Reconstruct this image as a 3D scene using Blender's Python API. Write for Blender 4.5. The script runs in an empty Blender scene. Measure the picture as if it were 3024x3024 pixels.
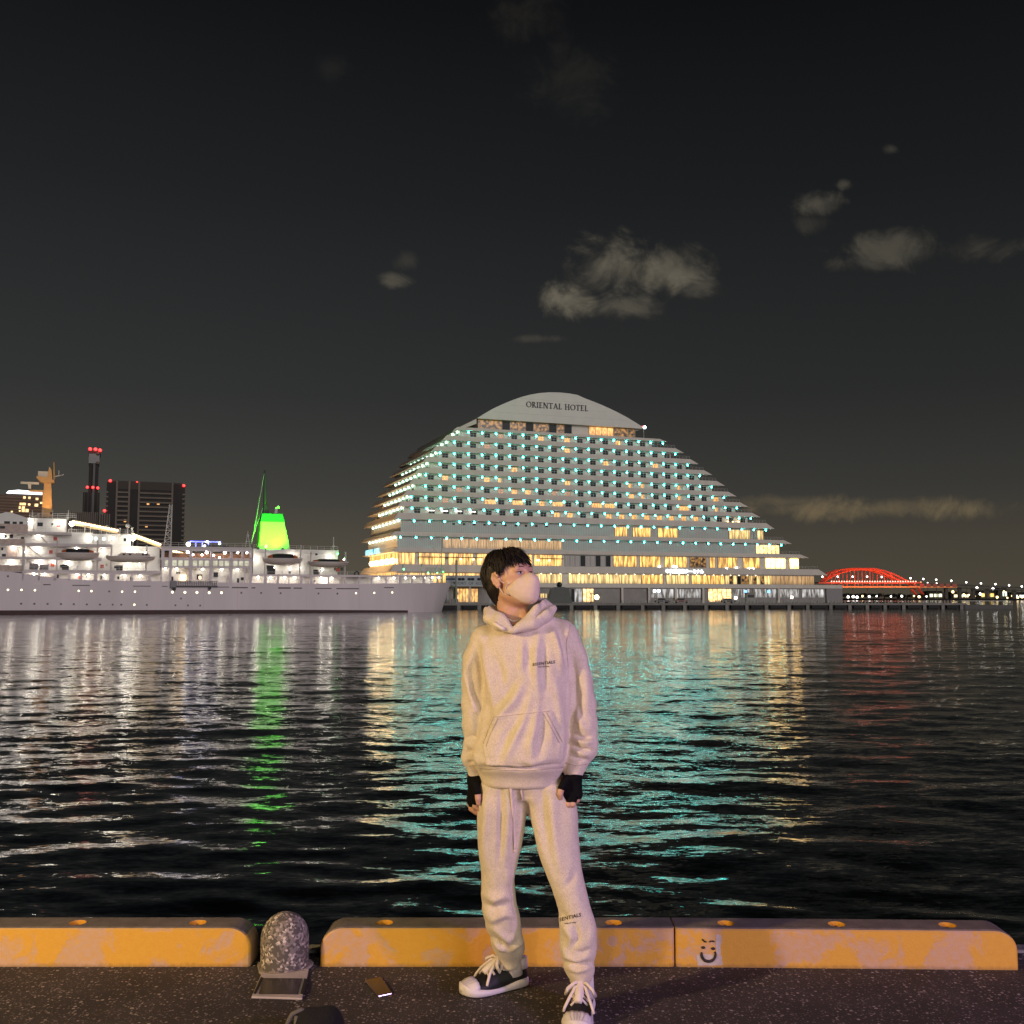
import bpy, bmesh, math, random
import numpy as np
from mathutils import Vector, Matrix
random.seed(7); np.random.seed(7)
scene = bpy.context.scene
col = scene.collection
R = math.radians

# ---------------------------------------------------------------- camera
F = 3024.0                                   # focal length in photo pixels (26 mm equivalent)
PITCH = math.atan((1766.0 - 1512.0) / F)     # horizon sits at row 1766
CAM = np.array([0.0, 0.0, 1.57])
cd = bpy.data.cameras.new('camera'); cam = bpy.data.objects.new('camera', cd); col.objects.link(cam)
cd.sensor_width = 36; cd.lens = 36.0 * F / 3024.0; cd.clip_start = 0.05; cd.clip_end = 9000
cam.location = CAM; cam.rotation_euler = (math.pi / 2 + PITCH, 0, 0)
scene.camera = cam

# ---------------------------------------------------------------- exposure and renderer
vs = scene.view_settings
vs.view_transform = 'Standard'; vs.look = 'None'; vs.exposure = 0.0; vs.gamma = 1.0; vs.use_curve_mapping = False
scene.render.engine = 'CYCLES'
cy = scene.cycles
cy.use_denoising = True
cy.use_adaptive_sampling = False
cy.max_bounces = 6; cy.diffuse_bounces = 3; cy.glossy_bounces = 3
cy.transparent_max_bounces = 8
cy.sample_clamp_indirect = 8.0
cy.sample_clamp_direct = 0.0
cy.caustics_reflective = False; cy.caustics_refractive = False

def ray(px, py):
    a = (px - 1512) / F; b = (1512 - py) / F
    return np.array([a, math.cos(PITCH) - b * math.sin(PITCH), math.sin(PITCH) + b * math.cos(PITCH)])
def at(px, py, Y):
    d = ray(px, py); return Vector(CAM + d * (Y / d[1]))
def on_ground(px, py, z=0.0):
    d = ray(px, py); return Vector(CAM + d * ((z - CAM[2]) / d[2]))
class Frame:
    """a vertical side plane: origin, heading; local axes u (along), w (away from the viewer), z"""
    def __init__(s, origin, deg):
        s.o = np.array(origin, float); s.a = R(deg)
        s.U = np.array([math.cos(s.a), math.sin(s.a), 0]); s.N = np.array([-math.sin(s.a), math.cos(s.a), 0])
    def uz(s, px, py, w=0.0):
        d = ray(px, py); t = np.dot(s.o + s.N * w - CAM, s.N) / np.dot(d, s.N)
        p = CAM + t * d
        return float(np.dot(p - s.o, s.U)), float(p[2] - s.o[2])

# ---------------------------------------------------------------- sky (night gradient with city-lit clouds)
world = bpy.data.worlds.new('World'); scene.world = world; world.use_nodes = True
nt = world.node_tree; nt.nodes.clear()
class NG:
    def __init__(s, t): s.t = t
    def n(s, ty, **kw):
        o = s.t.nodes.new(ty)
        for k, v in kw.items(): setattr(o, k, v)
        return o
    def put(s, sock, v):
        if hasattr(v, 'is_output'): s.t.links.new(v, sock)
        elif v is not None: sock.default_value = v
    def m(s, op, a, b=None, c=None, clamp=False):
        o = s.n('ShaderNodeMath', operation=op); o.use_clamp = clamp
        for i, v in enumerate((a, b, c)): s.put(o.inputs[i], v)
        return o.outputs[0]
    def xyz(s, x, y, z):
        o = s.n('ShaderNodeCombineXYZ')
        for i, v in enumerate((x, y, z)): s.put(o.inputs[i], v)
        return o.outputs[0]
    def noise(s, vec, scale, detail=4, rough=.55, dist=0, out='Fac'):
        o = s.n('ShaderNodeTexNoise'); s.put(o.inputs['Vector'], vec)
        o.inputs['Scale'].default_value = scale; o.inputs['Detail'].default_value = detail
        o.inputs['Roughness'].default_value = rough; o.inputs['Distortion'].default_value = dist
        return o.outputs[out]
    def ramp(s, fac, stops, interp='LINEAR'):
        o = s.n('ShaderNodeValToRGB'); s.put(o.inputs[0], fac); e = o.color_ramp.elements; o.color_ramp.interpolation = interp
        while len(e) < len(stops): e.new(0.5)
        for i, (p, c) in enumerate(stops):
            e[i].position = p; e[i].color = tuple(c) + ((1,) if len(c) == 3 else ())
        return o.outputs[0]
    def mix(s, fac, a, b, mode='MIX'):
        o = s.n('ShaderNodeMix', data_type='RGBA', blend_type=mode)
        s.put(o.inputs[0], fac)
        for i, v in ((6, a), (7, b)):
            if not hasattr(v, 'is_output') and len(v) == 3: v = tuple(v) + (1,)
            s.put(o.inputs[i], v)
        return o.outputs[2]
    def maprange(s, v, a, b, c=0., d=1., smooth=True):
        o = s.n('ShaderNodeMapRange'); o.interpolation_type = 'SMOOTHSTEP' if smooth else 'LINEAR'
        s.put(o.inputs[0], v)
        for i, q in enumerate((a, b, c, d)): o.inputs[i + 1].default_value = q
        return o.outputs[0]

g = NG(nt)
tc = g.n('ShaderNodeTexCoord'); sp = g.n('ShaderNodeSeparateXYZ'); nt.links.new(tc.outputs['Generated'], sp.inputs[0])
sx, sy, sz = sp.outputs
el = g.m('ARCSINE', sz)
elf = g.m('DIVIDE', el, R(60), clamp=True)
base = g.ramp(elf, [(0.0, (.094, .080, .057)), (0.045, (.082, .071, .053)), (0.10, (.050, .049, .044)), (0.184, (.0295, .0305, .0302)), (0.36, (.0138, .0150, .0165)),
                    (0.515, (.0062, .0066, .0076)), (0.75, (.0026, .0028, .0036)), (1.0, (.0018, .002, .003))])
# the town side (left) is a little paler than the open harbour (right)
side = g.maprange(sx, -.5, .5, 1.06, .76)
base = g.mix(1.0, base, g.xyz(side, side, side), 'MULTIPLY')
ay = g.m('MAXIMUM', sy, .02)
cu = g.m('DIVIDE', sx, ay); cv = g.m('DIVIDE', sz, ay)
uv = g.xyz(cu, cv, 0.0)
n1 = g.noise(uv, 19, 8, .64, .7); n2 = g.noise(uv, 55, 5, .6)
nn = g.m('ADD', g.m('MULTIPLY', g.m('SUBTRACT', n1, .5), 2.3), g.m('MULTIPLY', g.m('SUBTRACT', n2, .5), .55))
CL = [(1800, 790, 120, 105, .85), (1690, 890, 95, 60, 1.0), (1985, 795, 125, 80, .85), (1850, 905, 130, 42, .55), (2060, 850, 70, 40, .4),
      (2415, 600, 75, 42, .50), (2495, 545, 30, 18, .35), (2630, 440, 30, 18, .35), (2630, 735, 150, 62, .42), (2560, 775, 100, 35, .3),
      (2890, 735, 140, 48, .28), (1165, 830, 46, 26, .45), (1200, 770, 40, 30, .18), (2560, 1502, 360, 36, .80), (2330, 1480, 200, 22, .45), (1600, 1000, 95, 14, .25),
      (1700, 230, 150, 130, .07), (1540, 50, 110, 80, .07), (980, 200, 60, 50, .06), (2400, 660, 60, 30, .15)]
tot = None
for (px, py, a, b, k) in CL:
    d = ray(px, py); u0 = d[0] / d[1]; v0 = d[2] / d[1]
    e1 = g.m('DIVIDE', g.m('SUBTRACT', cu, u0), a / F * 1.1); e2 = g.m('DIVIDE', g.m('SUBTRACT', cv, v0), b / F * 1.1)
    dist = g.m('SQRT', g.m('ADD', g.m('MULTIPLY', e1, e1), g.m('MULTIPLY', e2, e2)))
    v = g.m('ADD', g.m('SUBTRACT', 1.0, dist), nn)
    mk = g.m('MULTIPLY', g.maprange(v, -.10, .95), k)
    tot = mk if tot is None else g.m('MAXIMUM', tot, mk)
front = g.maprange(sy, .05, .2)
tot = g.m('MULTIPLY', tot, front)
cloudcol = g.mix(g.maprange(cv, .06, .3), (.165, .125, .070), (.130, .115, .086))
shade = g.maprange(g.m('ADD', g.m('MULTIPLY', n1, .7), g.m('MULTIPLY', n2, .3)), .32, .68, .55, 1.12)
skyc = g.mix(g.m('MULTIPLY', tot, shade, clamp=True), base, cloudcol)
# a faint Nishita contribution keeps the physical falloff of the night sky
sky = g.n('ShaderNodeTexSky', sky_type='NISHITA'); sky.sun_disc = False
sky.sun_elevation = R(-6); sky.sun_rotation = R(200)
bg1 = g.n('ShaderNodeBackground'); g.put(bg1.inputs[0], skyc); bg1.inputs[1].default_value = 1.0
bg2 = g.n('ShaderNodeBackground'); g.put(bg2.inputs[0], sky.outputs[0]); bg2.inputs[1].default_value = 0.004
ad = g.n('ShaderNodeAddShader'); nt.links.new(bg1.outputs[0], ad.inputs[0]); nt.links.new(bg2.outputs[0], ad.inputs[1])
wo = g.n('ShaderNodeOutputWorld'); nt.links.new(ad.outputs[0], wo.inputs[0])

# ---------------------------------------------------------------- the dim, wide glow of the lit waterfront behind the viewer
sd = bpy.data.lights.new('night_glow', 'SUN'); sun = bpy.data.objects.new('night_glow', sd); col.objects.link(sun)
sd.energy = 1.0; sd.angle = R(30); sd.color = (1.0, .91, .89)
sun.rotation_euler = (R(76), 0, R(30))

# ---------------------------------------------------------------- materials
MATS = {}
def newmat(name):
    m = bpy.data.materials.new(name); m.use_nodes = True
    t = m.node_tree; b = t.nodes['Principled BSDF']; return m, NG(t), b
def mat(name, base, rough=.6, var=.12, scale=4.0, metal=0.0, bump=0.0, bscale=None, emis=None, estr=0.0, streak=None):
    if name in MATS: return MATS[name]
    m, g, b = newmat(name)
    c = g.n('ShaderNodeTexCoord').outputs['Object']
    if streak:
        mp = g.n('ShaderNodeMapping'); g.put(mp.inputs['Vector'], c); mp.inputs['Scale'].default_value = streak; c2 = mp.outputs[0]
    else: c2 = c
    n = g.noise(c2, scale, 5, .6)
    lo = [x * (1 - var) for x in base]; hi = [min(1, x * (1 + var)) for x in base]
    g.put(b.inputs['Base Color'], g.ramp(n, [(.3, lo), (.7, hi)]))
    b.inputs['Roughness'].default_value = rough; b.inputs['Metallic'].default_value = metal
    if bump:
        bn = g.n('ShaderNodeBump'); bn.inputs['Strength'].default_value = bump; bn.inputs['Distance'].default_value = .02
        g.put(bn.inputs['Height'], g.noise(c, bscale or scale * 4, 4, .6)); g.put(b.inputs['Normal'], bn.outputs[0])
    if emis:
        b.inputs['Emission Color'].default_value = tuple(emis) + (1,); b.inputs['Emission Strength'].default_value = estr
    MATS[name] = m
    return m
def lamp_mat(name, colr, k):
    if name in MATS: return MATS[name]
    m, g, b = newmat(name); b.inputs['Base Color'].default_value = (.8, .8, .8, 1)
    b.inputs['Emission Color'].default_value = tuple(colr) + (1,); b.inputs['Emission Strength'].default_value = k
    MATS[name] = m; return m
def room_mat(name, c1, c2, k, sx=1.2, sz=.6, lo=.25):
    """a lit room seen through its glass: uneven furniture, curtains and lamps"""
    if name in MATS: return MATS[name]
    m, g, b = newmat(name)
    c = g.n('ShaderNodeTexCoord').outputs['Object']; oi = g.n('ShaderNodeObjectInfo')
    mp = g.n('ShaderNodeMapping'); g.put(mp.inputs['Vector'], c); mp.inputs['Scale'].default_value = (sx, 1, sz)
    va = g.n('ShaderNodeVectorMath', operation='ADD'); g.put(va.inputs[0], mp.outputs[0])
    g.put(va.inputs[1], g.xyz(g.m('MULTIPLY', oi.outputs['Random'], 37.0), 0., g.m('MULTIPLY', oi.outputs['Random'], 11.)))
    n = g.noise(va.outputs[0], 1.6, 2, .5)
    vo = g.n('ShaderNodeTexVoronoi'); g.put(vo.inputs['Vector'], va.outputs[0]); vo.inputs['Scale'].default_value = .55
    spot = g.maprange(vo.outputs['Distance'], .05, .30, 1., 0.)
    f = g.maprange(n, .36, .62, lo, 1.)
    sepz = g.n('ShaderNodeSeparateXYZ'); g.put(sepz.inputs[0], c)
    f = g.m('MULTIPLY', f, g.maprange(sepz.outputs[2], .0, 1.3, .62, 1.))
    st = g.m('ADD', f, g.m('MULTIPLY', spot, .45))
    g.put(b.inputs['Emission Color'], g.mix(n, c1, c2))
    g.put(b.inputs['Emission Strength'], g.m('MULTIPLY', st, k))
    b.inputs['Base Color'].default_value = (.05, .05, .05, 1); b.inputs['Roughness'].default_value = .25
    m.cycles.emission_sampling = 'NONE'
    MATS[name] = m; return m

# ---------------------------------------------------------------- mesh helpers
class MB:
    def __init__(s): s.v = []; s.f = []
    def add(s, vs, fs):
        o = len(s.v); s.v += [tuple(map(float, v)) for v in vs]; s.f += [tuple(i + o for i in f) for f in fs]; return s
    def box(s, x0, x1, y0, y1, z0, z1):
        return s.add([(x, y, z) for z in (z0, z1) for (x, y) in ((x0, y0), (x1, y0), (x1, y1), (x0, y1))],
              [(3, 2, 1, 0), (4, 5, 6, 7), (0, 1, 5, 4), (1, 2, 6, 5), (2, 3, 7, 6), (3, 0, 4, 7)])
    def prism(s, poly, y0, y1):
        """poly of (x,z), counter-clockwise seen from -y, extruded y0..y1"""
        n = len(poly)
        s.add([(x, y0, z) for x, z in poly] + [(x, y1, z) for x, z in poly],
              [tuple(range(n)), tuple(range(2 * n - 1, n - 1, -1))] + [((i + 1) % n, i, n + i, n + (i + 1) % n) for i in range(n)])
        return s
    def prism_z(s, poly, z0, z1):
        n = len(poly)
        s.add([(x, y, z0) for x, y in poly] + [(x, y, z1) for x, y in poly],
              [tuple(range(n - 1, -1, -1)), tuple(range(n, 2 * n))] + [(i, (i + 1) % n, n + (i + 1) % n, n + i) for i in range(n)])
        return s
    def bar(s, a, b, r, r2=None, n=6):
        a = Vector(a); b = Vector(b); r2 = r if r2 is None else r2
        d = (b - a).normalized(); q = d.orthogonal().normalized(); w = d.cross(q)
        vs = []
        for p, rr in ((a, r), (b, r2)):
            for i in range(n):
                t = 2 * math.pi * i / n; vs.append(p + q * math.cos(t) * rr + w * math.sin(t) * rr)
        s.add(vs, [(i, (i + 1) % n, n + (i + 1) % n, n + i) for i in range(n)] + [tuple(range(n - 1, -1, -1)), tuple(range(n, 2 * n))])
        return s
    def tube(s, pts, r, n=6, cap=True):
        pts = [Vector(p) for p in pts]; m = len(pts); rs = r if isinstance(r, (list, tuple)) else [r] * m
        vs = []; q = None
        for i, p in enumerate(pts):
            d = (pts[min(i + 1, m - 1)] - pts[max(i - 1, 0)])
            d = d.normalized() if d.length > 1e-9 else Vector((0, 0, 1))
            if q is None: q = d.orthogonal().normalized()
            q = (q - d * q.dot(d))
            q = q.normalized() if q.length > 1e-6 else d.orthogonal().normalized()
            w = d.cross(q)
            for k in range(n):
                t = 2 * math.pi * k / n; vs.append(p + q * math.cos(t) * rs[i] + w * math.sin(t) * rs[i])
        fs = [(i * n + k, i * n + (k + 1) % n, (i + 1) * n + (k + 1) % n, (i + 1) * n + k) for i in range(m - 1) for k in range(n)]
        if cap: fs += [tuple(range(n - 1, -1, -1)), tuple((m - 1) * n + k for k in range(n))]
        return s.add(vs, fs)
    def ball(s, c, r, nu=10, nv=6, sq=(1, 1, 1)):
        c = Vector(c); vs = [c + Vector((0, 0, -r * sq[2]))]
        for j in range(1, nv):
            ph = -math.pi / 2 + math.pi * j / nv
            for i in range(nu):
                t = 2 * math.pi * i / nu
                vs.append(c + Vector((r * math.cos(ph) * math.cos(t) * sq[0], r * math.cos(ph) * math.sin(t) * sq[1], r * math.sin(ph) * sq[2])))
        vs.append(c + Vector((0, 0, r * sq[2]))); T = len(vs) - 1
        fs = [(0, 1 + (i + 1) % nu, 1 + i) for i in range(nu)]
        for j in range(nv - 2):
            o = 1 + j * nu
            fs += [(o + i, o + (i + 1) % nu, o + nu + (i + 1) % nu, o + nu + i) for i in range(nu)]
        o = 1 + (nv - 2) * nu
        fs += [(o + i, o + (i + 1) % nu, T) for i in range(nu)]
        return s.add(vs, fs)
    def lathe(s, prof, n=16, c=(0, 0, 0)):
        vs = []; m = len(prof)
        for r, z in prof:
            for i in range(n):
                t = 2 * math.pi * i / n; vs.append((c[0] + r * math.cos(t), c[1] + r * math.sin(t), c[2] + z))
        fs = [(j * n + i, j * n + (i + 1) % n, (j + 1) * n + (i + 1) % n, (j + 1) * n + i) for j in range(m - 1) for i in range(n)]
        fs += [tuple(range(n - 1, -1, -1)), tuple((m - 1) * n + i for i in range(n))]
        return s.add(vs, fs)
    def mesh(s, name, mt, smooth=False):
        me = bpy.data.meshes.new(name); me.from_pydata(s.v, [], s.f); me.materials.append(mt)
        if smooth: me.polygons.foreach_set('use_smooth', [True] * len(me.polygons))
        me.update(); return me
    def build(s, name, mt, parent=None, smooth=False, bevel=0.0, seg=2):
        me = s.mesh(name, mt, smooth)
        o = put(name, me, parent)
        if bevel:
            b = o.modifiers.new('bevel', 'BEVEL'); b.width = bevel; b.segments = seg; b.limit_method = 'ANGLE'; b.angle_limit = R(35)
        return o
def put(name, me, parent=None, loc=None, rot=None, scale=None):
    o = bpy.data.objects.new(name, me); col.objects.link(o)
    if parent is not None: o.parent = parent
    if loc is not None: o.location = loc
    if rot is not None: o.rotation_euler = rot
    if scale is not None: o.scale = scale
    return o
def tag(o, label=None, cat=None, group=None, kind=None):
    if label: o['label'] = label
    if cat: o['category'] = cat
    if group: o['group'] = group
    if kind: o['kind'] = kind
    return o
def thing(name, label, cat, loc=(0, 0, 0), rz=0.0, group=None):
    o = bpy.data.objects.new(name, None); col.objects.link(o); o.location = loc; o.rotation_euler = (0, 0, rz)
    o.empty_display_size = .2
    return tag(o, label, cat, group)
def copy_tree(o, parent=None):
    c = o.copy(); col.objects.link(c)
    if parent is not None: c.parent = parent
    for ch in list(o.children): copy_tree(ch, c)
    return c
def text_mesh(name, txt, size, mt, extrude=.01, offset=0.0, spacing=1.0, align='CENTER'):
    cu_ = bpy.data.curves.new(name, 'FONT'); cu_.body = txt; cu_.size = size; cu_.extrude = extrude; cu_.offset = offset
    cu_.align_x = align; cu_.align_y = 'CENTER'; cu_.space_character = spacing; cu_.resolution_u = 3
    o = bpy.data.objects.new(name, cu_); col.objects.link(o)
    dg = bpy.context.evaluated_depsgraph_get()
    me = bpy.data.meshes.new_from_object(o.evaluated_get(dg)); me.name = name
    bpy.data.objects.remove(o); bpy.data.curves.remove(cu_)
    me.materials.clear(); me.materials.append(mt)
    return me
# ================================================================ the setting
WATER_Z = -1.80
EDGE_Y = 4.775                # outer edge of the near quay
# near quay: dark asphalt with pale aggregate
def asphalt():
    m, g, b = newmat('asphalt')
    c = g.n('ShaderNodeTexCoord').outputs['Object']
    n = g.noise(c, 3.0, 6, .65)
    basec = g.ramp(n, [(.3, (.021, .017, .017)), (.7, (.046, .038, .037))])
    outc = basec
    hs = None
    for sc, lo, colr, seedv in ((78, .22, (.34, .30, .28), 0.), (50, .17, (.42, .37, .34), 3.7), (125, .26, (.20, .17, .16), 9.1)):
        vo = g.n('ShaderNodeTexVoronoi'); va = g.n('ShaderNodeVectorMath', operation='ADD'); g.put(va.inputs[0], c); va.inputs[1].default_value = (seedv, seedv, 0)
        mp = g.n('ShaderNodeMapping'); g.put(mp.inputs['Vector'], va.outputs[0]); mp.inputs['Scale'].default_value = (1, 1, .02)
        g.put(vo.inputs['Vector'], mp.outputs[0]); vo.inputs['Scale'].default_value = sc
        sep = g.n('ShaderNodeSeparateColor'); g.put(sep.inputs[0], vo.outputs['Color'])
        pick = g.m('GREATER_THAN', g.m('ADD', sep.outputs[0], g.m('MULTIPLY', g.m('SUBTRACT', n, .5), .5)), .70)
        sz_ = g.m('MULTIPLY_ADD', sep.outputs[1], .2, lo)
        k = g.m('MULTIPLY', g.m('LESS_THAN', vo.outputs['Distance'], sz_), pick)
        outc = g.mix(g.m('MULTIPLY', k, g.m('MULTIPLY_ADD', sep.outputs[2], .8, .2)), outc, colr)
        hs = k if hs is None else g.m('MAXIMUM', hs, k)
    g.put(b.inputs['Base Color'], outc); b.inputs['Roughness'].default_value = .8
    bn = g.n('ShaderNodeBump'); bn.inputs['Strength'].default_value = .8; bn.inputs['Distance'].default_value = .006
    g.put(bn.inputs['Height'], g.m('ADD', g.m('MULTIPLY', g.noise(c, 130, 4, .7), 1.0), g.m('MULTIPLY', hs, .5))); g.put(b.inputs['Normal'], bn.outputs[0])
    MATS['asphalt'] = m; return m
mb = MB(); mb.box(-40, 40, -40, 4.690, -4.5, 0.0)
tag(mb.build('quay_ground', asphalt()), kind='structure')
conc = mat('quay_concrete', (.20, .20, .17), .85, .3, 2.5, bump=.5, bscale=30)
mb = MB(); mb.box(-40, 40, 4.694, EDGE_Y, -4.5, .012)
tag(mb.build('quay_edge', conc, bevel=.008), kind='structure')

# water: real swell in the mesh, ripples in the shading normal
def water_mat():
    m, g, b = newmat('harbour_water')
    c = g.n('ShaderNodeTexCoord').outputs['Object']
    sep = g.n('ShaderNodeSeparateXYZ'); g.put(sep.inputs[0], c)
    dist = sep.outputs[1]
    acc_x = None; acc_y = None
    # (scale x, scale y, weight x, weight y, detail)
    for (kx, ky, wx, wy, off) in ((.6, 1.6, .08, .20, 0.), (2.0, 5.6, .12, .30, 13.), (5.5, 15., .12, .32, 31.), (13., 30., .08, .20, 57.)):
        mp = g.n('ShaderNodeMapping'); g.put(mp.inputs['Vector'], c); mp.inputs['Scale'].default_value = (kx, ky, 1); mp.inputs['Location'].default_value = (off, off * 1.7, 0)
        mp.inputs['Rotation'].default_value = (0, 0, R(8 - off * .7))
        cc = g.noise(mp.outputs[0], 1.0, 3, .55, .25, out='Color')
        s3 = g.n('ShaderNodeSeparateColor'); g.put(s3.inputs[0], cc)
        ax = g.m('MULTIPLY', g.m('SUBTRACT', s3.outputs[0], .5), wx); ayy = g.m('MULTIPLY', g.m('SUBTRACT', s3.outputs[1], .5), wy)
        acc_x = ax if acc_x is None else g.m('ADD', acc_x, ax); acc_y = ayy if acc_y is None else g.m('ADD', acc_y, ayy)
    # calm and ruffled patches
    patch = g.noise(c, .045, 3, .6)
    amp = g.maprange(patch, .3, .7, .6, 1.25)
    acc_x = g.m('MULTIPLY', acc_x, amp); acc_y = g.m('MULTIPLY', acc_y, amp)
    geo = g.n('ShaderNodeNewGeometry')
    va = g.n('ShaderNodeVectorMath', operation='ADD'); g.put(va.inputs[0], geo.outputs['Normal']); g.put(va.inputs[1], g.xyz(acc_x, acc_y, 0.))
    vn = g.n('ShaderNodeVectorMath', operation='NORMALIZE'); g.put(vn.inputs[0], va.outputs[0])
    g.put(b.inputs['Normal'], vn.outputs[0])
    b.inputs['Base Color'].default_value = (.0012, .0022, .0024, 1); b.inputs['IOR'].default_value = 1.62
    b.inputs['Roughness'].default_value = .065
    b.inputs['Specular IOR Level'].default_value = .6
    MATS['water'] = m; return m
def water_mesh():
    nr, nc = 620, 420
    ys = np.concatenate([EDGE_Y - .3 + (np.exp(np.linspace(0, math.log(640.), nr)) - 1) * .72 * 1.0])
    ys = np.concatenate([ys, [700, 1200, 2500, 6000]])
    ts = np.linspace(-1, 1, nc) * 0.95
    Yg = np.repeat(ys[:, None], nc, 1); Xg = ts[None, :] * (Yg + 6)
    dy = np.gradient(ys)[:, None]; dx = (Yg + 6) * 1.9 / nc
    rng = np.random.RandomState(3)
    Z = np.zeros_like(Xg)
    for i in range(60):
        lam = math.exp(rng.uniform(math.log(.45), math.log(6.0)))
        th = rng.normal(0, .55)
        k = 2 * math.pi / lam
        slope = .0135 * (1.0 if lam < 2. else .42)
        a = slope / k
        fade = np.clip(lam / (3.2 * np.maximum(dy, dx * .6)) - .35, 0, 1)
        Z += a * fade * np.sin(k * (Xg * math.sin(th) + Yg * math.cos(th)) + rng.uniform(0, 6.28))
    V = np.stack([Xg, Yg, WATER_Z + Z], -1).reshape(-1, 3)
    n_r = len(ys)
    i = np.arange(n_r - 1)[:, None] * nc + np.arange(nc - 1)[None, :]
    Fq = np.stack([i, i + 1, i + nc + 1, i + nc], -1).reshape(-1, 4)
    me = bpy.data.meshes.new('water'); me.from_pydata(V.tolist(), [], Fq.tolist())
    me.polygons.foreach_set('use_smooth', [True] * len(me.polygons)); me.materials.append(water_mat()); me.update()
    return me
tag(put('water', water_mesh()), kind='structure')
# ================================================================ hotel across the water
d0 = ray(1161, 1766); A0 = CAM + d0 * (299.0 / d0[1]); A0[2] = 0.0
HF = Frame(A0, 20.0)
Z1 = .41408
def z1u(x, y=1000): return HF.uz(1000 + x * Z1, 1130 + y * Z1)[0]
def z2u(x, y=1000): return HF.uz(1700 + x * Z1, 1130 + y * Z1)[0]
def z1(x, y): return HF.uz(1000 + x * Z1, 1130 + y * Z1)
def z2(x, y): return HF.uz(1700 + x * Z1, 1130 + y * Z1)
W = 43.0
HW = mat('hotel_white_panel', (.78, .73, .66), .55, .07, .35, streak=(1, 1, .25))
HB = mat('hotel_balcony_wall', (.84, .80, .73), .6, .06, .5)
HC = mat('hotel_crown_panel', (.80, .80, .74), .45, .05, .3)
def ribbed():
    m, g, b = newmat('hotel_ribbed_wall')
    c = g.n('ShaderNodeTexCoord').outputs['Object']
    w = g.n('ShaderNodeTexWave'); w.wave_type = 'BANDS'; w.bands_direction = 'X'; g.put(w.inputs['Vector'], c); w.inputs['Scale'].default_value = .55
    w.inputs['Distortion'].default_value = .4
    n = g.noise(c, .5, 4)
    cc = g.ramp(w.outputs['Fac'], [(.2, (.50, .48, .46)), (.7, (.66, .64, .61))])
    g.put(b.inputs['Base Color'], g.mix(g.m('MULTIPLY', n, .5), cc, (.42, .40, .39))); b.inputs['Roughness'].default_value = .5
    MATS['rib'] = m; return m
RB = ribbed()
GLASS = mat('dark_window_glass', (.016, .020, .023), .35, .3, 1.5)
GLASS.node_tree.nodes['Principled BSDF'].inputs['Specular IOR Level'].default_value = .2
FRAME = mat('window_frame_grey', (.45, .44, .42), .5, .05)
SOFF = mat('hotel_soffit', (.55, .52, .49), .6, .05)
cyan = lamp_mat('balcony_lamp_cyan', (.040, .88, .82), 54.)
side_l = lamp_mat('balcony_lamp_pale', (.55, .95, .74), 5.5)
warmw = room_mat('room_warm', (1., .36, .07), (1., .60, .20), 1.7, 1.6, .5, .45)
dimw = room_mat('room_dim', (.9, .40, .18), (.8, .46, .26), .75, 1.8, 1.8, .5)
goldw = room_mat('hall_gold', (1., .42, .07), (1., .66, .20), 2.1, .8, .14, .25)
palew = room_mat('hall_pale', (1., .62, .18), (1., .74, .32), 1.6, .9, .12, .35)
curtw = room_mat('hall_curtain', (1., .52, .18), (.95, .62, .30), .75, 2.0, .15, .45)
coolw = room_mat('shop_cool', (1., .78, .50), (.70, .82, 1.), .75, .8, .18, .15)
darkw = room_mat('bar_dark', (.5, .20, .04), (1., .5, .12), .6, .5, .6, .0)

hotel = thing('hotel_building', 'large white dome-shaped hotel of stepped balcony floors with rows of cyan lamps', 'hotel', tuple(A0), R(20))
ZL = [51.7, 48.35, 44.93, 41.56, 38.13, 34.74, 31.38, 28.05, 24.24, 19.35]
Lx = [840, 760, 685, 620, 565, 520, 480, 440, 415, 390, 402, 388]
Rx = [657, 773, 878, 975, 1065, 1148, 1232, 1318, 1418, 1542, 1665, 1795]
Lu = [z1u(x, 400 + 75 * i) for i, x in enumerate(Lx)]
Ru = [z2u(x, 430 + 78 * i) for i, x in enumerate(Rx)]
# recess (room) storeys: top and bottom
rec = [(53.0, 55.9)] + [(z - 1.45, z + .35) for z in ZL[:8]] + [(21.0, 24.6), (16.3, 19.7), (11.3, 15.0), (6.0, 9.2), (0.0, 4.8)]
# bands of parapet and slab between the storeys
for i in range(12):
    zb, zt = rec[i + 1][1], rec[i][0]
    sl = 3.1 if i < 10 else 3.6
    poly = [(Lu[i] - .9, zb + .05), (Ru[i], zb + .12), (Ru[i] - sl, zt), (Lu[i] + .4, zt)]
    mb = MB(); mb.prism(poly, 0.0, W); mb.build('balcony_band', HW, hotel)
    # handrail on the open terrace at the stepped end
    if i:
        mb = MB()
        x0 = Ru[i - 1] - 2.0 - (4.4 if i < 9 else 5.5); x1 = Ru[i] - sl - .15
        if x1 > x0 + .5:
            mb.bar((x0, .25, zt + .95), (x1, .25, zt + .95), .05, n=4)
            mb.bar((x0, .25, zt + .5), (x1, .25, zt + .5), .035, n=4)
            k = max(2, int((x1 - x0) / 1.2))
            for q in range(k + 1):
                xx = x0 + (x1 - x0) * q / k; mb.bar((xx, .25, zt - .02), (xx, .25, zt + .97), .04, n=4)
            mb.build('terrace_rail', FRAME, hotel)
# storey walls
for i in range(1, 13):
    zb, zt = rec[i]
    back = 1.3 if i < 11 else 1.0
    l = Lu[i - 1] + 1.5; r = Ru[i - 1] - (4.2 if i < 9 else 5.2)
    mb = MB(); mb.box(l, r, back, W - 1.3, zb - .02, zt + .02)
    mb.build('storey_wall', RB if i in (9, 10) else HB, hotel)
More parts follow.
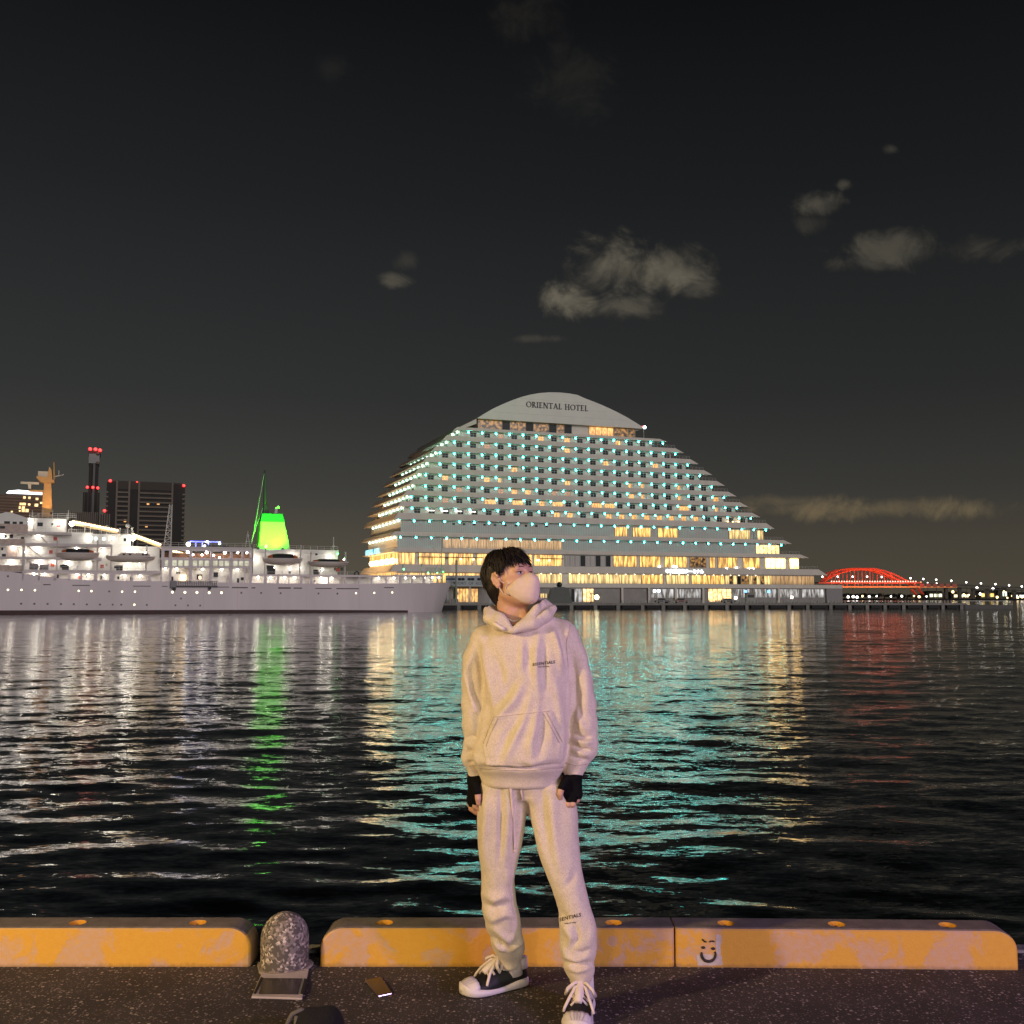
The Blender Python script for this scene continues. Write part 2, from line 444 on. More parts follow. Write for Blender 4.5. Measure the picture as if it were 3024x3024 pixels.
# ground storey
mb = MB(); mb.box(z1u(388) + .6, z2u(1890) - .3, .9, W - 1, -.3, 4.75); mb.build('ground_wall', mat('hotel_base_wall', (.34, .32, .31), .6, .1, .6), hotel)
mb = MB(); mb.prism([(z1u(388) - .2, 4.8), (z2u(1890), 4.8), (z2u(1890), 6.0), (z1u(388) - .2, 6.0)], 0.0, W); mb.build('canopy_band', HW, hotel)
mb = MB(); mb.box(z2u(1780), z2u(1893), .3, 14, -.3, 4.78); mb.build('end_block', mat('end_block_wall', (.33, .31, .32), .6, .1), hotel)

# crown: the curved sail-like top
top = [z1(x, y) for x, y in ((985, 255), (1040, 220), (1100, 186), (1160, 158), (1220, 133), (1290, 107), (1360, 88), (1430, 76), (1500, 71), (1570, 72), (1640, 79), (1700, 90))]
top += [z2(x, y) for x, y in ((60, 113), (120, 136), (180, 160), (240, 187), (300, 216), (360, 248), (420, 284), (478, 322))]
bot = [z2(440, 329), z2(0, 303), z1(1300, 278), z1(1000, 259)]
# the underside runs level
zc = 55.9
poly = [(u, z) for u, z in top]
poly = [(top[0][0], zc)] + [(u, max(z, zc + .05)) for u, z in top] + [(top[-1][0], zc)]
poly = poly[::-1]
mb = MB(); mb.prism(poly[::-1][::-1], -.5, W); mb.build('crown', HC, hotel)
# crown panel joints (fine proud ribs)
mb = MB()
for q in range(1, 5):
    zz = zc + q * 2.35
    us = [u for u, z in top if z > zz + .15]
    if us: mb.box(min(us), max(us), -.53, -.5, zz, zz + .05)
mb.build('crown_joint', mat('crown_joint', (.58, .58, .54), .5), hotel)
# sloped roof strip running down the town side of the crown
s = [z1(985, 256), z1(820, 338), z1(815, 352), z1(985, 292)]
mb = MB(); mb.prism([s[3], s[0], s[1], s[2]], .2, W - .5); mb.build('roof_strip', HW, hotel)
# top floor: dark lounge glazing
mb = MB(); mb.box(z1u(1000), z2u(440), 1.2, W - 2, rec[0][0] - .03, zc + .02); mb.build('storey_wall', HB, hotel)
def glaze(u0, u1, zb, zt, n, mt, w=1.15, mull=.14, name='window', door=False):
    """n glass bays between slim mullions, each bay its own part"""
    st = (u1 - u0) / n
    for q in range(n):
        a = u0 + q * st + mull / 2; b = u0 + (q + 1) * st - mull / 2
        mb = MB(); mb.box(-(b - a) / 2, (b - a) / 2, 0, .05, 0, zt - zb)
        me = mb.mesh('pane', mt if not isinstance(mt, (list, tuple)) else random.choice(mt))
        put(name, me, hotel, ((a + b) / 2, w, zb))
    mb = MB()
    for q in range(n + 1):
        x = u0 + q * st; mb.box(x - mull / 2, x + mull / 2, w - .12, w + .03, zb, zt)
    mb.box(u0, u1, w - .14, w - .02, zb - .06, zb + .08); mb.box(u0, u1, w - .14, w - .02, zt - .1, zt + .04)
    mb.build('window_frame', FRAME, hotel)
glaze(z1u(1000), z1u(1675), 53.05, 55.8, 12, [darkw, darkw, GLASS], 1.1)
glaze(z2u(110), z2u(285), 53.05, 55.8, 4, warmw, 1.1)
glaze(z2u(290), z2u(440), 53.05, 55.8, 3, [darkw, GLASS], 1.1)

# balcony lamps and room windows of the front, one object each
lb = MB().ball((0, 0, 0), .235, 8, 5); nb = len(lb.f); nv_ = len(lb.v)
lb.lathe([(.30, 0), (.30, .12), (.27, .24), (.17, .33), (.02, .36)], 8); lb.f = lb.f[:-2] + lb.f[-1:]      # cup added to block lamp light from the walls, open to the water
lb.v = lb.v[:nv_] + [(x, z - .06, y) for x, y, z in lb.v[nv_:]]
lamp_me = lb.mesh('balcony_lamp', cyan, True); lamp_me.materials.append(FRAME)
for pl_ in lamp_me.polygons:
    if pl_.index >= nb: pl_.material_index = 1; pl_.use_smooth = False
side_me = MB().ball((0, 0, 0), .34, 8, 5).mesh('balcony_lamp', side_l, True)
win_me = MB().box(-.9, .9, 0, .06, 0, 1.95).mesh('window', GLASS)
wf = MB(); wf.box(-.96, -.90, -.05, .05, 0, 2.0); wf.box(.90, .96, -.05, .05, 0, 2.0); wf.box(-.03, .03, -.05, .0, 0, 1.95); wf.box(-.96, .96, -.05, .05, 1.95, 2.03); wf.box(-.9, .9, -.05, 0, 1.3, 1.36)
winf_me = wf.mesh('window_frame', FRAME)
lit_me = MB().box(-.9, .9, -.0, .06, 0, 1.95).mesh('window', warmw)
half_me = MB().box(-.9, .15, -.0, .06, 0, 1.95).mesh('window', warmw)
dim_me = MB().box(-.9, .9, 0, .06, 0, 1.95).mesh('window', dimw)
wide_me = MB().box(-.9, 2.6, 0, .06, 0, 1.95).mesh('window', warmw)
def near_cols(lst, two): return [(z2u if two else z1u)(x) for x in lst]
LIT = {1: near_cols([1447, 1635], 0) + near_cols([305], 1), 2: near_cols([1632], 0), 3: near_cols([1905], 0) + near_cols([563], 1), 4: near_cols([1255], 0),
       5: near_cols([765, 1065, 1632], 0), 6: near_cols([1255, 1352], 0) + near_cols([395, 1005], 1), 7: near_cols([1447], 0),
       8: near_cols([1547, 1638, 1908], 0) + near_cols([305, 400, 485, 575, 660, 752, 835], 1)}
HALF = {5: near_cols([1152], 0) + near_cols([395, 495, 740], 1), 6: near_cols([490, 748], 1), 7: near_cols([990], 1)}
DIM = {1: near_cols([1160], 0), 2: near_cols([1065], 0), 6: near_cols([865, 1160, 1540, 1630], 0), 7: near_cols([768], 0)}
WIDE = {7: near_cols([1065, 1260, 1545], 0) + near_cols([125, 215, 755], 1)}
spans = [(23.0, 89.3, 16), (18.55, 93.8, 18), (14.1, 98.3, 20), (14.1, 102.8, 21), (9.7, 107.2, 23), (9.65, 111.8, 24), (5.3, 116.7, 26), (5.6, 122.0, 27), (1.6, 127.8, 28), (2.2, 133.8, 29)]
for i, (u0, u1, n) in enumerate(spans):
    row = i + 1
    for q in range(n):
        u = u0 + (u1 - u0) * q / (n - 1)
        put('balcony_lamp', lamp_me, hotel, (u, .72, ZL[i] + random.uniform(-.04, .04)))
        if row <= 8 and q < n - 1:
            uw = u + 1.72
            def has(D): return any(abs(uw - x) < 2.0 for x in D.get(row, []))
            me = wide_me if has(WIDE) else lit_me if has(LIT) else half_me if has(HALF) else dim_me if has(DIM) else win_me
            put('window', me, hotel, (uw, 1.24, ZL[i] - 1.95))
            put('window_frame', winf_me, hotel, (uw, 1.24, ZL[i] - 1.95))
# side face lamps
for i in range(10):
    k = (3, 5, 7, 7, 7, 7, 7, 7, 8, 8)[i]
    for q in range(k):
        w = 2.2 + q * (W - 5.5) / 7.6
        put('balcony_lamp', side_me, hotel, (Lu[i] + .9, w, ZL[i] + .05))
    # windows along the side storey
    for q in range(8 if i < 8 else 0):
        w = 4.4 + q * (W - 6) / 8
        put('window', dim_me if random.random() < .25 else win_me, hotel, (Lu[i] + 1.46, w, ZL[i] - 1.95), (0, 0, R(-90)))
# linear white lights on storey eight
wl = lamp_mat('strip_white', (1, .95, .85), 3.0)
for x in (665, 762, 862, 962):
    mb = MB(); u = z1u(x); mb.box(u - 1.0, u + 1.0, .9, 1.05, ZL[7] - .62, ZL[7] - .38); mb.build('strip_light', wl, hotel)
warm_ball = lamp_mat('warm_globe', (1., .62, .25), 6.0)
for x in (1095, 1130, 1170):
    u, z = z2(x, 992); mb = MB(); mb.ball((u, .75, z), .28, 8, 5); mb.build('globe_lamp', warm_ball, hotel, True)
# storey nine and ten halls
glaze(z1u(752), z1u(1600), 16.35, 19.3, 14, curtw, 1.2)
glaze(z2u(290), z2u(378), 21.05, 24.1, 3, goldw, 1.2); glaze(z2u(420), z2u(545), 21.05, 24.1, 4, goldw, 1.2); glaze(z2u(598), z2u(738), 21.05, 24.1, 4, goldw, 1.2)
glaze(z2u(1105), z2u(1255), 21.05, 24.2, 6, palew, 1.2); glaze(z2u(1285), z2u(1350), 21.05, 24.2, 3, [palew, RB], 1.2)
glaze(z2u(1295), z2u(1462), 16.35, 19.3, 6, MATS.get('hall_strong') or room_mat('hall_strong', (1., .60, .17), (1., .74, .34), 3.2, .4, .5, .5), 1.2)
for x in range(60, 740, 37):                  # small vents of the plant storeys
    u = z1u(x + 760); 
    if x % 2: continue
    mb = MB(); mb.box(u, u + .8, 1.22, 1.32, ZL[8] - .8, ZL[8] - .2); mb.build('vent', GLASS, hotel)
# storey eleven: restaurants
for (a, b, n) in ((440, 552, 3), (580, 765, 5), (790, 965, 5), (992, 1170, 5), (1195, 1385, 5), (1400, 1600, 5)):
    glaze(z1u(a), z1u(b), 11.4, 14.9, n, goldw, .9)
glaze(z1u(1620), z2u(255), 11.4, 14.9, 9, [RB, RB, GLASS], .9)
for (a, b, n) in ((275, 440, 5), (465, 610, 4), (640, 800, 5), (820, 935, 3), (960, 998, 1), (1020, 1155, 4), (1200, 1315, 3), (1358, 1500, 4), (1530, 1595, 2)):
    glaze(z2u(a), z2u(b), 11.4, 14.9, n, darkw if a == 820 else goldw if a < 1300 else room_mat('hall_bright', (1., .56, .14), (1., .70, .30), 7.5, .4, .5, .6), .9)
awn = mat('awning_brown', (.20, .10, .06), .8)
for (a, b) in ((575, 1030), (1440, 1600)):
    mb = MB(); mb.box(z1u(a), z1u(b), -.6, .9, 13.55, 13.75); mb.build('awning', awn, hotel)
for x in (870, 960, 1010, 1410, 1425, 1500):
    mb = MB(); mb.ball((z1u(x), -.3, 13.1), .32, 8, 5); mb.build('globe_lamp', warm_ball, hotel, True)
for (x, y) in ((600, 1310), (700, 1310), (720, 1313), (1080, 1325), (1150, 1320), (1240, 1325), (1270, 1327)):
    u, z = z2(x, y); mb = MB(); mb.ball((u, .3, z), .4, 8, 5); mb.build('globe_lamp', lamp_mat('white_globe', (1., .9, .72), 7.), hotel, True)
# storey twelve: promenade glazing
glaze(z1u(415), z1u(1230), 6.05, 9.0, 20, goldw, .9)
glaze(z1u(1370), z1u(1600), 6.05, 9.0, 6, palew, .9); glaze(z1u(1645), z2u(470), 6.05, 9.0, 18, palew, .9)
glaze(z2u(475), z2u(630), 6.05, 9.0, 5, goldw, .9); glaze(z2u(650), z2u(815), 6.05, 9.0, 5, palew, .9); glaze(z2u(830), z2u(1065), 6.05, 9.0, 7, goldw, .9)
glaze(z2u(1070), z2u(1400), 6.05, 9.0, 12, [palew, GLASS, darkw, palew], .9); glaze(z2u(1400), z2u(1700), 6.05, 9.0, 10, curtw, .9)
for q in range(26):
    u = z1u(1380) + q * 3.2; mb = MB(); mb.ball((u, .55, 9.02), .16, 6, 4); mb.build('downlight', lamp_mat('downlight', (1, .8, .5), 5.), hotel)
# ground floor shops
for (a, b, n) in ((535, 700, 4), (722, 892, 5)):
    glaze(z2u(a), z2u(b), 1.6, 4.5, n, coolw, .8)
glaze(z2u(945), z2u(1110), .3, 4.6, 5, room_mat('lobby_warm', (1., .50, .14), (1., .70, .34), 3.0, .5, .5, .4), .8)
for (a, b, n) in ((1115, 1240, 4), (1265, 1430, 5), (1450, 1590, 4), (1610, 1770, 5)):
    glaze(z2u(a), z2u(b), 1.7, 4.6, n, coolw, .8)
glaze(z1u(845), z1u(1000), .3, 4.4, 7, room_mat('gate_amber', (1., .42, .08), (1., .6, .18), 1.5, .8, .4, .45), .8)
glaze(z1u(1440), z1u(1490), 1.5, 3.0, 3, palew, .8); glaze(z1u(1745), z1u(1822), .3, 4.5, 3, room_mat('lobby_warm', (1., .55, .18), (1., .76, .42), 1.1), .8)
glaze(z1u(1660), z1u(1740), .3, 4.5, 3, [GLASS, coolw], .8)
for (x, y, cset) in ((1220, 1490, (.05, .25, 1.)), (1385, 1490, (.05, .35, 1.)), (1150, 1535, (1., .9, .8)), (1550, 1530, (1, .85, .7)), (600, 1485, (.7, .8, 1)), (570, 1485, (.7, .8, 1.))):
    u, z = z2(x, y); mb = MB(); mb.box(u - .5, u + .5, .62, .70, z - .4, z + .4); mb.build('lit_sign', lamp_mat('sign_%d_%d' % (x, y), cset, 5.), hotel)
# columns of the ground floor
for x in (330, 520, 710, 905, 1440):
    u = z2u(x); mb = MB(); mb.box(u - .35, u + .35, .1, .7, -.2, 4.82); mb.build('column', HW, hotel)
# town side: lit terrace, big globes, sign
sx_ = Lu[10] - .45
for q in range(5):
    mb = MB(); mb.ball((Lu[10] + .7, 6 + q * 7.2, 12.6), .85, 10, 6); mb.build('globe_lamp', lamp_mat('big_globe', (1., .66, .28), 13.), hotel, True)
mb = MB(); mb.box(Lu[10] + 1.35, Lu[10] + 1.49, 1.5, W - 2, 11.35, 14.9); mb.build('window', goldw, hotel)
mb = MB(); mb.box(Lu[11] + 1.3, Lu[11] + 1.48, 1.5, W - 2, 6.1, 9.0); mb.build('window', goldw, hotel)
mb = MB()
for q in range(14):
    mb.box(Lu[10] + 1.25, Lu[10] + 1.4, 1.5 + q * 3, 1.7 + q * 3, 11.3, 15)
mb.build('window_frame', FRAME, hotel)
sgn = text_mesh('lettering', 'ORIENTAL HOTEL', 2.35, lamp_mat('sign_cyan', (.01, .50, .72), 1.5), .08, .03, 1.12)
put('lettering', sgn, hotel, (Lu[10] - 1.05, 26.0, 16.0), (R(90), 0, R(-90)))
tag(hotel.children[-1], 'glowing cyan lettering on the town side')
# crown lettering with serifs, built stroke by stroke
def serif_letters(txt, h, mt, parent, u_mid, w, zbase):
    T, t = h * .17, h * .075          # thick stem, thin stroke
    cells = []; x = 0.0
    def stem(mb, x, z0=0., z1_=1., wd=None, ser=True):
        wd = wd or T; mb.box(x, x + wd, -.18, 0, z0 * h, z1_ * h)
        if ser:
            for zz in (z0, z1_):
                a = zz * h if zz == z0 else zz * h - t * .9
                mb.box(x - t * 1.1, x + wd + t * 1.1, -.18, -.002, a, a + t * .9)
    def line(mb, x0, z0, x1, z1_, wd):
        d = Vector((x1 - x0, 0, z1_ - z0)); n = Vector((d.z, 0, -d.x)).normalized() * wd / 2
        mb.prism([(x0 + n.x, z0 + n.z), (x1 + n.x, z1_ + n.z), (x1 - n.x, z1_ - n.z), (x0 - n.x, z0 - n.z)], -.18, 0)
    def arc(mb, cx, cz, rx, rz, a0, a1, thk=True, n=14):
        for q in range(n):
            p = [a0 + (a1 - a0) * (q + e) / n for e in (0, 1)]
            pts = []
            for a in p:
                th = t + (T - t) * abs(math.cos(a)) if thk else t
                pts.append((a, th))
            o = [(cx + rx * math.cos(a), cz + rz * math.sin(a)) for a, th in pts]
            i_ = [(cx + (rx - th) * math.cos(a), cz + (rz - min(th, t * 1.3)) * math.sin(a)) for a, th in pts]
            mb.prism([o[0], o[1], i_[1], i_[0]], -.18, 0)
    for ch in txt:
        mb = MB()
        if ch == 'O': arc(mb, .5 * h, .5 * h, .5 * h, .5 * h, 0, 2 * math.pi, True, 24); adv = 1.0
        elif ch == 'R':
            stem(mb, .1 * h); arc(mb, .28 * h, .74 * h, .34 * h, .26 * h, -math.pi / 2, math.pi / 2); line(mb, .33 * h, .5 * h, .74 * h, 0, T * .9); adv = .78
        elif ch == 'I': stem(mb, .12 * h); adv = .42
        elif ch == 'E':
            stem(mb, .1 * h)
            for z, l in ((0, .5), (.48, .4), (1 - t / h, .48)): mb.box(.1 * h, .1 * h + l * h, -.178, -.004, z * h, z * h + t)
            mb.box(.56 * h, .60 * h, -.178, -.004, 0, .2 * h); mb.box(.54 * h, .58 * h, -.178, -.004, .8 * h, h); adv = .72
        elif ch == 'N':
            stem(mb, .1 * h, wd=t); stem(mb, .74 * h, wd=t); line(mb, .14 * h, h, .78 * h, 0, T); adv = .95
        elif ch == 'T':
            stem(mb, .32 * h); mb.box(.02 * h, .80 * h, -.178, -.004, h - t, h); mb.box(.02 * h, .06 * h, -.178, -.004, .78 * h, h); mb.box(.76 * h, .80 * h, -.178, -.004, .78 * h, h); adv = .85
        elif ch == 'A':
            line(mb, .08 * h, 0, .42 * h, h, t * 1.2); line(mb, .40 * h, h, .74 * h, 0, T); mb.box(.2 * h, .6 * h, -.178, -.004, .32 * h, .32 * h + t); mb.box(0, .2 * h, -.178, -.004, 0, t * .9); mb.box(.6 * h, .86 * h, -.178, -.004, 0, t * .9); adv = .88
        elif ch == 'L':
            stem(mb, .1 * h); mb.box(.1 * h, .6 * h, -.178, -.004, 0, t); mb.box(.56 * h, .60 * h, -.178, -.004, 0, .22 * h); adv = .70
        elif ch == 'H':
            stem(mb, .1 * h); stem(mb, .68 * h); mb.box(.1 * h, .8 * h, -.178, -.004, .48 * h, .48 * h + t); adv = .98
        else: adv = .38
        if mb.v: cells.append((mb, x))
        x += (adv + .06) * h
    for mb, xo in cells:
        me = mb.mesh('letter', mt); put('letter', me, parent, (u_mid - x / 2 + xo, w, zbase))
    return x
lu0 = z1(1352, 165); lu1 = z2(60, 180)
hgt = (lu1[0] - lu0[0]) / 10.55
serif_letters('ORIENTAL HOTEL', hgt, mat('letter_dark', (.035, .035, .032), .5), hotel, (lu0[0] + lu1[0]) / 2 + .2, -.5, HF.uz(1000 + 1550 * Z1, 1130 + 191 * Z1)[1])
# lit sign of the passenger terminal on the lower band
u, z = z2(778, 1348)
put('lettering', text_mesh('lettering', '中突堤旅客ターミナル', 1.35, lamp_mat('sign_white', (.78, .93, 1.), 4.), .06, .02, 1.08), hotel, (u, -.12, z), (R(90), 0, 0))
# beacon
u, z = z2(495, 315)
mb = MB(); mb.bar((u, 1, rec[0][0] - .1), (u, 1, z - .3), .1); mb.build('beacon_mast', FRAME, hotel)
mb = MB(); mb.ball((u + .35, 1, z), .5, 8, 5); mb.build('beacon', lamp_mat('beacon_white', (.75, 1, 1), 12.), hotel)
mb = MB(); mb.ball((u - .45, 1, z + .1), .35, 8, 5); mb.build('beacon', lamp_mat('lamp_red', (1, .004, .004), 3.2), hotel)
mb = MB(); mb.bar((u - 1.0, 1, z - .4), (u + 1.0, 1, z - .4), .08); mb.build('beacon_arm', FRAME, hotel)

# real floodlights that warm the town side of the hotel
def flood(name, label, loc, target, colr, power, size=55, rad=.4):
    t = thing(name, label, 'floodlight', loc)
    d = Vector(target) - Vector(loc)
    mb = MB(); mb.box(-.25, .25, -.18, .18, 0, .3); mb.build('base', mat('lamp_housing', (.06, .06, .06), .5), t)
    mb = MB(); mb.bar((0, 0, .3), (0, 0, .75), .06); mb.build('stem', MATS['lamp_housing'], t)
    dn = d.normalized(); c = Vector((0, 0, .8))
    mb = MB(); mb.bar(c - dn * .35, c + dn * .1, .18, .26, 10); mb.build('head', MATS['lamp_housing'], t)
    ld = bpy.data.lights.new(name, 'SPOT'); ld.energy = power; ld.color = colr; ld.spot_size = R(size); ld.spot_blend = .6; ld.shadow_soft_size = rad
    lo = bpy.data.objects.new('lamp_light', ld); col.objects.link(lo); lo.parent = t; lo.location = c + dn * .7
    lo.rotation_euler = d.to_track_quat('-Z', 'Y').to_euler()
    return t
def hw(u, w, z): return HF.o + HF.U * u + HF.N * w + np.array([0, 0, z])
flood('floodlight', 'amber floodlight on the quay aimed at the side of the hotel', tuple(hw(-30, 12, 0)), tuple(hw(2, 24, 22)), (1., .58, .25), 60000, 95)

# ---------------------------------------------------------------- far quay
fq = MB(); fq.prism_z([(-95, 288.6), (138, 313.0), (150, 440), (-95, 440)], -5.0, -.02)
farq = tag(fq.build('far_quay', mat('far_quay_concrete', (.10, .095, .09), .9, .2, .2)), kind='structure')
qa = np.array([-95, 288.6]); qb = np.array([138, 313.0]); qd = (qb - qa) / np.linalg.norm(qb - qa); qn = np.array([-qd[1], qd[0]])
QL = np.linalg.norm(qb - qa); QF = Frame((qa[0], qa[1], 0), math.degrees(math.atan2(qd[1], qd[0])))
qroot = farq
cap = MB()
def qbox(mb, s0, s1, w0, w1, z0, z1):
    P = [(qa + qd * s_ + qn * w_) for s_, w_ in ((s0, w0), (s1, w0), (s1, w1), (s0, w1))]
    mb.add([(p[0], p[1], z) for z in (z0, z1) for p in P], [(3, 2, 1, 0), (4, 5, 6, 7), (0, 1, 5, 4), (1, 2, 6, 5), (2, 3, 7, 6), (3, 0, 4, 7)])
qbox(cap, 0, QL, -.5, .8, -.55, .03); cap.build('kerb_cap', mat('quay_cap', (.30, .29, .27), .85, .2, .3), qroot)
s_ = 30.0
while s_ < QL - 3:
    l = random.uniform(3.2, 5.2)
    mb = MB(); qbox(mb, s_, s_ + l, -.75, -.02, -1.55, -.62); mb.build('fender', mat('fender_rubber', (.014, .014, .015), .7), qroot)
    mb = MB(); qbox(mb, s_ + l + .5, s_ + l + 1.5, -.62, -.02, -1.9, -.58); mb.build('pile', MATS['quay_cap'], qroot)
    s_ += l + 2.2
post_me = MB().box(-.16, .16, -.16, .16, 0, .75).prism([(-.16, .75), (.16, .75), (.1, .9), (-.1, .9)], -.12, .12).mesh('quay_post', mat('post_white', (.42, .40, .37), .7))
k = 0
s_ = 128.0
while s_ < QL - 4:
    p = qa + qd * s_ + qn * .15
    o = put('quay_post', post_me, None, (p[0], p[1], .03), (0, 0, QF.a))
    tag(o, 'low pale post in the row along the edge of the hotel quay', 'post', 'posts along the hotel quay')
    s_ += 1.05 if random.random() < .85 else 2.1
def qat(px, py=1781, back=3.0):
    u, z = QF.uz(px, py, back); p = qa + qd * u + qn * back; return Vector((p[0], p[1], 0)), z
# sphere monument
p, _ = qat(1652); t = thing('sphere_monument', 'dark ball on a tapered grey pedestal on the hotel quay', 'monument', p, QF.a)
mb = MB(); mb.prism([(-3.6, 0), (3.6, 0), (2.6, 4.4), (1.2, 4.8), (-1.2, 4.8), (-2.6, 4.4)], -1.6, 1.6); mb.build('pedestal', mat('monument_stone', (.16, .17, .16), .7), t)
mb = MB(); mb.ball((0, 0, 5.45), .85, 16, 10); mb.build('ball', mat('monument_ball', (.012, .012, .013), .35), t, True)
# statue and flagpole
p, _ = qat(1343); t = thing('bronze_statue', 'weathered green bronze statue with one arm raised beside a pole', 'statue', p, QF.a)
bz = mat('bronze_green', (.16, .19, .12), .6, .3, 2)
mb = MB(); mb.box(-1.0, 1.0, -.8, .8, 0, 1.3); mb.build('plinth', mat('plinth', (.3, .29, .27), .8), t)
mb = MB(); mb.tube([(-.25, 0, 1.3), (-.22, 0, 2.1), (-.1, 0, 2.9), (0, 0, 3.6), (.02, 0, 4.1)], [.22, .24, .42, .46, .18], 8); mb.tube([(.3, 0, 1.3), (.25, 0, 2.1), (.1, 0, 2.8)], [.2, .24, .35], 8)
mb.ball((.02, 0, 4.45), .3, 10, 7); mb.tube([(-.35, 0, 3.7), (-.75, 0, 4.4), (-.95, 0, 5.3)], [.18, .14, .08], 6); mb.tube([(.38, 0, 3.6), (.75, -.1, 3.0), (.95, -.2, 2.5)], [.17, .14, .1], 6); mb.build('figure', bz, t, True)
p, _ = qat(1347, back=2.2); t = thing('flag_pole', 'tall pale pole standing between the ship and the port sign', 'pole', p)
mb = MB(); mb.bar((0, 0, 0), (0, 0, 12.2), .32, .26, 8); mb.build('shaft', mat('pole_grey', (.34, .36, .33), .6), t); mb = MB(); mb.ball((0, 0, 12.35), .3, 8, 5); mb.build('finial', MATS['pole_grey'], t)
# PORT OF KOBE board
p, _ = qat(1388, back=5.0); t = thing('port_sign', 'long white and blue board lettered for the port', 'sign', p, QF.a)
wb = mat('sign_board_white', (.50, .55, .58), .6); bl = mat('sign_board_blue', (.05, .10, .22), .5)
mb = MB(); mb.box(-7.2, 6.6, 0, .6, 5.0, 8.2); mb.build('board', wb, t)
mb = MB(); mb.box(-7.2, 6.6, -.05, -.002, 6.85, 7.35); mb.build('stripe', bl, t)
for q in range(8):
    mb = MB(); x = -4.4 + q * .95; mb.box(x, x + .72, -.12, -.055, 6.72, 7.46); mb.build('window', GLASS if q % 3 else wb, t)  # dark segments standing in for the unreadable upper lettering
put('lettering', text_mesh('lettering', '▼PORT  OF  KOBE', 1.15, mat('letter_grey', (.12, .13, .15), .6), .03), t, (-.3, -.06, 5.85), (R(90), 0, 0))
for x in (-6.5, 0, 6): 
    mb = MB(); mb.box(x - .2, x + .2, .1, .5, 0, 5); mb.build('leg', wb, t)
# kiosk with a bright lamp
p, _ = qat(1762, back=2.4); t = thing('kiosk', 'small glass kiosk with a bright lamp inside on the hotel quay', 'kiosk', p, QF.a)
mb = MB(); mb.box(-1.6, 1.6, 0, 2, 0, .5); mb.box(-1.75, 1.75, -.15, 2.1, 2.7, 2.95); mb.build('roof_and_base', mat('kiosk_frame', (.3, .28, .22), .6), t)
for x in (-1.5, 1.5):
    mb = MB(); mb.box(x - .08, x + .08, 0, .16, .5, 2.7); mb.build('post', MATS['kiosk_frame'], t)
mb = MB(); mb.ball((.2, 1.0, 1.8), .75, 10, 6); mb.build('lamp', lamp_mat('kiosk_lamp', (1, .86, .5), 6.), t, True)
# parked cars on the far quay
def car(px, label, colr, back=4.5):
    p, _ = qat(px, back=back); t = thing('parked_car', label, 'car', p, QF.a, 'cars parked on the hotel quay')
    pm = mat('car_paint_' + str(px), colr, .3)
    mb = MB(); mb.prism([(-2.1, .35), (2.1, .35), (2.15, .8), (1.2, .95), (.6, 1.45), (-1.2, 1.48), (-1.9, .98), (-2.15, .85)], -.8, .8); mb.build('body', pm, t, bevel=.06)
    mb = MB(); mb.prism([(.95, .98), (.52, 1.38), (-1.1, 1.4), (-1.6, 1.0)], -.83, .83); mb.build('window', GLASS, t)
    for x in (-1.3, 1.35):
        for y in (-.78, .62):
            mb = MB(); mb.bar((x, y, .34), (x, y + .18, .34), .34, n=12); mb.build('wheel', mat('tyre_black', (.015, .015, .015), .8), t)
car(1955, 'dark saloon car parked below the lit shop windows', (.04, .04, .05)); car(2012, 'dark red car parked on the hotel quay', (.14, .02, .02))
car(2150, 'black car parked by the warm lobby of the hotel', (.02, .02, .025))
p, _ = qat(2218, back=2.0); t = thing('gate_booth', 'small pale booth with a dark window at the quay edge', 'booth', p, QF.a)
mb = MB(); mb.box(-1.3, 1.3, 0, 1.8, 0, 3.0); mb.build('wall', MATS['post_white'], t); mb = MB(); mb.box(-1.0, 1.0, -.04, .0, 1.7, 2.6); mb.build('window', GLASS, t); mb = MB(); mb.box(-1.5, 1.5, -.2, 2.0, 3.0, 3.2); mb.build('roof', MATS['kiosk_frame'], t)
# ================================================================ the white passenger ship
ds = ray(0, 1766); S0 = CAM + ds * (211.0 / ds[1]); S0[2] = 0.0
SF = Frame(S0, 23.0)
def a3(x, y): return x * .36232, 1300 + y * .36232
def a7(x, y): return x * .20704, 1480 + y * .20704
def a4(x, y): return 400 + x * .20704, 1500 + y * .20704
def a70(x, y): return 700 + x * .25873, 1350 + y * .25873
def az4(x, y): return 600 + x * .41408, 1350 + y * .41408
ship = thing('passenger_ship', 'long white passenger ship moored beside the hotel with lit decks and a green funnel', 'ship', tuple(S0), R(23))
HULL = mat('ship_hull_paint', (.80, .70, .75), .5, .10, .12, streak=(1, 1, .12), bump=.05)
SHW = mat('ship_white_paint', (.78, .77, .74), .5, .06, .4)
SHD = mat('ship_deck_edge', (.66, .60, .60), .55, .08, .4)
BOOT = mat('ship_boot_top', (.050, .014, .016), .6, .3, .5)
DARK = mat('ship_dark_gear', (.018, .018, .022), .6, .2)
TEAK = mat('ship_weathered_panel', (.60, .47, .42), .6, .2, 1.2)
REDM = mat('ship_red_box', (.45, .07, .04), .5)
ORNG = mat('ship_orange_cover', (.50, .12, .03), .6)
deck_l = lamp_mat('deck_lamp_white', (1., .93, .78), 28.)
warm_s = lamp_mat('string_light_warm', (1., .66, .30), 4.)
def su(pt, w=0.): return SF.uz(pt[0], pt[1], w)
def sb(conv, x0, y0, x1, y1, w0, w1, mb=None):
    """box whose near face covers the photographed rectangle; w0 near, w1 far"""
    u0, zt = su(conv(x0, y0), w0); u1, zt2 = su(conv(x1, y0), w0); _, zb = su(conv(x0, y1), w0)
    mb = mb or MB(); mb.box(u0, u1, w0, w1, zb, max(zt, zt2)); return mb
ident = lambda x, y: (x, y)
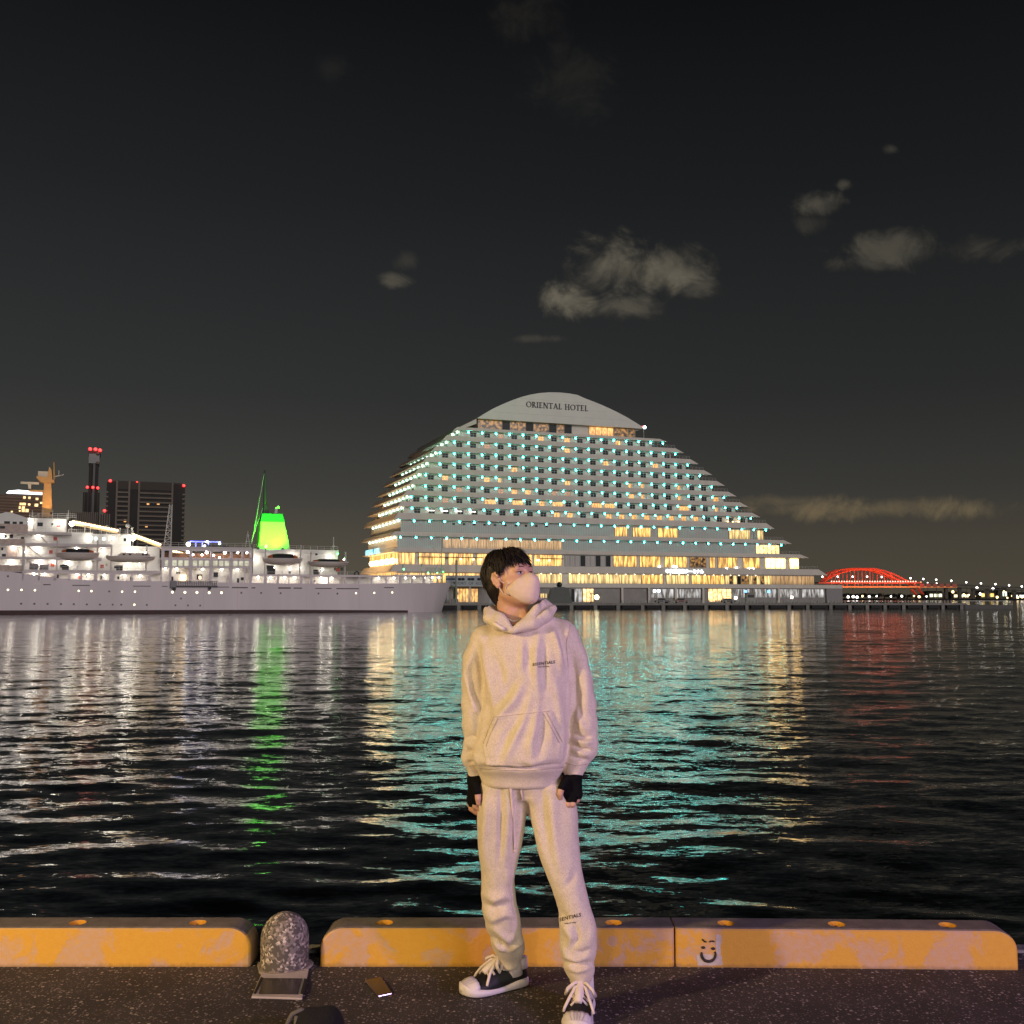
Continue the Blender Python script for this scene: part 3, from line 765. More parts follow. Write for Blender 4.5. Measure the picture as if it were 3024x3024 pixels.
UE = su((1331, 1720), 8.5)[0]; UT = su((1205, 1720))[0]
BEAM = 17.0
def nd(u, z=6.0):
    """near side offset of the hull plating at station u"""
    if u < -22: return BEAM / 2 * min(1., (-22 - u) / 46.) ** 2.2
    t = max(0., min(1., (u - UT) / (UE - UT)))
    flare = .35 + .65 * max(0, min(1, (z + 2) / 8.))
    return BEAM / 2 * (1 - (1 - t ** 2.2) * (1 - 0.0)) * (1.0 if t <= 0 else 1.0) if t > 0 else 0.0
def sheer(u):
    xs = [-68, 0, su((200, 1711))[0], su((437, 1716))[0], su((770, 1722))[0], su((1000, 1724))[0], su((1200, 1722.5))[0], UE]
    zs = [9.6, 7.2, su((200, 1711.5))[1], su((437, 1716))[1], su((770, 1722))[1], su((1000, 1724))[1], su((1200, 1722.5))[1], su((1330, 1720))[1]]
    return float(np.interp(u, xs, zs))
def hull():
    mb = MB(); us = list(np.linspace(-68, -22, 14))[:-1] + list(np.linspace(-22, UT, 24)) + list(UT + (UE - UT) * np.linspace(.06, 1, 16))
    zs = [-4.0, -1.2, 0., 2., 4., None]
    rings = []
    for u in us:
        ring = []
        zt = sheer(u)
        for z in zs:
            zz = zt if z is None else min(z, zt)
            # the end is raked: lower stations finish earlier
            rake = 2.4 * max(0., 1 - (zz + 1.8) / (zt + 1.8)) * max(0., (u - UT) / (UE - UT))
            ring.append((u - rake, nd(u, zz), zz))
        far = [(x, BEAM - y, z) for x, y, z in ring[::-1]]
        rings.append(ring + far)
    n = len(rings[0]); V = [v for r in rings for v in r]
    F_ = [(i * n + k, (i + 1) * n + k, (i + 1) * n + (k + 1) % n, i * n + (k + 1) % n) for i in range(len(rings) - 1) for k in range(n)]
    F_ += [tuple(range(n)), tuple((len(rings) - 1) * n + k for k in range(n - 1, -1, -1))]
    mb.add(V, F_); return mb
# open white strake would hide the lit gallery, so the solid hull ends at the gallery sill
h = hull(); ho = h.build('hull', HULL, ship)
mb = MB()
us = np.linspace(-40, UT, 40)
for i in range(len(us) - 1):
    for side in (0,):
        q = []
        for u in (us[i], us[i + 1]):
            zt = np.interp(u, [0, 60, 98], [-.95, -1.1, -1.45]); q.append((u, nd(u) - .04, zt))
        (u0, y0, t0), (u1, y1, t1) = q
        rk = lambda u, z: 2.4 * max(0., 1 - (z + 1.8) / (sheer(u) + 1.8)) * max(0., (u - UT) / (UE - UT))
        mb.add([(u0 - rk(u0, -2.6), y0 - .06, -2.6), (u1 - rk(u1, -2.6), y1 - .06, -2.6), (u1 - rk(u1, t1), y1 - .06, t1), (u0 - rk(u0, t0), y0 - .06, t0),
                (u0 - rk(u0, -2.6), y0 + .3, -2.6), (u1 - rk(u1, -2.6), y1 + .3, -2.6), (u1 - rk(u1, t1), y1 + .3, t1), (u0 - rk(u0, t0), y0 + .3, t0)],
               [(0, 1, 2, 3), (3, 2, 6, 7), (5, 4, 7, 6)])
mb.build('boot_top', BOOT, ship)

# ---- gallery strake: sill, head and posts around the lit openings
OPEN = [(70, 113), (118, 159), (167, 202), (208, 238), (243, 277), (287, 322), (339, 388), (392, 438), (446, 475), (479, 499), (507, 558), (567, 618), (627, 678), (686, 722), (726, 737),
        (745, 780), (788, 818), (824, 853), (855, 886), (894, 916), (923, 968), (972, 1018), (1023, 1060), (1064, 1096), (1100, 1138), (1142, 1178), (1186, 1216), (1220, 1250), (1258, 1276), (1280, 1300), (1306, 1318)]
def gal(px):
    b = float(np.interp(px, [70, 200, 437, 600, 770, 1000, 1200, 1330], [1713.5, 1714, 1717, 1719.5, 1722.5, 1724, 1721.5, 1718]))
    t = float(np.interp(px, [70, 437, 476, 478, 740, 742, 1000, 1200, 1330], [1691, 1697, 1697.5, 1676, 1679, 1700.5, 1704, 1703.5, 1701]))
    return t, b
edges = [66] + [x for o in OPEN for x in o] + [1326]
def strake_quad(mb, pa, pb, ya, yb, yc, yd, th=.35):
    P = []
    for px, y0, y1 in ((pa, ya, yb), (pb, yc, yd)):
        u, zt = su((px, y0)); _, zb = su((px, y1)); P.append((u, nd(u), zt, zb))
    (u0, n0, t0, b0), (u1, n1, t1, b1) = P
    mb.add([(u0, n0, b0), (u1, n1, b1), (u1, n1, t1), (u0, n0, t0), (u0, n0 + th, b0), (u1, n1 + th, b1), (u1, n1 + th, t1), (u0, n0 + th, t0)],
           [(0, 1, 2, 3), (7, 6, 5, 4), (0, 4, 5, 1), (3, 2, 6, 7), (1, 5, 6, 2), (0, 3, 7, 4)])
# posts between the openings
for i in range(0, len(edges), 2):
    a, b = edges[i], edges[i + 1]; ta, ba = gal(a); tb, bb = gal(b); mb = MB(); strake_quad(mb, a, b, min(ta, tb) - .01, ba, min(ta, tb) - .01, bb); mb.build('gallery_post', HULL, ship)
# head rail above the gallery
for pts in ([66, 160, 300, 437, 476.5], [742, 850, 1000, 1100, 1200, 1260, 1326]):
    mb = MB()
    for a, b in zip(pts[:-1], pts[1:]):
        strake_quad(mb, a, b, gal(a)[0] - 4.5, gal(a)[0], gal(b)[0] - 4.5, gal(b)[0])
    mb.build('gallery_head', HULL, ship)
# gallery back wall, floor and ceiling
PIER = mat('gallery_white', (.80, .78, .72), .5, .05, .6)
for (pa, pb) in ((60, 476), (478, 741), (743, 1180), (1182, 1300)):
    mb = MB(); ua = su((pa, 1716))[0]; ub = su((pb, 1722))[0]; zb = sheer((ua + ub) / 2) - .6; zt = max(su((pa, gal(pa)[0]))[1], su((pb, gal(pb)[0]))[1]) + .1
    dd = max(nd(ua), nd(ub)) + 2.6
    mb.box(ua, ub, dd, dd + .2, zb, zt); mb.build('gallery_wall', PIER, ship)
    mb = MB(); mb.box(ua, ub, .36 + max(nd(ua), nd(ub)), dd + 9 if pb < 1190 else dd + 4, zt + .02, zt + .22); mb.build('deck', SHD, ship)
# lamps in the gallery bays
lm = MB().ball((0, 0, 0), .20, 8, 5).mesh('deck_lamp', deck_l, True)
lm_big = MB().ball((0, 0, 0), .30, 8, 5).mesh('deck_lamp', deck_l, True)
for k, (a, b) in enumerate(OPEN):
    c = (a + b) / 2 + random.uniform(-.25, .25) * (b - a); t, bt = gal(c); u, z = su((c, t + 3.2))
    if k in (2, 8, 19, 22, 23, 14): continue
    put('deck_lamp', lm, ship, (u, nd(u) + 1.5, z))
# things seen through the openings: doors, vents, boxes
for (conv, x0, y0, x1, y1, mt) in ((a7, 355, 1075, 400, 1115, REDM), (a7, 505, 1055, 540, 1095, GLASS), (a7, 1435, 1070, 1460, 1115, GLASS), (a7, 1675, 1075, 1705, 1115, GLASS), (a7, 1860, 1080, 1885, 1120, GLASS),
      (a7, 1120, 1070, 1145, 1105, REDM), (a7, 735, 1065, 755, 1100, TEAK), (a7, 812, 1050, 838, 1105, DARK), (a4, 640, 955, 720, 1030, warm_s), (a4, 878, 948, 950, 1020, DARK), (a4, 905, 970, 940, 1015, warm_s), (a4, 1118, 920, 1180, 985, DARK),
      (a4, 585, 912, 605, 938, DARK), (a4, 615, 912, 632, 936, DARK), (a4, 1505, 990, 1545, 1030, DARK), (a4, 515, 980, 542, 1040, DARK), (a4, 1450, 1005, 1480, 1065, DARK),
      (az4, 790, 878, 800, 890, DARK), (a70, 960, 1375, 1040, 1440, lamp_mat('gallery_door_lit', (1, .92, .76), 1.4))):
    sb(conv, x0, y0, x1, y1, 2.35, 2.55).build('door', mt, ship)

# ---- mid block with three tiers of openings
def frame_wall(px0, px1, rows, name='side_frame', w=0., th=.4):
    """plating with rectangular openings: rows = [(ytop, ybottom, [(x0,x1)...])] in photo pixels from top to bottom"""
    mb = MB()
    def rect(x0, y0, x1, y1):
        u0, zt = su((x0, y0), w); u1, _ = su((x1, y0), w); _, zb = su((x0, y1), w); mb.box(u0, u1, w, w + th, zb, zt)
    prev = None
    for (yt, yb, ops) in rows:
        if prev is not None: rect(px0, prev, px1, yt)
        if ops is None: prev = yt; continue
        xs = [px0] + [x for o in ops for x in o] + [px1]
        for i in range(0, len(xs), 2):
            if xs[i + 1] - xs[i] > .3: rect(xs[i], yt, xs[i + 1], yb)
        prev = yb
    return mb.build(name, HULL, ship)
B = lambda *v: [(400 + v[i] * .20704, 400 + v[i + 1] * .20704) for i in range(0, len(v), 2)]
frame_wall(477, 745, [(1619, 1619, None), (1625.5, 1648, B(415, 480, 525, 770, 815, 1070, 1105, 1355, 1390, 1515, 1545, 1635)),
                       (1653.5, 1671, B(418, 468, 525, 595, 612, 680, 697, 765, 818, 888, 905, 970, 987, 1055, 1108, 1175, 1192, 1258, 1273, 1340, 1395, 1460, 1478, 1540, 1557, 1622)), (1676, 1676, None)])
mb = sb(ident, 477, 1617.5, 745, 1619, 0, 16); mb.build('deck', SHD, ship)
for (yy, nm) in ((1649.5, 'deck'), (1673, 'deck')): sb(ident, 478, yy, 744, yy + 1.6, .42, 15).build(nm, SHD, ship)
sb(ident, 478, 1650.8, 744, 1673, 2.2, 2.4).build('gallery_wall', PIER, ship)
for x in (418, 525, 612, 697, 818, 905, 987, 1108, 1192, 1273, 1395, 1478, 1557):     # curtained windows in the middle tier
    sb(a4, x + 2, 742, x + 64, 826, .30, .34).build('window', room_mat('cabin_window', (1., .86, .52), (.86, .95, .72), .62, .6, 1.2, .6), ship)
sb(ident, 478, 1636, 744, 1649, 3.4, 3.6).build('bulkhead', mat('cafe_brown', (.16, .075, .04), .6), ship)
for (x, y, l) in ((745, 632, 1), (1015, 635, 1), (1275, 640, 1), (1115, 675, 0), (820, 668, 0), (950, 670, 0), (1200, 708, 0), (1460, 640, 0), (1590, 640, 0)):
    u, z = su(a4(x, y), 1.2); put('deck_lamp', lm_big if l else lm, ship, (u, 1.2, z))
# tilted string of warm lights along the awnings
for (p0, p1, n) in (((590, 690), (965, 765), 16), ((1080, 795), (1312, 880), 12), ((1405, 930), (1530, 962), 6)):
    a = su(a3(*p0), 5.); b = su(a3(*p1), 5.)
    mb = MB(); mb.add([(a[0], 5., a[1]), (b[0], 5., b[1]), (b[0], 5.0, b[1] + 1.0), (a[0], 5.0, a[1] + 1.0), (a[0], 7.2, a[1] + .6), (b[0], 7.2, b[1] + .6), (b[0], 7.2, b[1] + 1.4), (a[0], 7.2, a[1] + 1.4)],
        [(0, 1, 2, 3), (3, 2, 6, 7), (5, 4, 7, 6), (1, 5, 6, 2), (4, 0, 3, 7), (0, 4, 5, 1)]); mb.build('awning', mat('awning_cream', (.72, .60, .38), .7), ship)
    for i in range(n):
        t = (i + .5) / n; mb = MB(); mb.ball((a[0] + (b[0] - a[0]) * t, 4.8, a[1] + (b[1] - a[1]) * t + .75), .24, 6, 4); mb.build('string_lamp', lamp_mat('string_lamp', (1., .72, .36), 7.), ship)

# ---- superstructure at the bridge end
sb(ident, -60, 1573, 275, 1689, 2.6, 14).build('deck_house', SHW, ship)
for (y, xa, xb) in ((1572, -60, 212), (1607.5, -60, 330), (1647.5, -60, 300), (1686, -60, 478)):
    sb(ident, xa, y, xb, y + 2.2, .3, 15).build('deck', SHD, ship)
sb(a7, -300, 330, 395, 440, .1, 6).build('bridge_wing', TEAK, ship)
sb(a7, -300, 540, 355, 605, .1, .5).build('bulwark', TEAK, ship); sb(a7, -300, 915, 330, 992, .1, .5).build('bulwark', TEAK, ship)
sb(a7, 322, 605, 360, 995, .1, .6).build('pillar', SHD, ship)
# rounded wheelhouse
P = [a7(x, y) for x, y in ((-300, 330), (-300, 190), (20, 175), (80, 156), (150, 160), (260, 195), (380, 235), (400, 260), (400, 330))]
mb = MB(); mb.prism([su(p, 1.2) for p in P], 1.2, 13); mb.build('wheelhouse', SHW, ship)
for (x0, y0, x1, y1) in ((60, 287, 142, 328), (180, 293, 240, 330), (276, 292, 328, 338)): sb(a7, x0, y0, x1, y1, 1.1, 1.3).build('window', GLASS, ship)
for (x0, y0, x1, y1) in ((0, 355, 72, 390),): sb(a7, x0, y0, x1, y1, .02, .2).build('window', GLASS, ship)
for (x0, y0, x1, y1) in ((45, 482, 95, 520), (135, 476, 186, 524), (20, 662, 46, 700), (28, 752, 86, 790), (300, 510, 345, 540)): sb(a7, x0, y0, x1, y1, 2.5, 2.7).build('window', GLASS, ship)
sb(a7, 100, 660, 245, 800, 2.3, 2.7).build('door', TEAK, ship)
# top house behind the wheelhouse
sb(a7, 395, 252, 952, 440, 3., 12).build('deck_house', SHW, ship)
sb(a7, 535, 305, 612, 356, 2.9, 3.1).build('window', GLASS, ship); sb(a7, 735, 315, 760, 345, 2.9, 3.1).build('window', GLASS, ship); sb(a7, 810, 340, 860, 365, 2.9, 3.1).build('locker', REDM, ship)
sb(a7, 940, 255, 958, 440, 2.2, 2.5).build('pillar', SHD, ship); sb(a7, 478, 250, 498, 440, 2.2, 2.5).build('pillar', SHD, ship)
# second house
sb(a7, 975, 470, 1575, 640, 2.8, 12).build('deck_house', SHW, ship); sb(a7, 1575, 475, 1872, 655, 4.0, 12).build('deck_house', SHW, ship)
for (x0, y0, x1, y1, mt) in ((1105, 510, 1137, 552, GLASS), (1228, 522, 1255, 550, GLASS), (1345, 515, 1385, 552, lamp_mat('port_lit', (.7, .95, .85), 2.)), (1462, 520, 1498, 555, lamp_mat('port_lit', (.7, .95, .85), 2.)), (1765, 530, 1800, 572, GLASS)):
    sb(a7, x0, y0, x1, y1, 2.7, 2.9).build('window', mt, ship)
sb(a7, 980, 650, 2280, 815, 3.4, 12).build('deck_house', SHW, ship); sb(a7, 690, 820, 2290, 1000, 3.2, 12).build('deck_house', SHW, ship)
for (x0, y0, x1, y1) in ((1505, 890, 1535, 925), (1815, 895, 1840, 935), (1140, 875, 1180, 892), (1175, 950, 1205, 970)): sb(a7, x0, y0, x1, y1, 3.1, 3.3).build('window', mat('pale_panel', (.45, .42, .34), .6), ship)
# upper decks rails
RAIL = mat('ship_rail', (.62, .60, .58), .5)
def rail(conv, x0, y0, x1, y1, w, hgt=1.05, n=None):
    a = su(conv(x0, y0), w); b = su(conv(x1, y1), w); mb = MB(); L = math.hypot(b[0] - a[0], b[1] - a[1]); n = n or max(2, int(L / 1.6))
    for q in range(3): mb.bar((a[0], w, a[1] + hgt * (q + 1) / 3), (b[0], w, b[1] + hgt * (q + 1) / 3), .035, n=4)
    for q in range(n + 1):
        t = q / n; mb.bar((a[0] + (b[0] - a[0]) * t, w, a[1] + (b[1] - a[1]) * t), (a[0] + (b[0] - a[0]) * t, w, a[1] + (b[1] - a[1]) * t + hgt), .04, n=4)
    return mb.build('rail', RAIL, ship)
rail(a7, 420, 248, 1085, 258, 3.0, 1.15); rail(a7, 500, 440, 950, 440, .6, 1.1); rail(a7, 360, 618, 1560, 640, .6); rail(a7, 365, 808, 800, 815, .6); rail(a7, 360, 1000, 2280, 1008, .6)
rail(a7, 975, 470, 1900, 480, 3.0, 1.0); rail(a4, 380, 575, 1640, 590, .3, 1.3); rail(a70, 190, 1065, 1150, 1085, 3.2, 1.3); rail(a70, 180, 1355, 1255, 1358, .5); rail(az4, 1030, 845, 1390, 845, .9, 1.0)
# stairs
for (p, q) in (((555, 470), (710, 640)), ((385, 632), (595, 805)), ((365, 820), (475, 905))):
    a = su(a7(*p), 1.0); b = su(a7(*q), 1.0); mb = MB()
    for w_ in (.9, 1.7): mb.bar((a[0], w_, a[1]), (b[0], w_, b[1]), .16, n=4)
    for k in range(9):
        t = k / 9; mb.box(a[0] + (b[0] - a[0]) * t - .12, a[0] + (b[0] - a[0]) * t + .12, .9, 1.7, a[1] + (b[1] - a[1]) * t, a[1] + (b[1] - a[1]) * t + .05)
    mb.build('stair', SHD, ship)
# deck gear
for (conv, x0, y0, x1, y1) in ((a7, 885, 905, 982, 1005), (a7, 1660, 915, 1752, 1020)):
    sb(conv, x0, y0, x1, y1, .9, 2.2).build('winch', DARK, ship); sb(conv, x0 - 30, y0 + 5, x0 + 40, y0 + 40, .8, 1.5).build('winch_drum', DARK, ship)
for (conv, x0, y0, x1, y1) in ((az4, 462, 772, 515, 840), (az4, 795, 802, 830, 848)):
    sb(conv, x0, y0 + 18, x1, y1, .9, 2.2).build('winch', DARK, ship); sb(conv, x0 - 5, y0, x1 - 10, y0 + 24, .8, 1.6).build('winch_drum', DARK, ship)
for (x, y) in ((485, 930), (628, 945)):
    u, z = su(a7(x, y), 1.4); mb = MB(); mb.bar((u - .75, 1.4, z), (u + .75, 1.4, z), .62, n=12); mb.bar((u - .85, 1.4, z), (u - .75, 1.4, z), .78, n=12); mb.bar((u + .75, 1.4, z), (u + .85, 1.4, z), .78, n=12)
    mb.box(u - .6, u + .6, 1.2, 1.6, z - 1.0, z - .5); mb.build('rope_reel', mat('reel_grey', (.32, .30, .31), .7), ship)
for (conv, x, y, s_) in ((a7, 790, 537, 26), (a7, 726, 725, 26), (a7, 750, 912, 26), (a7, 1457, 930, 24), (az4, 962, 804, 12)):
    sb(conv, x - s_, y - s_, x + s_, y + s_, 2.4, 2.75).build('life_ring_box', REDM, ship)
u, z = su(az4(1095, 832), .8)
mb = MB(); mb.tube([(u + .5 * math.cos(t), .8, z + .5 * math.sin(t)) for t in np.linspace(0, 2 * math.pi, 15)], .14, 6); mb.build('life_ring', DARK, ship, True)
# posts and davits
def davit(conv, x, y0, y1, w=.3, r=.17):
    u, zt = su(conv(x, y0), w); _, zb = su(conv(x, y1), w); mb = MB(); mb.tube([(u, w + .8, zb), (u, w + .5, (zb + zt) / 2), (u, w - .2, zt)], r, 6); mb.build('davit', SHD, ship)
for x in (820, 1397): davit(a7, x, 560, 1000)
for x in (1592, 2095): davit(a7, x, 630, 1005)
for x in (328, 728): davit(a70, x, 1005, 1350)
for x in (845, 1240): davit(a70, x, 1080, 1350)
# deck lamps (the bright white flares)
for (x, y, big) in ((110, 868, 1), (95, 990, 1), (20, 775, 1), (245, 655, 1), (475, 668, 1), (320, 765, 1), (305, 880, 1), (320, 990, 1), (720, 790, 1), (555, 1000, 1), (725, 1002, 0), (625, 872, 0), (840, 892, 1), (925, 790, 1), (1050, 892, 1), (1100, 900, 0), (1040, 1005, 1), (1135, 1005, 0), (1185, 905, 0), (440, 985, 0), (200, 900, 0)):
    u, z = su(a3(x, y), 2.0); put('deck_lamp', lm_big if big else lm, ship, (u, 2.0, z - .25))
for (x, y) in ((585, 680), (1085, 800)):
    u, z = su(a3(x, y), 2.4); put('deck_lamp', MB().ball((0, 0, 0), .5, 8, 6).mesh('deck_lamp', deck_l, True), ship, (u, 2.4, z))
    mb = MB(); mb.bar((u, 2.4, z), (u, 2.9, z - 2.0), .06); mb.build('lamp_post', SHD, ship)
# ---- after part: white house, funnel, low decks
sb(a70, 185, 1085, 1150, 1355, 3.2, 13).build('deck_house', SHW, ship)
sb(a70, 185, 1062, 1160, 1085, 2.8, 14).build('deck', SHW, ship)
sb(ident, 745, 1699, 1150, 1701, .4, 12).build('deck', SHD, ship)
for (x, y, big) in ((380, 725, 1), (500, 785, 1), (640, 697, 1), (690, 783, 0), (905, 705, 1), (620, 790, 0), (850, 797, 0), (1005, 722, 0)):
    u, z = su(az4(x, y), 2.2); put('deck_lamp', lm_big if big else lm, ship, (u, 2.2, z - .2))
for (x0, y0, x1, y1, mt) in ((935, 788, 945, 808, GLASS), (985, 788, 995, 806, GLASS), (610, 815, 625, 830, GLASS), (800, 686, 816, 700, DARK)): sb(az4, x0, y0, x1, y1, 3.1, 3.3).build('window', mt, ship)
# funnel: tapered casing, bright green below, dark green band, black stack
def fr(pts0, pts1, w0, w1, wt0, wt1, name, mt):
    """frustum: bottom edge pts0=(pxl,pxr,py), top edge pts1"""
    (l0, r0, y0), (l1, r1, y1) = pts0, pts1; wm = (w0 + wt0) / 2
    ul0, zb = su((l0, y0), 8.); ur0, _ = su((r0, y0), 8.); ul1, zt = su((l1, y1), 8.); ur1, _ = su((r1, y1), 8.)
    mb = MB(); mb.add([(ul0, w0, zb), (ur0, w0, zb), (ur0, w1, zb), (ul0, w1, zb), (ul1, wt0, zt), (ur1, wt0, zt), (ur1, wt1, zt), (ul1, wt1, zt)],
        [(3, 2, 1, 0), (4, 5, 6, 7), (0, 1, 5, 4), (1, 2, 6, 5), (2, 3, 7, 6), (3, 0, 4, 7)]); return mb.build(name, mt, ship, bevel=.12)
fr((760, 852, 1624), (767, 836, 1540.5), 5.5, 10.5, 6.3, 9.7, 'funnel', mat('funnel_pale', (.55, .70, .30), .45, .05, .5))
fr((766, 837, 1540.2), (771, 832, 1516), 6.25, 9.75, 6.6, 9.4, 'funnel_band', mat('funnel_band_green', (.02, .19, .08), .5))
fr((774, 795, 1515.8), (778.5, 787, 1487), 7.2, 8.8, 7.6, 8.4, 'funnel_stack', mat('funnel_black', (.008, .010, .008), .5))
fr((778, 788, 1487), (779.5, 785, 1389), 7.6, 8.4, 7.75, 8.25, 'funnel_stack', MATS['funnel_black'])
mb = MB(); u, z = su((814, 1514), 8.); mb.tube([(u, 8, z - .3), (u + .1, 8, z + 1.0), (u + .7, 8, z + 1.4)], [.4, .4, .45], 8); mb.build('exhaust_pipe', SHW, ship)
for (p, q) in (((742, 1607), (780, 1400)), ((741, 1600), (776, 1500)), ((832, 1612), (812, 1520)), ((822, 1612), (806, 1545))):
    a = su(p, 7.0); b = su(q, 7.6); mb = MB(); mb.bar((a[0], 6.4, a[1]), (b[0], 7.6, b[1]), .05, n=4); mb.build('stay_wire', RAIL, ship)
u, z = su((731, 1615), 4.); mb = MB()
for (x, y) in ((-.5, 0), (.5, 0)): mb.bar((u + x, 4, z), (u + x * .3, 4, z + 2.4), .1, n=5)
mb.box(u - .5, u + .5, 3.7, 4.3, z + 1.2, z + 1.35); mb.ball((u, 4, z + 2.6), .35, 8, 5); mb.bar((u, 4, z + 2.4), (u, 4, z + 3.6), .08); mb.build('searchlight_stand', RAIL, ship)
# green lamps aimed at the funnel
for (px, w, e) in ((785, -.4, 30000), (835, .2, 25000), (762, 1.0, 9000)):
    u, z = su((px, 1616), w); tu, tz = su((800, 1566), 8.)
    mb = MB(); mb.box(u - .2, u + .2, w - .2, w + .2, z - .5, z - .2); mb.build('floodlight_housing', DARK, ship)
    ld = bpy.data.lights.new('funnel_light', 'SPOT'); ld.energy = e; ld.color = (.055, 1., .004); ld.spot_size = R(85); ld.spot_blend = .7; ld.shadow_soft_size = .25
    lo = bpy.data.objects.new('funnel_light', ld); col.objects.link(lo); lo.parent = ship; lo.location = (u, w, z + .1)
    lo.rotation_euler = (Vector((tu, 6.3, tz)) - Vector((u, w, z))).to_track_quat('-Z', 'Y').to_euler()
# green lit mooring deck at the far end
gl = lamp_mat('green_lamp', (.08, 1., .18), 14.)
for (x, y) in ((1755, 815), (1610, 825), (1690, 822), (1010, 715), (955, 690), (1425, 800)):
    u, z = su(az4(x, y), 2.0); mb = MB(); mb.ball((u, max(nd(u), .2) + 1.2, z), .2, 6, 4); mb.build('green_lamp', gl, ship)
GR = mat('ship_green_rail', (.42, .52, .42), .5)
def grail(x0, x1, y0, y1, n):
    a = az4(x0, y0); b = az4(x1, y1); mb = MB(); ua, za = su((a[0], a[1])); ub, zb = su((b[0], b[1])); hh = 1.9
    for q in range(n + 1):
        t = q / n; u = ua + (ub - ua) * t; z = za + (zb - za) * t; w = nd(u) + .3; mb.bar((u, w, z), (u, w, z + hh), .07, n=4)
        if q < n:
            u2 = ua + (ub - ua) * (q + 1) / n; z2_ = za + (zb - za) * (q + 1) / n
            for f in (.5, 1.): mb.bar((u, w, z + hh * f), (u2, nd(u2) + .3, z2_ + hh * f), .06, n=4)
    mb.build('rail', GR, ship)
grail(1600, 1765, 845, 845, 14); rail(az4, 1385, 845, 1600, 845, 1.0, 1.0)
u, z = su(az4(1745, 845), 0); w = nd(u) + .8
mb = MB(); mb.bar((u, w, z), (u + .2, w, z + 9.2), .14, .06); mb.bar((u, w, z + 4.6), (u - 3.2, w, z + 8.0), .06, n=4); mb.bar((u - 2.2, w, z), (u, w, z + 5.), .06, n=4); mb.build('ensign_staff', GR, ship)
for x in (1425, 1557): 
    u, z = su(az4(x, 845), 1.5); mb = MB(); mb.bar((u, 1.5, z), (u, 1.5, z + 2.9), .14, n=6); mb.build('mooring_post', GR, ship)
u, z = su(az4(928, 672), 4.); mb = MB(); mb.bar((u, 4, z - .3), (u, 4, z + 3.4), .18, .12); mb.box(u - .3, u + .3, 3.8, 4.2, z + 1., z + 1.4); mb.build('signal_mast', RAIL, ship)
u, z = su(az4(1017, 725), 2.); mb = MB(); mb.bar((u, 2, z - 1.6), (u, 2, z + 1.6), .16, .12); mb.build('signal_mast', RAIL, ship)
# ---- main mast over the bridge, its orange light partly put into the buff colour
BUFF = mat('mast_buff', (.62, .34, .10), .5, .08)
u0, zb = su((138, 1520), 7.); u1, zt = su((138, 1426), 7.)
fr2 = MB(); cu_ = u0
fr2.add([(cu_ - 1.05, 6.2, zb - .5), (cu_ + 1.15, 6.2, zb - .5), (cu_ + 1.15, 7.8, zb - .5), (cu_ - 1.05, 7.8, zb - .5), (cu_ - .75, 6.5, zt), (cu_ + .65, 6.5, zt), (cu_ + .65, 7.5, zt), (cu_ - .75, 7.5, zt)],
        [(3, 2, 1, 0), (4, 5, 6, 7), (0, 1, 5, 4), (1, 2, 6, 5), (2, 3, 7, 6), (3, 0, 4, 7)])
fr2.build('mast', BUFF, ship)
P = [a3(x, y) for x, y in ((325, 325), (440, 325), (443, 345), (400, 345), (360, 345), (330, 335))]
mb = MB(); mb.prism([su(p, 6.)for p in [a3(x, y) for x, y in ((345, 345), (443, 345), (443, 325), (425, 322), (420, 240), (400, 215), (385, 300), (300, 290), (295, 305), (325, 335))]], 6., 8.); mb.build('mast_head', BUFF, ship)
sb(a3, 310, 255, 395, 300, 6.3, 7.7).build('radar_house', mat('mast_pale', (.68, .60, .48), .5), ship)
a = su(a3(440, 320), 7); b = su(a3(440, 178), 7); mb = MB(); mb.bar((a[0], 7, a[1]), (b[0], 7, b[1]), .22, .12); mb.build('mast_pole', BUFF, ship)
a = su(a3(440, 298), 7); b = su(a3(520, 280), 7); mb = MB(); mb.bar((a[0], 7, a[1]), (b[0], 7, b[1]), .1); mb.bar((b[0] - 1, 7, b[1] - .2), (b[0] - 1, 7, b[1] + .9), .06); mb.build('yard_arm', RAIL, ship)
a = su(a3(168, 347), 7); b = su(a3(318, 347), 7); mb = MB(); mb.box(a[0], b[0], 6.7, 7.3, a[1] - .25, a[1] + .25); mb.box((a[0] + b[0]) / 2 - .3, (a[0] + b[0]) / 2 + .3, 6.7, 7.3, a[1] - 1.2, a[1] - .2); mb.build('radar_scanner', mat('mast_pale', (.68, .60, .48), .5), ship)
a = su(a3(240, 410), 7); b = su(a3(350, 410), 7); mb = MB(); mb.box(a[0], b[0], 6.6, 7.4, a[1] - .25, a[1] + .15); mb.build('mast_bracket', BUFF, ship)
ld = bpy.data.lights.new('mast_light', 'SPOT'); ld.energy = 1500; ld.color = (1., .60, .24); ld.spot_size = R(60); ld.shadow_soft_size = .2
lo = bpy.data.objects.new('mast_light', ld); col.objects.link(lo); lo.parent = ship; lo.location = (u0 + 1., 1.0, zb + .3); lo.rotation_euler = (Vector((u0, 7, (zb + zt) / 2 + 2)) - Vector((u0 + 1., 1., zb + .3))).to_track_quat('-Z', 'Y').to_euler()
mb = MB(); mb.box(u0 + .8, u0 + 1.2, .8, 1.2, zb - .3, zb + .1); mb.build('floodlight_housing', DARK, ship)
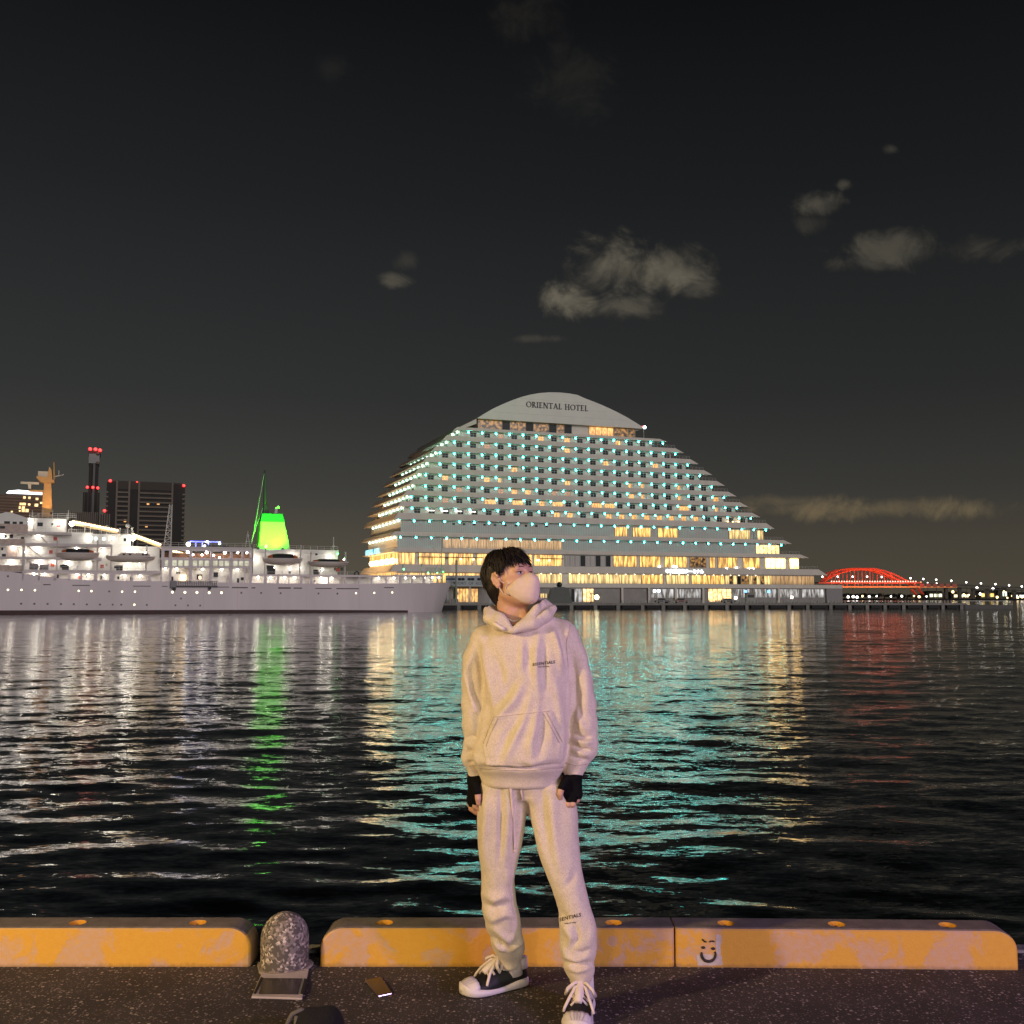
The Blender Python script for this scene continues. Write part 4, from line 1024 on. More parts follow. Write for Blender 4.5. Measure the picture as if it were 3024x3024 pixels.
# white lattice boom
def lattice(p0, p1, w, wid0, wid1, n, mt, name='lattice_boom'):
    a = su(p0, w); b = su(p1, w); mb = MB(); A_ = Vector((a[0], w, a[1])); B_ = Vector((b[0], w, b[1])); d = (B_ - A_).normalized(); q = Vector((d.z, 0, -d.x))
    pts = [[], []]
    for i in range(n + 1):
        t = i / n; c = A_ + (B_ - A_) * t; wd = wid0 + (wid1 - wid0) * t; pts[0].append(c - q * wd); pts[1].append(c + q * wd)
    for k in (0, 1):
        for dy in (-.3, .3): mb.bar(pts[k][0] + Vector((0, dy, 0)), pts[k][-1] + Vector((0, dy, 0)), .10, n=4)
    for i in range(n):
        mb.bar(pts[i % 2][i], pts[1 - i % 2][i + 1], .07, n=4); mb.bar(pts[0][i], pts[1][i], .06, n=4)
    mb.build(name, mt, ship)
lattice(a3(1362, 885), a3(1392, 525), 4., .75, .25, 12, RAIL)
# radomes and aerials on the upper deck
for (x, y, yb, r) in ((870, 712, 765, .55), (1041, 698, 770, .5), (1076, 718, 770, .28), (977, 722, 770, .25)):
    u, z = su(a3(x, y), 6.); _, zb_ = su(a3(x, yb + 8), 6.); mb = MB(); mb.bar((u, 6, zb_ - 1), (u, 6, z), .16); mb.ball((u, 6, z), r, 10, 7); mb.build('radome', SHW, ship, True)
for x in (262, 349, 430, 556): 
    u, z = su(a3(x, 600), 3.5); mb = MB(); mb.bar((u, 3.5, z - 1.2), (u, 3.5, z + .8), .07, n=5); mb.build('aerial', RAIL, ship)
for (x, y) in ((715, 685),):
    u, z = su(a3(x, y), 5.); mb = MB(); mb.bar((u - .55, 5, z - 2.5), (u - .55, 5, z + .1), .1); mb.bar((u + .55, 5, z - 2.5), (u + .55, 5, z + .1), .1); mb.box(u - .6, u + .6, 4.8, 5.2, z - .3, z - .15); mb.build('lamp_frame', RAIL, ship)
    for q in (-.35, 0, .35): mb = MB(); mb.ball((u + q, 5, z), .22, 8, 5); mb.build('red_lamp', lamp_mat('lamp_red', (1, .004, .004), 3.2), ship)
# blue lit canopy on the top deck
u0, z0 = su(a3(1545, 868), 5.); u1, _ = su(a3(1800, 868), 5.); u2, _ = su(a3(1685, 868), 5.)
_, zd = su(ident(600, 1618), 5.); _, zt = su(a3(1600, 818), 5.)
bl_ = lamp_mat('strip_blue', (.03, .06, 1.), 3.5)
mb = MB(); mb.box(u0, u1, 5, 9, zt - .1, zt + .05); mb.build('canopy_roof', mat('canopy_dark', (.03, .03, .05), .5), ship)
for q in range(6):
    x = u0 + (u1 - u0) * q / 5; mb = MB(); mb.bar((x, 5.1, zd - .3), (x, 5.1, zt - .1), .12, n=5); mb.build('canopy_post', bl_ if q in (1, 2, 3) else MATS['canopy_dark'], ship)
mb = MB(); mb.box(u0, u1, 4.85, 4.98, zt - .35, zt - .1); mb.build('blue_strip', bl_, ship)
mb = MB(); mb.box(u0, u2, 4.85, 4.98, z0 - .3, z0 - .1); mb.build('blue_strip', bl_, ship)
for (x, y) in ((1535, 848), (1668, 862), (1690, 828), (1790, 842)):
    u, z = su(a3(x, y), 4.6); mb = MB(); mb.ball((u, 4.6, z), .5 if x == 1535 else .26, 8, 5); mb.build('canopy_lamp', lamp_mat('canopy_lamp', (.9, .92, 1.), 9.), ship)
sb(a3, 1685, 858, 1865, 888, 4.7, 9).build('locker', DARK, ship)
# ---- hull fittings
pl = lamp_mat('porthole_lit', (1., .84, .46), 3.2); pdm = mat('porthole_dark', (.02, .016, .02), .3)
def porthole(px, py, lit, r=.22):
    u, z = su((px, py)); w = nd(u); mb = MB(); mb.bar((u, w - .03, z), (u, w + .12, z), r, n=10); mb.build('porthole', pl if lit else pdm, ship)
    mb = MB(); mb.tube([(u + r * 1.1 * math.cos(t), w - .03, z + r * 1.1 * math.sin(t)) for t in np.linspace(0, 2 * math.pi, 11)], .035, 4); mb.build('porthole_rim', SHD, ship)
for (x, y, l) in ((65, 1220, 1), (175, 1220, 1), (285, 1223, 1), (642, 1228, 1), (745, 1230, 1), (890, 1232, 0), (995, 1235, 1), (1100, 1235, 1), (1405, 1238, 1), (1507, 1240, 1), (1605, 1241, 1), (1705, 1243, 1), (1805, 1243, 1), (65, 1108, 0),
                  (172, 1332, 0), (280, 1333, 0), (388, 1334, 0), (497, 1335, 0), (602, 1336, 0), (708, 1338, 0), (815, 1339, 0), (918, 1340, 0), (988, 1340, 0), (1095, 1341, 1), (1197, 1342, 0), (1430, 1345, 0), (1532, 1346, 0), (1632, 1347, 0), (1475, 1290, 0)):
    porthole(*a3(x, y), l, .27 if l and x > 1300 else .21)
for (x, y, l) in ((272, 967, 0), (413, 968, 0), (552, 970, 0), (822, 972, 0), (957, 973, 0), (1090, 970, 1), (1220, 968, 1), (1348, 965, 1)): porthole(*az4(x, y), l, .22)
GV = mat('hull_groove', (.16, .13, .14), .7)
for (conv, x0, y0, x1, y1) in ((a3, 590, 1179, 732, 1186), (a3, 352, 1173, 412, 1181), (a3, 1085, 1186, 1228, 1192), (a3, 1320, 1188, 1366, 1194), (a3, 1395, 1192, 1868, 1198), (az4, 205, 926, 318, 934), (az4, 345, 928, 372, 936), (az4, 535, 928, 625, 938), (az4, 645, 930, 705, 938), (az4, 800, 933, 915, 939), (az4, 950, 934, 1110, 941), (az4, 1290, 927, 1360, 933)):
    u0, zt = su(conv(x0, y0)); u1, _ = su(conv(x1, y0)); _, zb = su(conv(x0, y1)); w = nd((u0 + u1) / 2)
    mb = MB(); mb.box(u0, u1, w - .06, w + .1, zb, zt); mb.build('rubbing_strip', GV, ship)
sb(a3, 272, 1170, 334, 1181, -.06, .1).build('rubbing_strip', SHW, ship)
# weld seams and plates of the side (slightly proud)
mb = MB()
for px in (120, 233, 330, 436, 505, 600, 700, 905, 1060):
    u, z = su((px, 1790)); mb.box(u, u + .06, -.03, 0.0, -.9, sheer(u) - .3)
mb.build('plate_seam', SHD, ship)
# stowed gangway
u0, zb = su(a3(1395, 1188), -1.); u1, zt = su(a3(1780, 1150), -1.)
mb = MB(); n = 26
for w_ in (-.95, -.15):
    for z_ in (zb, zt): mb.bar((u0, w_, z_), (u1, w_, z_), .07, n=4)
    for q in range(n):
        x = u0 + (u1 - u0) * q / n; mb.bar((x, w_, zb), (x, w_, zt), .05, n=4)
mb.box(u0, u1, -.9, -.2, zb - .02, zb + .1); mb.box(u0 - .1, u0 + 1.0, -1.0, -.05, zb - .3, zt + .1); mb.build('gangway', mat('gangway_grey', (.26, .25, .27), .6), ship)
mb = MB(); mb.box(u0 + .4, u0 + 1.0, -.9, .1, zb - .9, zb - .3); mb.box(u1 - 2, u1 - 1.5, -.9, .1, zb - .7, zb); mb.build('gangway_bracket', DARK, ship)

# ---- lifeboats: things of their own hanging from the davits
def lifeboat(conv, x0, x1, y_gun, y_keel, y_top, label, cover, w=-.6, skirt=True):
    uL, zg = su(conv(x0, y_gun), w); uR, _ = su(conv(x1, y_gun), w); _, zk = su(conv(x0, y_keel), w); _, zt = su(conv(x0, y_top), w)
    L = uR - uL; c = HFw(uL + L / 2, w + 1.3, zk)
    t = thing('lifeboat', label, 'lifeboat', tuple(c), R(23), 'lifeboats hanging along the ship'); hg = zg - zk; ht = zt - zk
    V = []; n = 15; m = 7
    for i in range(n):
        s_ = -1 + 2 * i / (n - 1); b = 1.25 * (1 - abs(s_) ** 3.2) + .05; kz = .5 * hg * abs(s_) ** 3; gz = hg + .22 * s_ * s_
        for k in range(m):
            a = math.pi * k / (m - 1); V.append((s_ * L / 2 * (1 - .06 * math.sin(a) * abs(s_) ** 4), -b * math.cos(a), gz - (gz - kz) * math.sin(a) ** .7))
    Fc = [(i * m + k, i * m + k + 1, (i + 1) * m + k + 1, (i + 1) * m + k) for i in range(n - 1) for k in range(m - 1)] + [(i * m, (i + 1) * m, (i + 1) * m + m - 1, i * m + m - 1) for i in range(n - 1)]
    mb = MB(); mb.add(V, Fc); mb.build('boat_hull', mat('boat_white', (.60, .50, .46), .5, .1), t, True)
    mb = MB(); mb.box(-L / 2 * .96, L / 2 * .96, -1.3, -1.18, hg - .06, hg + .12); mb.build('gunwale', SHD, t)
    if cover:
        for (sa, sc, mt) in ((-.72, .72, ORNG), (-.52, .52, DARK)):
            k = 1.02 if mt is DARK else .98; mb = MB(); V = []; nn_ = 9; mm = 7
            for i in range(nn_):
                s_ = sa + (sc - sa) * i / (nn_ - 1); e = 1 - abs(s_ / .8) ** 4
                for q in range(mm):
                    a = math.pi * q / (mm - 1); V.append((s_ * L / 2, -1.12 * k * math.cos(a) * (.5 + .5 * e), hg + .02 + (ht - hg) * k * (.35 + .65 * e) * math.sin(a) ** .6))
            mb.add(V, [(i * mm + q, i * mm + q + 1, (i + 1) * mm + q + 1, (i + 1) * mm + q) for i in range(nn_ - 1) for q in range(mm - 1)] + [tuple(range(mm))[::-1], tuple((nn_ - 1) * mm + q for q in range(mm))])
            mb.build('cover', mt, t, True)
        for q in range(5):
            x = -L * .28 + q * L * .14; mb = MB(); mb.tube([(x - L * .07, -1.28, hg), (x - L * .035, -1.34, hg - .35), (x + L * .035, -1.34, hg - .35), (x + L * .07, -1.28, hg)], .05, 4); mb.build('grab_line', RAIL, t)
    else:
        mb = MB(); mb.prism([(-L * .28, hg), (L * .4, hg), (L * .36, hg + .75), (-L * .2, hg + .85)], -1.0, 1.0); mb.build('cabin', mat('boat_white', (.60, .50, .46), .5, .1), t)
        for q in (-.14, -.02, .24, .31):
            mb = MB(); mb.box(q * L - .25, q * L + .25, -1.04, -1.0, hg + .3, hg + .62); mb.build('window', GLASS, t)
    return t
def HFw(u, w, z): return SF.o + SF.U * u + SF.N * w + np.array([0, 0, z])
lifeboat(a7, 785, 1425, 735, 845, 672, 'lifeboat with orange ends and a black cover below the long white deck house', True)
lifeboat(a3, 860, 1272, 945, 992, 905, 'pale motor lifeboat with an open cabin beside the lattice boom', False)
lifeboat(a70, 298, 762, 1155, 1228, 1098, 'lifeboat with a black cover hanging under the green funnel', True)
lifeboat(a70, 820, 1285, 1195, 1255, 1158, 'lifeboat with a flat black cover nearest the hotel end of the ship', True)
# ================================================================ town and bridge far off
red_l = lamp_mat('lamp_red', (1, .004, .004), 3.2)
land = mat('far_land', (.02, .02, .019), .9)
mb = MB(); mb.box(-900, -60, 430, 1500, -4, .4); tag(mb.build('town_shore', land), kind='structure')
mb = MB(); mb.prism_z([(560, 1500), (3200, 1500), (3200, 2600), (420, 2600)], -4, .6); tag(mb.build('far_shore', land), kind='structure')
def fx(px, Y): return at(px, 1766, Y)[0]
def fz(py, Y): return at(1512, py, Y)[2]
# dark apartment slab
Y = 650.
t = thing('apartment_tower', 'dark apartment block with pale balcony grids and red roof lamps', 'tower block', (fx(422, Y), Y, .4), R(20.5))
cx = fx(422, Y); X = lambda z3: fx(z3 * .36232, Y) - cx
Z = lambda y3: fz(1300 + y3 * .36232, Y) - .4
dkw = mat('tower_dark', (.018, .016, .015), .7, .2, .2); pale = mat('tower_pale', (.20, .165, .135), .8, .12, .1); mid = mat('tower_mid', (.07, .058, .05), .8)
mb = MB(); mb.box(X(862), X(1470), 0.6, 26, 0, Z(352)); mb.build('wall', dkw, t)
mb = MB(); mb.box(X(900), X(1440), .3, 24, Z(352), Z(338)); mb.build('parapet', mid, t)
for xx in (940, 1035, 1110, 1370): mb = MB(); mb.box(X(xx) - .55, X(xx) + .55, -.3, .7, 0, Z(340)); mb.build('pier', pale, t)
mb = MB(); mb.box(X(945), X(1367), .2, .6, Z(405), Z(352)); mb.build('wall', mid, t)
k = 0; y3 = 425
while y3 < 1000:
    for (a, b) in ((943, 1033), (1113, 1368)):
        mb = MB(); mb.box(X(a), X(b), -.5, .62, Z(y3 + 13), Z(y3)); mb.build('balcony', pale, t)
    for (a, b, mt) in ((856, 876, pale), (1450, 1478, pale)):
        mb = MB(); mb.box(X(a), X(b), .2, 3., Z(y3 + 14), Z(y3 + 1)); mb.build('balcony', mt, t)
    y3 += 37.5
for (a, y) in ((1262, 512), (1175, 698), (1182, 515), (1010, 660)):
    mb = MB(); mb.box(X(a) - .7, X(a) + .7, .4, .58, Z(y) - .8, Z(y) + .9); mb.build('window', warmw, t)
for (a, y) in ((888, 342), (1458, 360), (852, 585), (1093, 344)):
    mb = MB(); mb.ball((X(a), -.4, Z(y)), .95 if a != 1093 else .5, 8, 5); mb.build('red_lamp', red_l, t)
    mb = MB(); mb.bar((X(a), 1.2, Z(y) - 2.), (X(a), -.4, Z(y)), .2); mb.build('lamp_bracket', dkw, t)
# black tower with red lamp rings
Y = 720.; cx = fx(259, Y)
t = thing('office_tower', 'slim black tower with two rings of red lamps', 'tower', (cx, Y, .4), R(22))
mb = MB(); mb.box(X(652), X(780), 0, 26, 0, Z(425)); mb.build('base_block', dkw, t); mb = MB(); mb.box(X(690), X(764), 2, 22, Z(425), Z(190)); mb.build('shaft', dkw, t)
mb = MB(); mb.box(X(686), X(768), 2, 22, Z(185), Z(105)); mb.build('top_block', mat('tower_glass', (.06, .065, .065), .3), t); mb = MB(); mb.box(X(682), X(775), 1.5, 23, Z(105), Z(88)); mb.build('roof', mid, t)
for a in (662, 690, 718, 764, 776):
    mb = MB(); mb.box(X(a) - .35, X(a) + .35, -.3, .0, 0 if a in (662, 776) else Z(600), Z(427)); mb.build('rib', mid, t)
mb = MB(); mb.box(X(722), X(738), -.4, 2, 0, Z(192)); mb.build('rib', mat('tower_rib', (.15, .145, .14), .7), t)
for (a, y) in ((694, 74), (735, 74), (770, 80), (683, 385), (725, 385), (762, 388)):
    mb = MB(); mb.ball((X(a), -.5, Z(y)), 1.25 if y < 100 else 1.0, 8, 5); mb.build('red_lamp', red_l, t)
    mb = MB(); mb.bar((X(a), 2.2, Z(y + 12)), (X(a), -.5, Z(y)), .25); mb.build('lamp_bracket', dkw, t)
for y in (105, 182):
    mb = MB(); mb.ball((X(755), 1.2, Z(y)), 1.2, 8, 5); mb.build('dish', pale, t)
# cream hotel with white-lit crown
Y = 600.; cx = fx(60, Y)
t = thing('city_hotel', 'brown city block with a glowing white band along its roof', 'building', (cx, Y, .4), R(25))
mb = MB(); mb.box(X(-60), X(335), 0, 30, 0, Z(450)); mb.build('wall', mat('brown_wall', (.16, .10, .07), .8, .15, .2), t)
k = 465
while k < 640:
    mb = MB(); mb.box(X(-60), X(336), -.4, .0, Z(k + 9), Z(k)); mb.build('ledge', mat('brown_ledge', (.26, .18, .13), .8), t); k += 24
mb = MB(); mb.prism([(X(30), Z(438)), (X(298), Z(440)), (X(298), Z(420)), (X(270), Z(416)), (X(120), Z(407)), (X(45), Z(418))], -.6, 26); mb.build('roof_band', lamp_mat('roof_band_white', (.95, .95, 1.), 2.4), t)
mb = MB(); mb.box(X(20), X(305), .2, 28, Z(450), Z(438)); mb.build('roof', mid, t)
for (a, b, y0, y1) in ((133, 178, 511, 530), (128, 140, 538, 560), (150, 172, 538, 585), (178, 202, 560, 585), (244, 270, 515, 537), (157, 175, 458, 478), (195, 212, 460, 478), (250, 270, 466, 484), (195, 212, 515, 530), (285, 300, 500, 512), (130, 142, 572, 584), (70, 84, 580, 592)):
    mb = MB(); mb.box(X(a), X(b), -.5, -.42, Z(y1), Z(y0)); mb.build('window', room_mat('city_window', (1., .55, .16), (1., .75, .35), 2.2, .4, .4, .6), t)
# two low ribbed blocks
Y = 560.
for (a, b, ytop, lab) in ((560, 762, 590, 'low block with pale vertical ribs below the black tower'), (795, 868, 605, 'narrow ribbed block between the black tower and the apartments')):
    cx = fx((a + b) / 2 * .36232, Y); t = thing('ribbed_block', lab, 'building', (cx, Y, .4), R(22))
    mb = MB(); mb.box(X(a), X(b), 0, 18, 0, Z(ytop)); mb.build('wall', mat('rib_wall', (.05, .045, .043), .7), t)
    n = int((b - a) / 15)
    for q in range(n + 1):
        x = X(a) + (X(b) - X(a)) * q / n; mb = MB(); mb.box(x - .25, x + .25, -.5, 0, 0, Z(ytop) + .4); mb.build('rib', pale, t)
# ---------------------------------------------------------------- red arch bridge
Yb = 1500.
def b5(x, y): 
    px, py = 2300 + x * .37474, 1550 + y * .37474; return fx(px, Yb), fz(py, Yb)
bx0, _ = b5(330, 450); t = thing('arch_bridge', 'red lit steel arch bridge with hangers beyond the hotel', 'bridge', (bx0, Yb, WATER_Z))
def bp(x, y): a, b = b5(x, y); return a - bx0, b - WATER_Z
rd = mat('bridge_red', (.58, .09, .04), .5, .05, .05)
outer = [(345, 452), (400, 380), (470, 356), (560, 345), (640, 345), (740, 346), (820, 362), (900, 392), (980, 432), (1050, 470), (1100, 510)]
inner = [(345, 452), (400, 412), (470, 382), (560, 358), (640, 352), (720, 356), (800, 376), (870, 408), (940, 440), (950, 445)]
for yy in (-9, 9):
    for pts, nm in ((outer, 'arch_rib'), (inner, 'arch_rib')):
        mb = MB(); mb.tube([(bp(*p)[0], yy, bp(*p)[1]) for p in pts], 1.15, 6); mb.build(nm, rd, t)
    for x in (525, 585, 645, 706, 763, 820, 878, 940, 465, 405):
        ytop = float(np.interp(x, [p[0] for p in inner], [p[1] for p in inner])); p0 = bp(x, 490); p1 = bp(x, ytop); mb = MB(); mb.bar((p0[0], yy, p0[1]), (p1[0], yy, p1[1]), .6, n=5); mb.build('hanger', rd, t)
    for i in range(len(outer) - 1):
        x = (outer[i][0] + outer[i + 1][0]) / 2; yo = float(np.interp(x, [p[0] for p in outer], [p[1] for p in outer])); yi = float(np.interp(x + 25, [p[0] for p in inner], [p[1] for p in inner]))
        if x < 920: p0 = bp(x, yo); p1 = bp(x + 25, yi); mb = MB(); mb.bar((p0[0], yy, p0[1]), (p1[0], yy, p1[1]), .6, n=4); mb.build('arch_brace', rd, t)
for (ya, yb_, mt, x1) in ((452, 462, rd, 1110), (485, 494, mat('bridge_amber_glow', (.5, .2, .06), .6, emis=(1., .30, .08), estr=.5), 1385)):  # lower deck given an amber glow for its line of lights
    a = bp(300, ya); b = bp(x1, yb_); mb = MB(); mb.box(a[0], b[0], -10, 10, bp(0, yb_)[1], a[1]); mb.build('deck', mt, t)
for q in range(34):
    p = bp(400 + q * 20, 447); mb = MB(); mb.ball((p[0], -11, p[1]), 1.0, 6, 4); mb.build('deck_lamp', lamp_mat('bridge_lamp_pink', (1., .45, .35), 2.5), t)
for (x0, y0, x1, y1) in ((1045, 510, 1085, 550), (1100, 510, 1140, 550)):
    p0 = bp(x0, y0); p1 = bp(x1, y1); mb = MB(); mb.bar((p0[0], 0, p0[1]), (p1[0], 0, p1[1]), 1.6); mb.build('brace', rd, t)
    mb = MB(); mb.bar((p1[0], 0, p1[1]), (p1[0], 0, -3), 1.8); mb.build('pier', dkw, t)
for x in range(1110, 1390, 51):
    p = bp(x, 478); mb = MB(); mb.box(p[0] - 3, p[0] + 3, -10.5, -10, p[1] - 2.5, p[1] + 2.5); mb.build('portal', rd, t)
# red floodlights along the deck colour the steel
for q in range(6):
    p = bp(430 + q * 115, 470); ld = bpy.data.lights.new('bridge_light', 'SPOT'); ld.spot_size = R(125); ld.spot_blend = .5; ld.energy = 26000; ld.color = (1., .22, .09); ld.shadow_soft_size = 1.0
    lo = bpy.data.objects.new('bridge_light', ld); col.objects.link(lo); lo.parent = t; lo.location = (p[0], -34, p[1] + 2); lo.rotation_euler = (R(107), 0, 0)
    mb = MB(); mb.bar((p[0], -33, p[1] + 1), (p[0], -10, p[1]), .5); mb.build('lamp_bracket', dkw, t)
# viaduct and street lamps
vx0, _ = b5(1385, 450)
t = thing('viaduct', 'grey road viaduct leading away from the red bridge', 'viaduct', (vx0, Yb + 30, WATER_Z))
pts = [(1060, 448), (1300, 458), (1500, 466), (1750, 478), (2100, 492), (2600, 505)]
for (dy, th, mt) in ((0, 10, mat('viaduct_grey', (.11, .105, .095), .8)), (24, 8, mat('viaduct_grey', (.11, .105, .095), .8))):
    for p, q in zip(pts[:-1], pts[1:]):
        a = b5(p[0], p[1] + dy); b = b5(q[0], q[1] + dy); th_ = th * .37474 / 3024 * Yb
        mb = MB(); mb.prism([(a[0] - vx0, a[1] - WATER_Z - th_), (b[0] - vx0, b[1] - WATER_Z - th_), (b[0] - vx0, b[1] - WATER_Z), (a[0] - vx0, a[1] - WATER_Z)], 0, 12); mb.build('deck', mt, t)
for x in range(1400, 2300, 110):
    a = b5(x, float(np.interp(x, [p[0] for p in pts], [p[1] for p in pts])) + 20); mb = MB(); mb.box(a[0] - vx0 - 2, a[0] - vx0 + 2, 3, 9, 0, a[1] - WATER_Z); mb.build('pier', MATS['viaduct_grey'], t)
lampw = lamp_mat('far_lamp_white', (1., .96, .90), 6.)
for i, (x, y) in enumerate(((355, 408), (476, 408), (594, 408), (709, 408), (825, 410), (1052, 420), (1153, 426), (1255, 432), (1374, 440), (1492, 452), (1608, 460), (1722, 467), (1830, 476), (1930, 485))):
    a = b5(x, y); t2 = thing('street_lamp', 'white street lamp standing on the lit red bridge' if x < 900 else 'white street lamp standing along the grey viaduct', 'street lamp', (a[0], Yb + 5, WATER_Z), 0, 'lamps over the bridge road')
    mb = MB(); mb.bar((0, 0, 0), (0, 0, a[1] - WATER_Z), .35, n=5); mb.build('post', MATS['viaduct_grey'], t2); mb = MB(); mb.ball((0, -.6, a[1] - WATER_Z), 1.3, 8, 5); mb.build('lamp_head', lampw, t2)
# lit waterfront beyond: sheds and lamps
Yf = 1560.
rng = random.Random(5)
def f5(x, y): px, py = 2300 + x * .37474, 1550 + y * .37474; return fx(px, Yf), fz(py, Yf)
sheds = [(1590, 1700, 530, 566, 'hall with a row of amber windows on the far shore', (1., .62, .10)), (1375, 1500, 542, 566, 'long shed with pale yellow lamps beyond the bridge', (1., .82, .5)), (1735, 1800, 512, 560, 'tall pale lit shed at the end of the far shore', (.9, 1., .8)), (1185, 1290, 535, 560, 'small dark shed under the end of the red bridge', (.9, .9, .6)), (1840, 1990, 545, 575, 'white lit shed furthest along the far shore', (1., 1., .95))]
for (xa, xb, yt, yb, lab, colr) in sheds:
    a = f5(xa, yt); b = f5(xb, yb); t2 = thing('shed', lab, 'shed', ((a[0] + b[0]) / 2, Yf, .6)); w_ = (b[0] - a[0]) / 2
    mb = MB(); mb.box(-w_, w_, 0, 25, 0, a[1] - .6); mb.build('wall', mat('shed_wall', (.10, .09, .07), .8), t2)
    mb = MB(); mb.prism([(-w_ - 1, a[1] - .6), (w_ + 1, a[1] - .6), (w_ * .8, a[1] + 2.2), (-w_ * .8, a[1] + 2.2)], -1, 26); mb.build('roof', dkw, t2)
    n = max(3, int(w_ / 4))
    for q in range(n):
        x = -w_ + 2 * w_ * (q + .5) / n; mb = MB(); h_ = (a[1] - .6) * .8; mb.box(x - w_ / n * .7, x + w_ / n * .7, -.5, -.05, h_ * .35, h_); mb.build('window', lamp_mat('shed_' + lab[:4], colr, 1.6), t2)
for i, (x, y) in enumerate(((525, 568), (565, 566), (595, 570), (637, 562), (690, 565), (748, 562), (860, 564), (945, 562), (1040, 560), (1080, 566), (1138, 564), (1250, 552), (1400, 545), (1430, 552), (1470, 553), (1535, 498), (1345, 528), (1220, 466), (1512, 562), (1560, 545), (1720, 575), (1745, 525), (1770, 575), (1810, 560), (1850, 572), (1885, 572), (1920, 570), (1098, 458), (1150, 460), (1600, 520), (1660, 505), (1690, 570))):
    a = f5(x, y); warm = rng.random() < .45
    t2 = thing('harbour_lamp', 'small %s lamp on the far shore beyond the quay' % ('yellow' if warm else 'white'), 'lamp', (a[0], Yf - 12, .4), 0, 'lamps on the far shore')
    mb = MB(); mb.bar((0, 0, 0), (0, 0, max(a[1] - .4, .5)), .3, n=5); mb.build('post', dkw, t2); mb = MB(); mb.ball((0, -.5, max(a[1] - .4, .8)), rng.uniform(1.1, 2.1), 8, 5); mb.build('lamp_head', lamp_mat('far_lamp_warm', (1., .70, .30), 5.) if warm else lampw, t2)
# dark trees along the far shore
lf = mat('far_foliage', (.018, .022, .016), .9, .4, .2)
for i, x in enumerate(list(range(490, 1320, 46)) + [1420, 1500, 1530, 1900, 1960]):
    a = f5(x, 548 + rng.uniform(-8, 8)); top_ = max(a[1], 5.)
    t2 = thing('shore_tree', 'dark rounded tree in the line along the far shore', 'tree', (a[0], Yf + 8 + rng.uniform(0, 8), .4), rng.uniform(0, 6), 'trees on the far shore')
    mb = MB(); mb.bar((0, 0, 0), (0, 0, top_ * .6), .6, .3); mb.build('trunk', dkw, t2)
    mb = MB()
    for q in range(60):
        v = Vector((rng.gauss(0, 1), rng.gauss(0, 1), rng.gauss(0, .6))); v = v.normalized() * rng.uniform(.5, 1.) if v.length else v
        c = Vector((v.x * 10, v.y * 8, top_ * .68 + v.z * top_ * .34)); r = rng.uniform(1., 2.6); mb.add([c + Vector((rng.uniform(-r, r), rng.uniform(-r, r), rng.uniform(-r, r))) for _ in range(4)], [(0, 1, 2), (0, 2, 3), (0, 3, 1), (1, 3, 2)])
    mb.build('crown', lf, t2)
# low pontoon beside the end of the far quay and a lone figure
p = at(2905, 1783, 322.); t = thing('pontoon', 'low pale floating pontoon past the end of the quay', 'pontoon', (p[0], 322., WATER_Z))
mb = MB(); mb.box(-9, 9, 0, 5, -.6, 1.2); mb.build('float', mat('pontoon_grey', (.16, .16, .155), .8), t); mb = MB(); mb.box(-7, 7, .5, 4.5, 2.35, 2.6); mb.build('roof', mat('pontoon_roof', (.50, .48, .46), .7), t)
for x in (-6.5, 0, 6.5): mb = MB(); mb.bar((x, 2, 1.2), (x, 2, 2.4), .12); mb.build('post', MATS['pontoon_grey'], t)
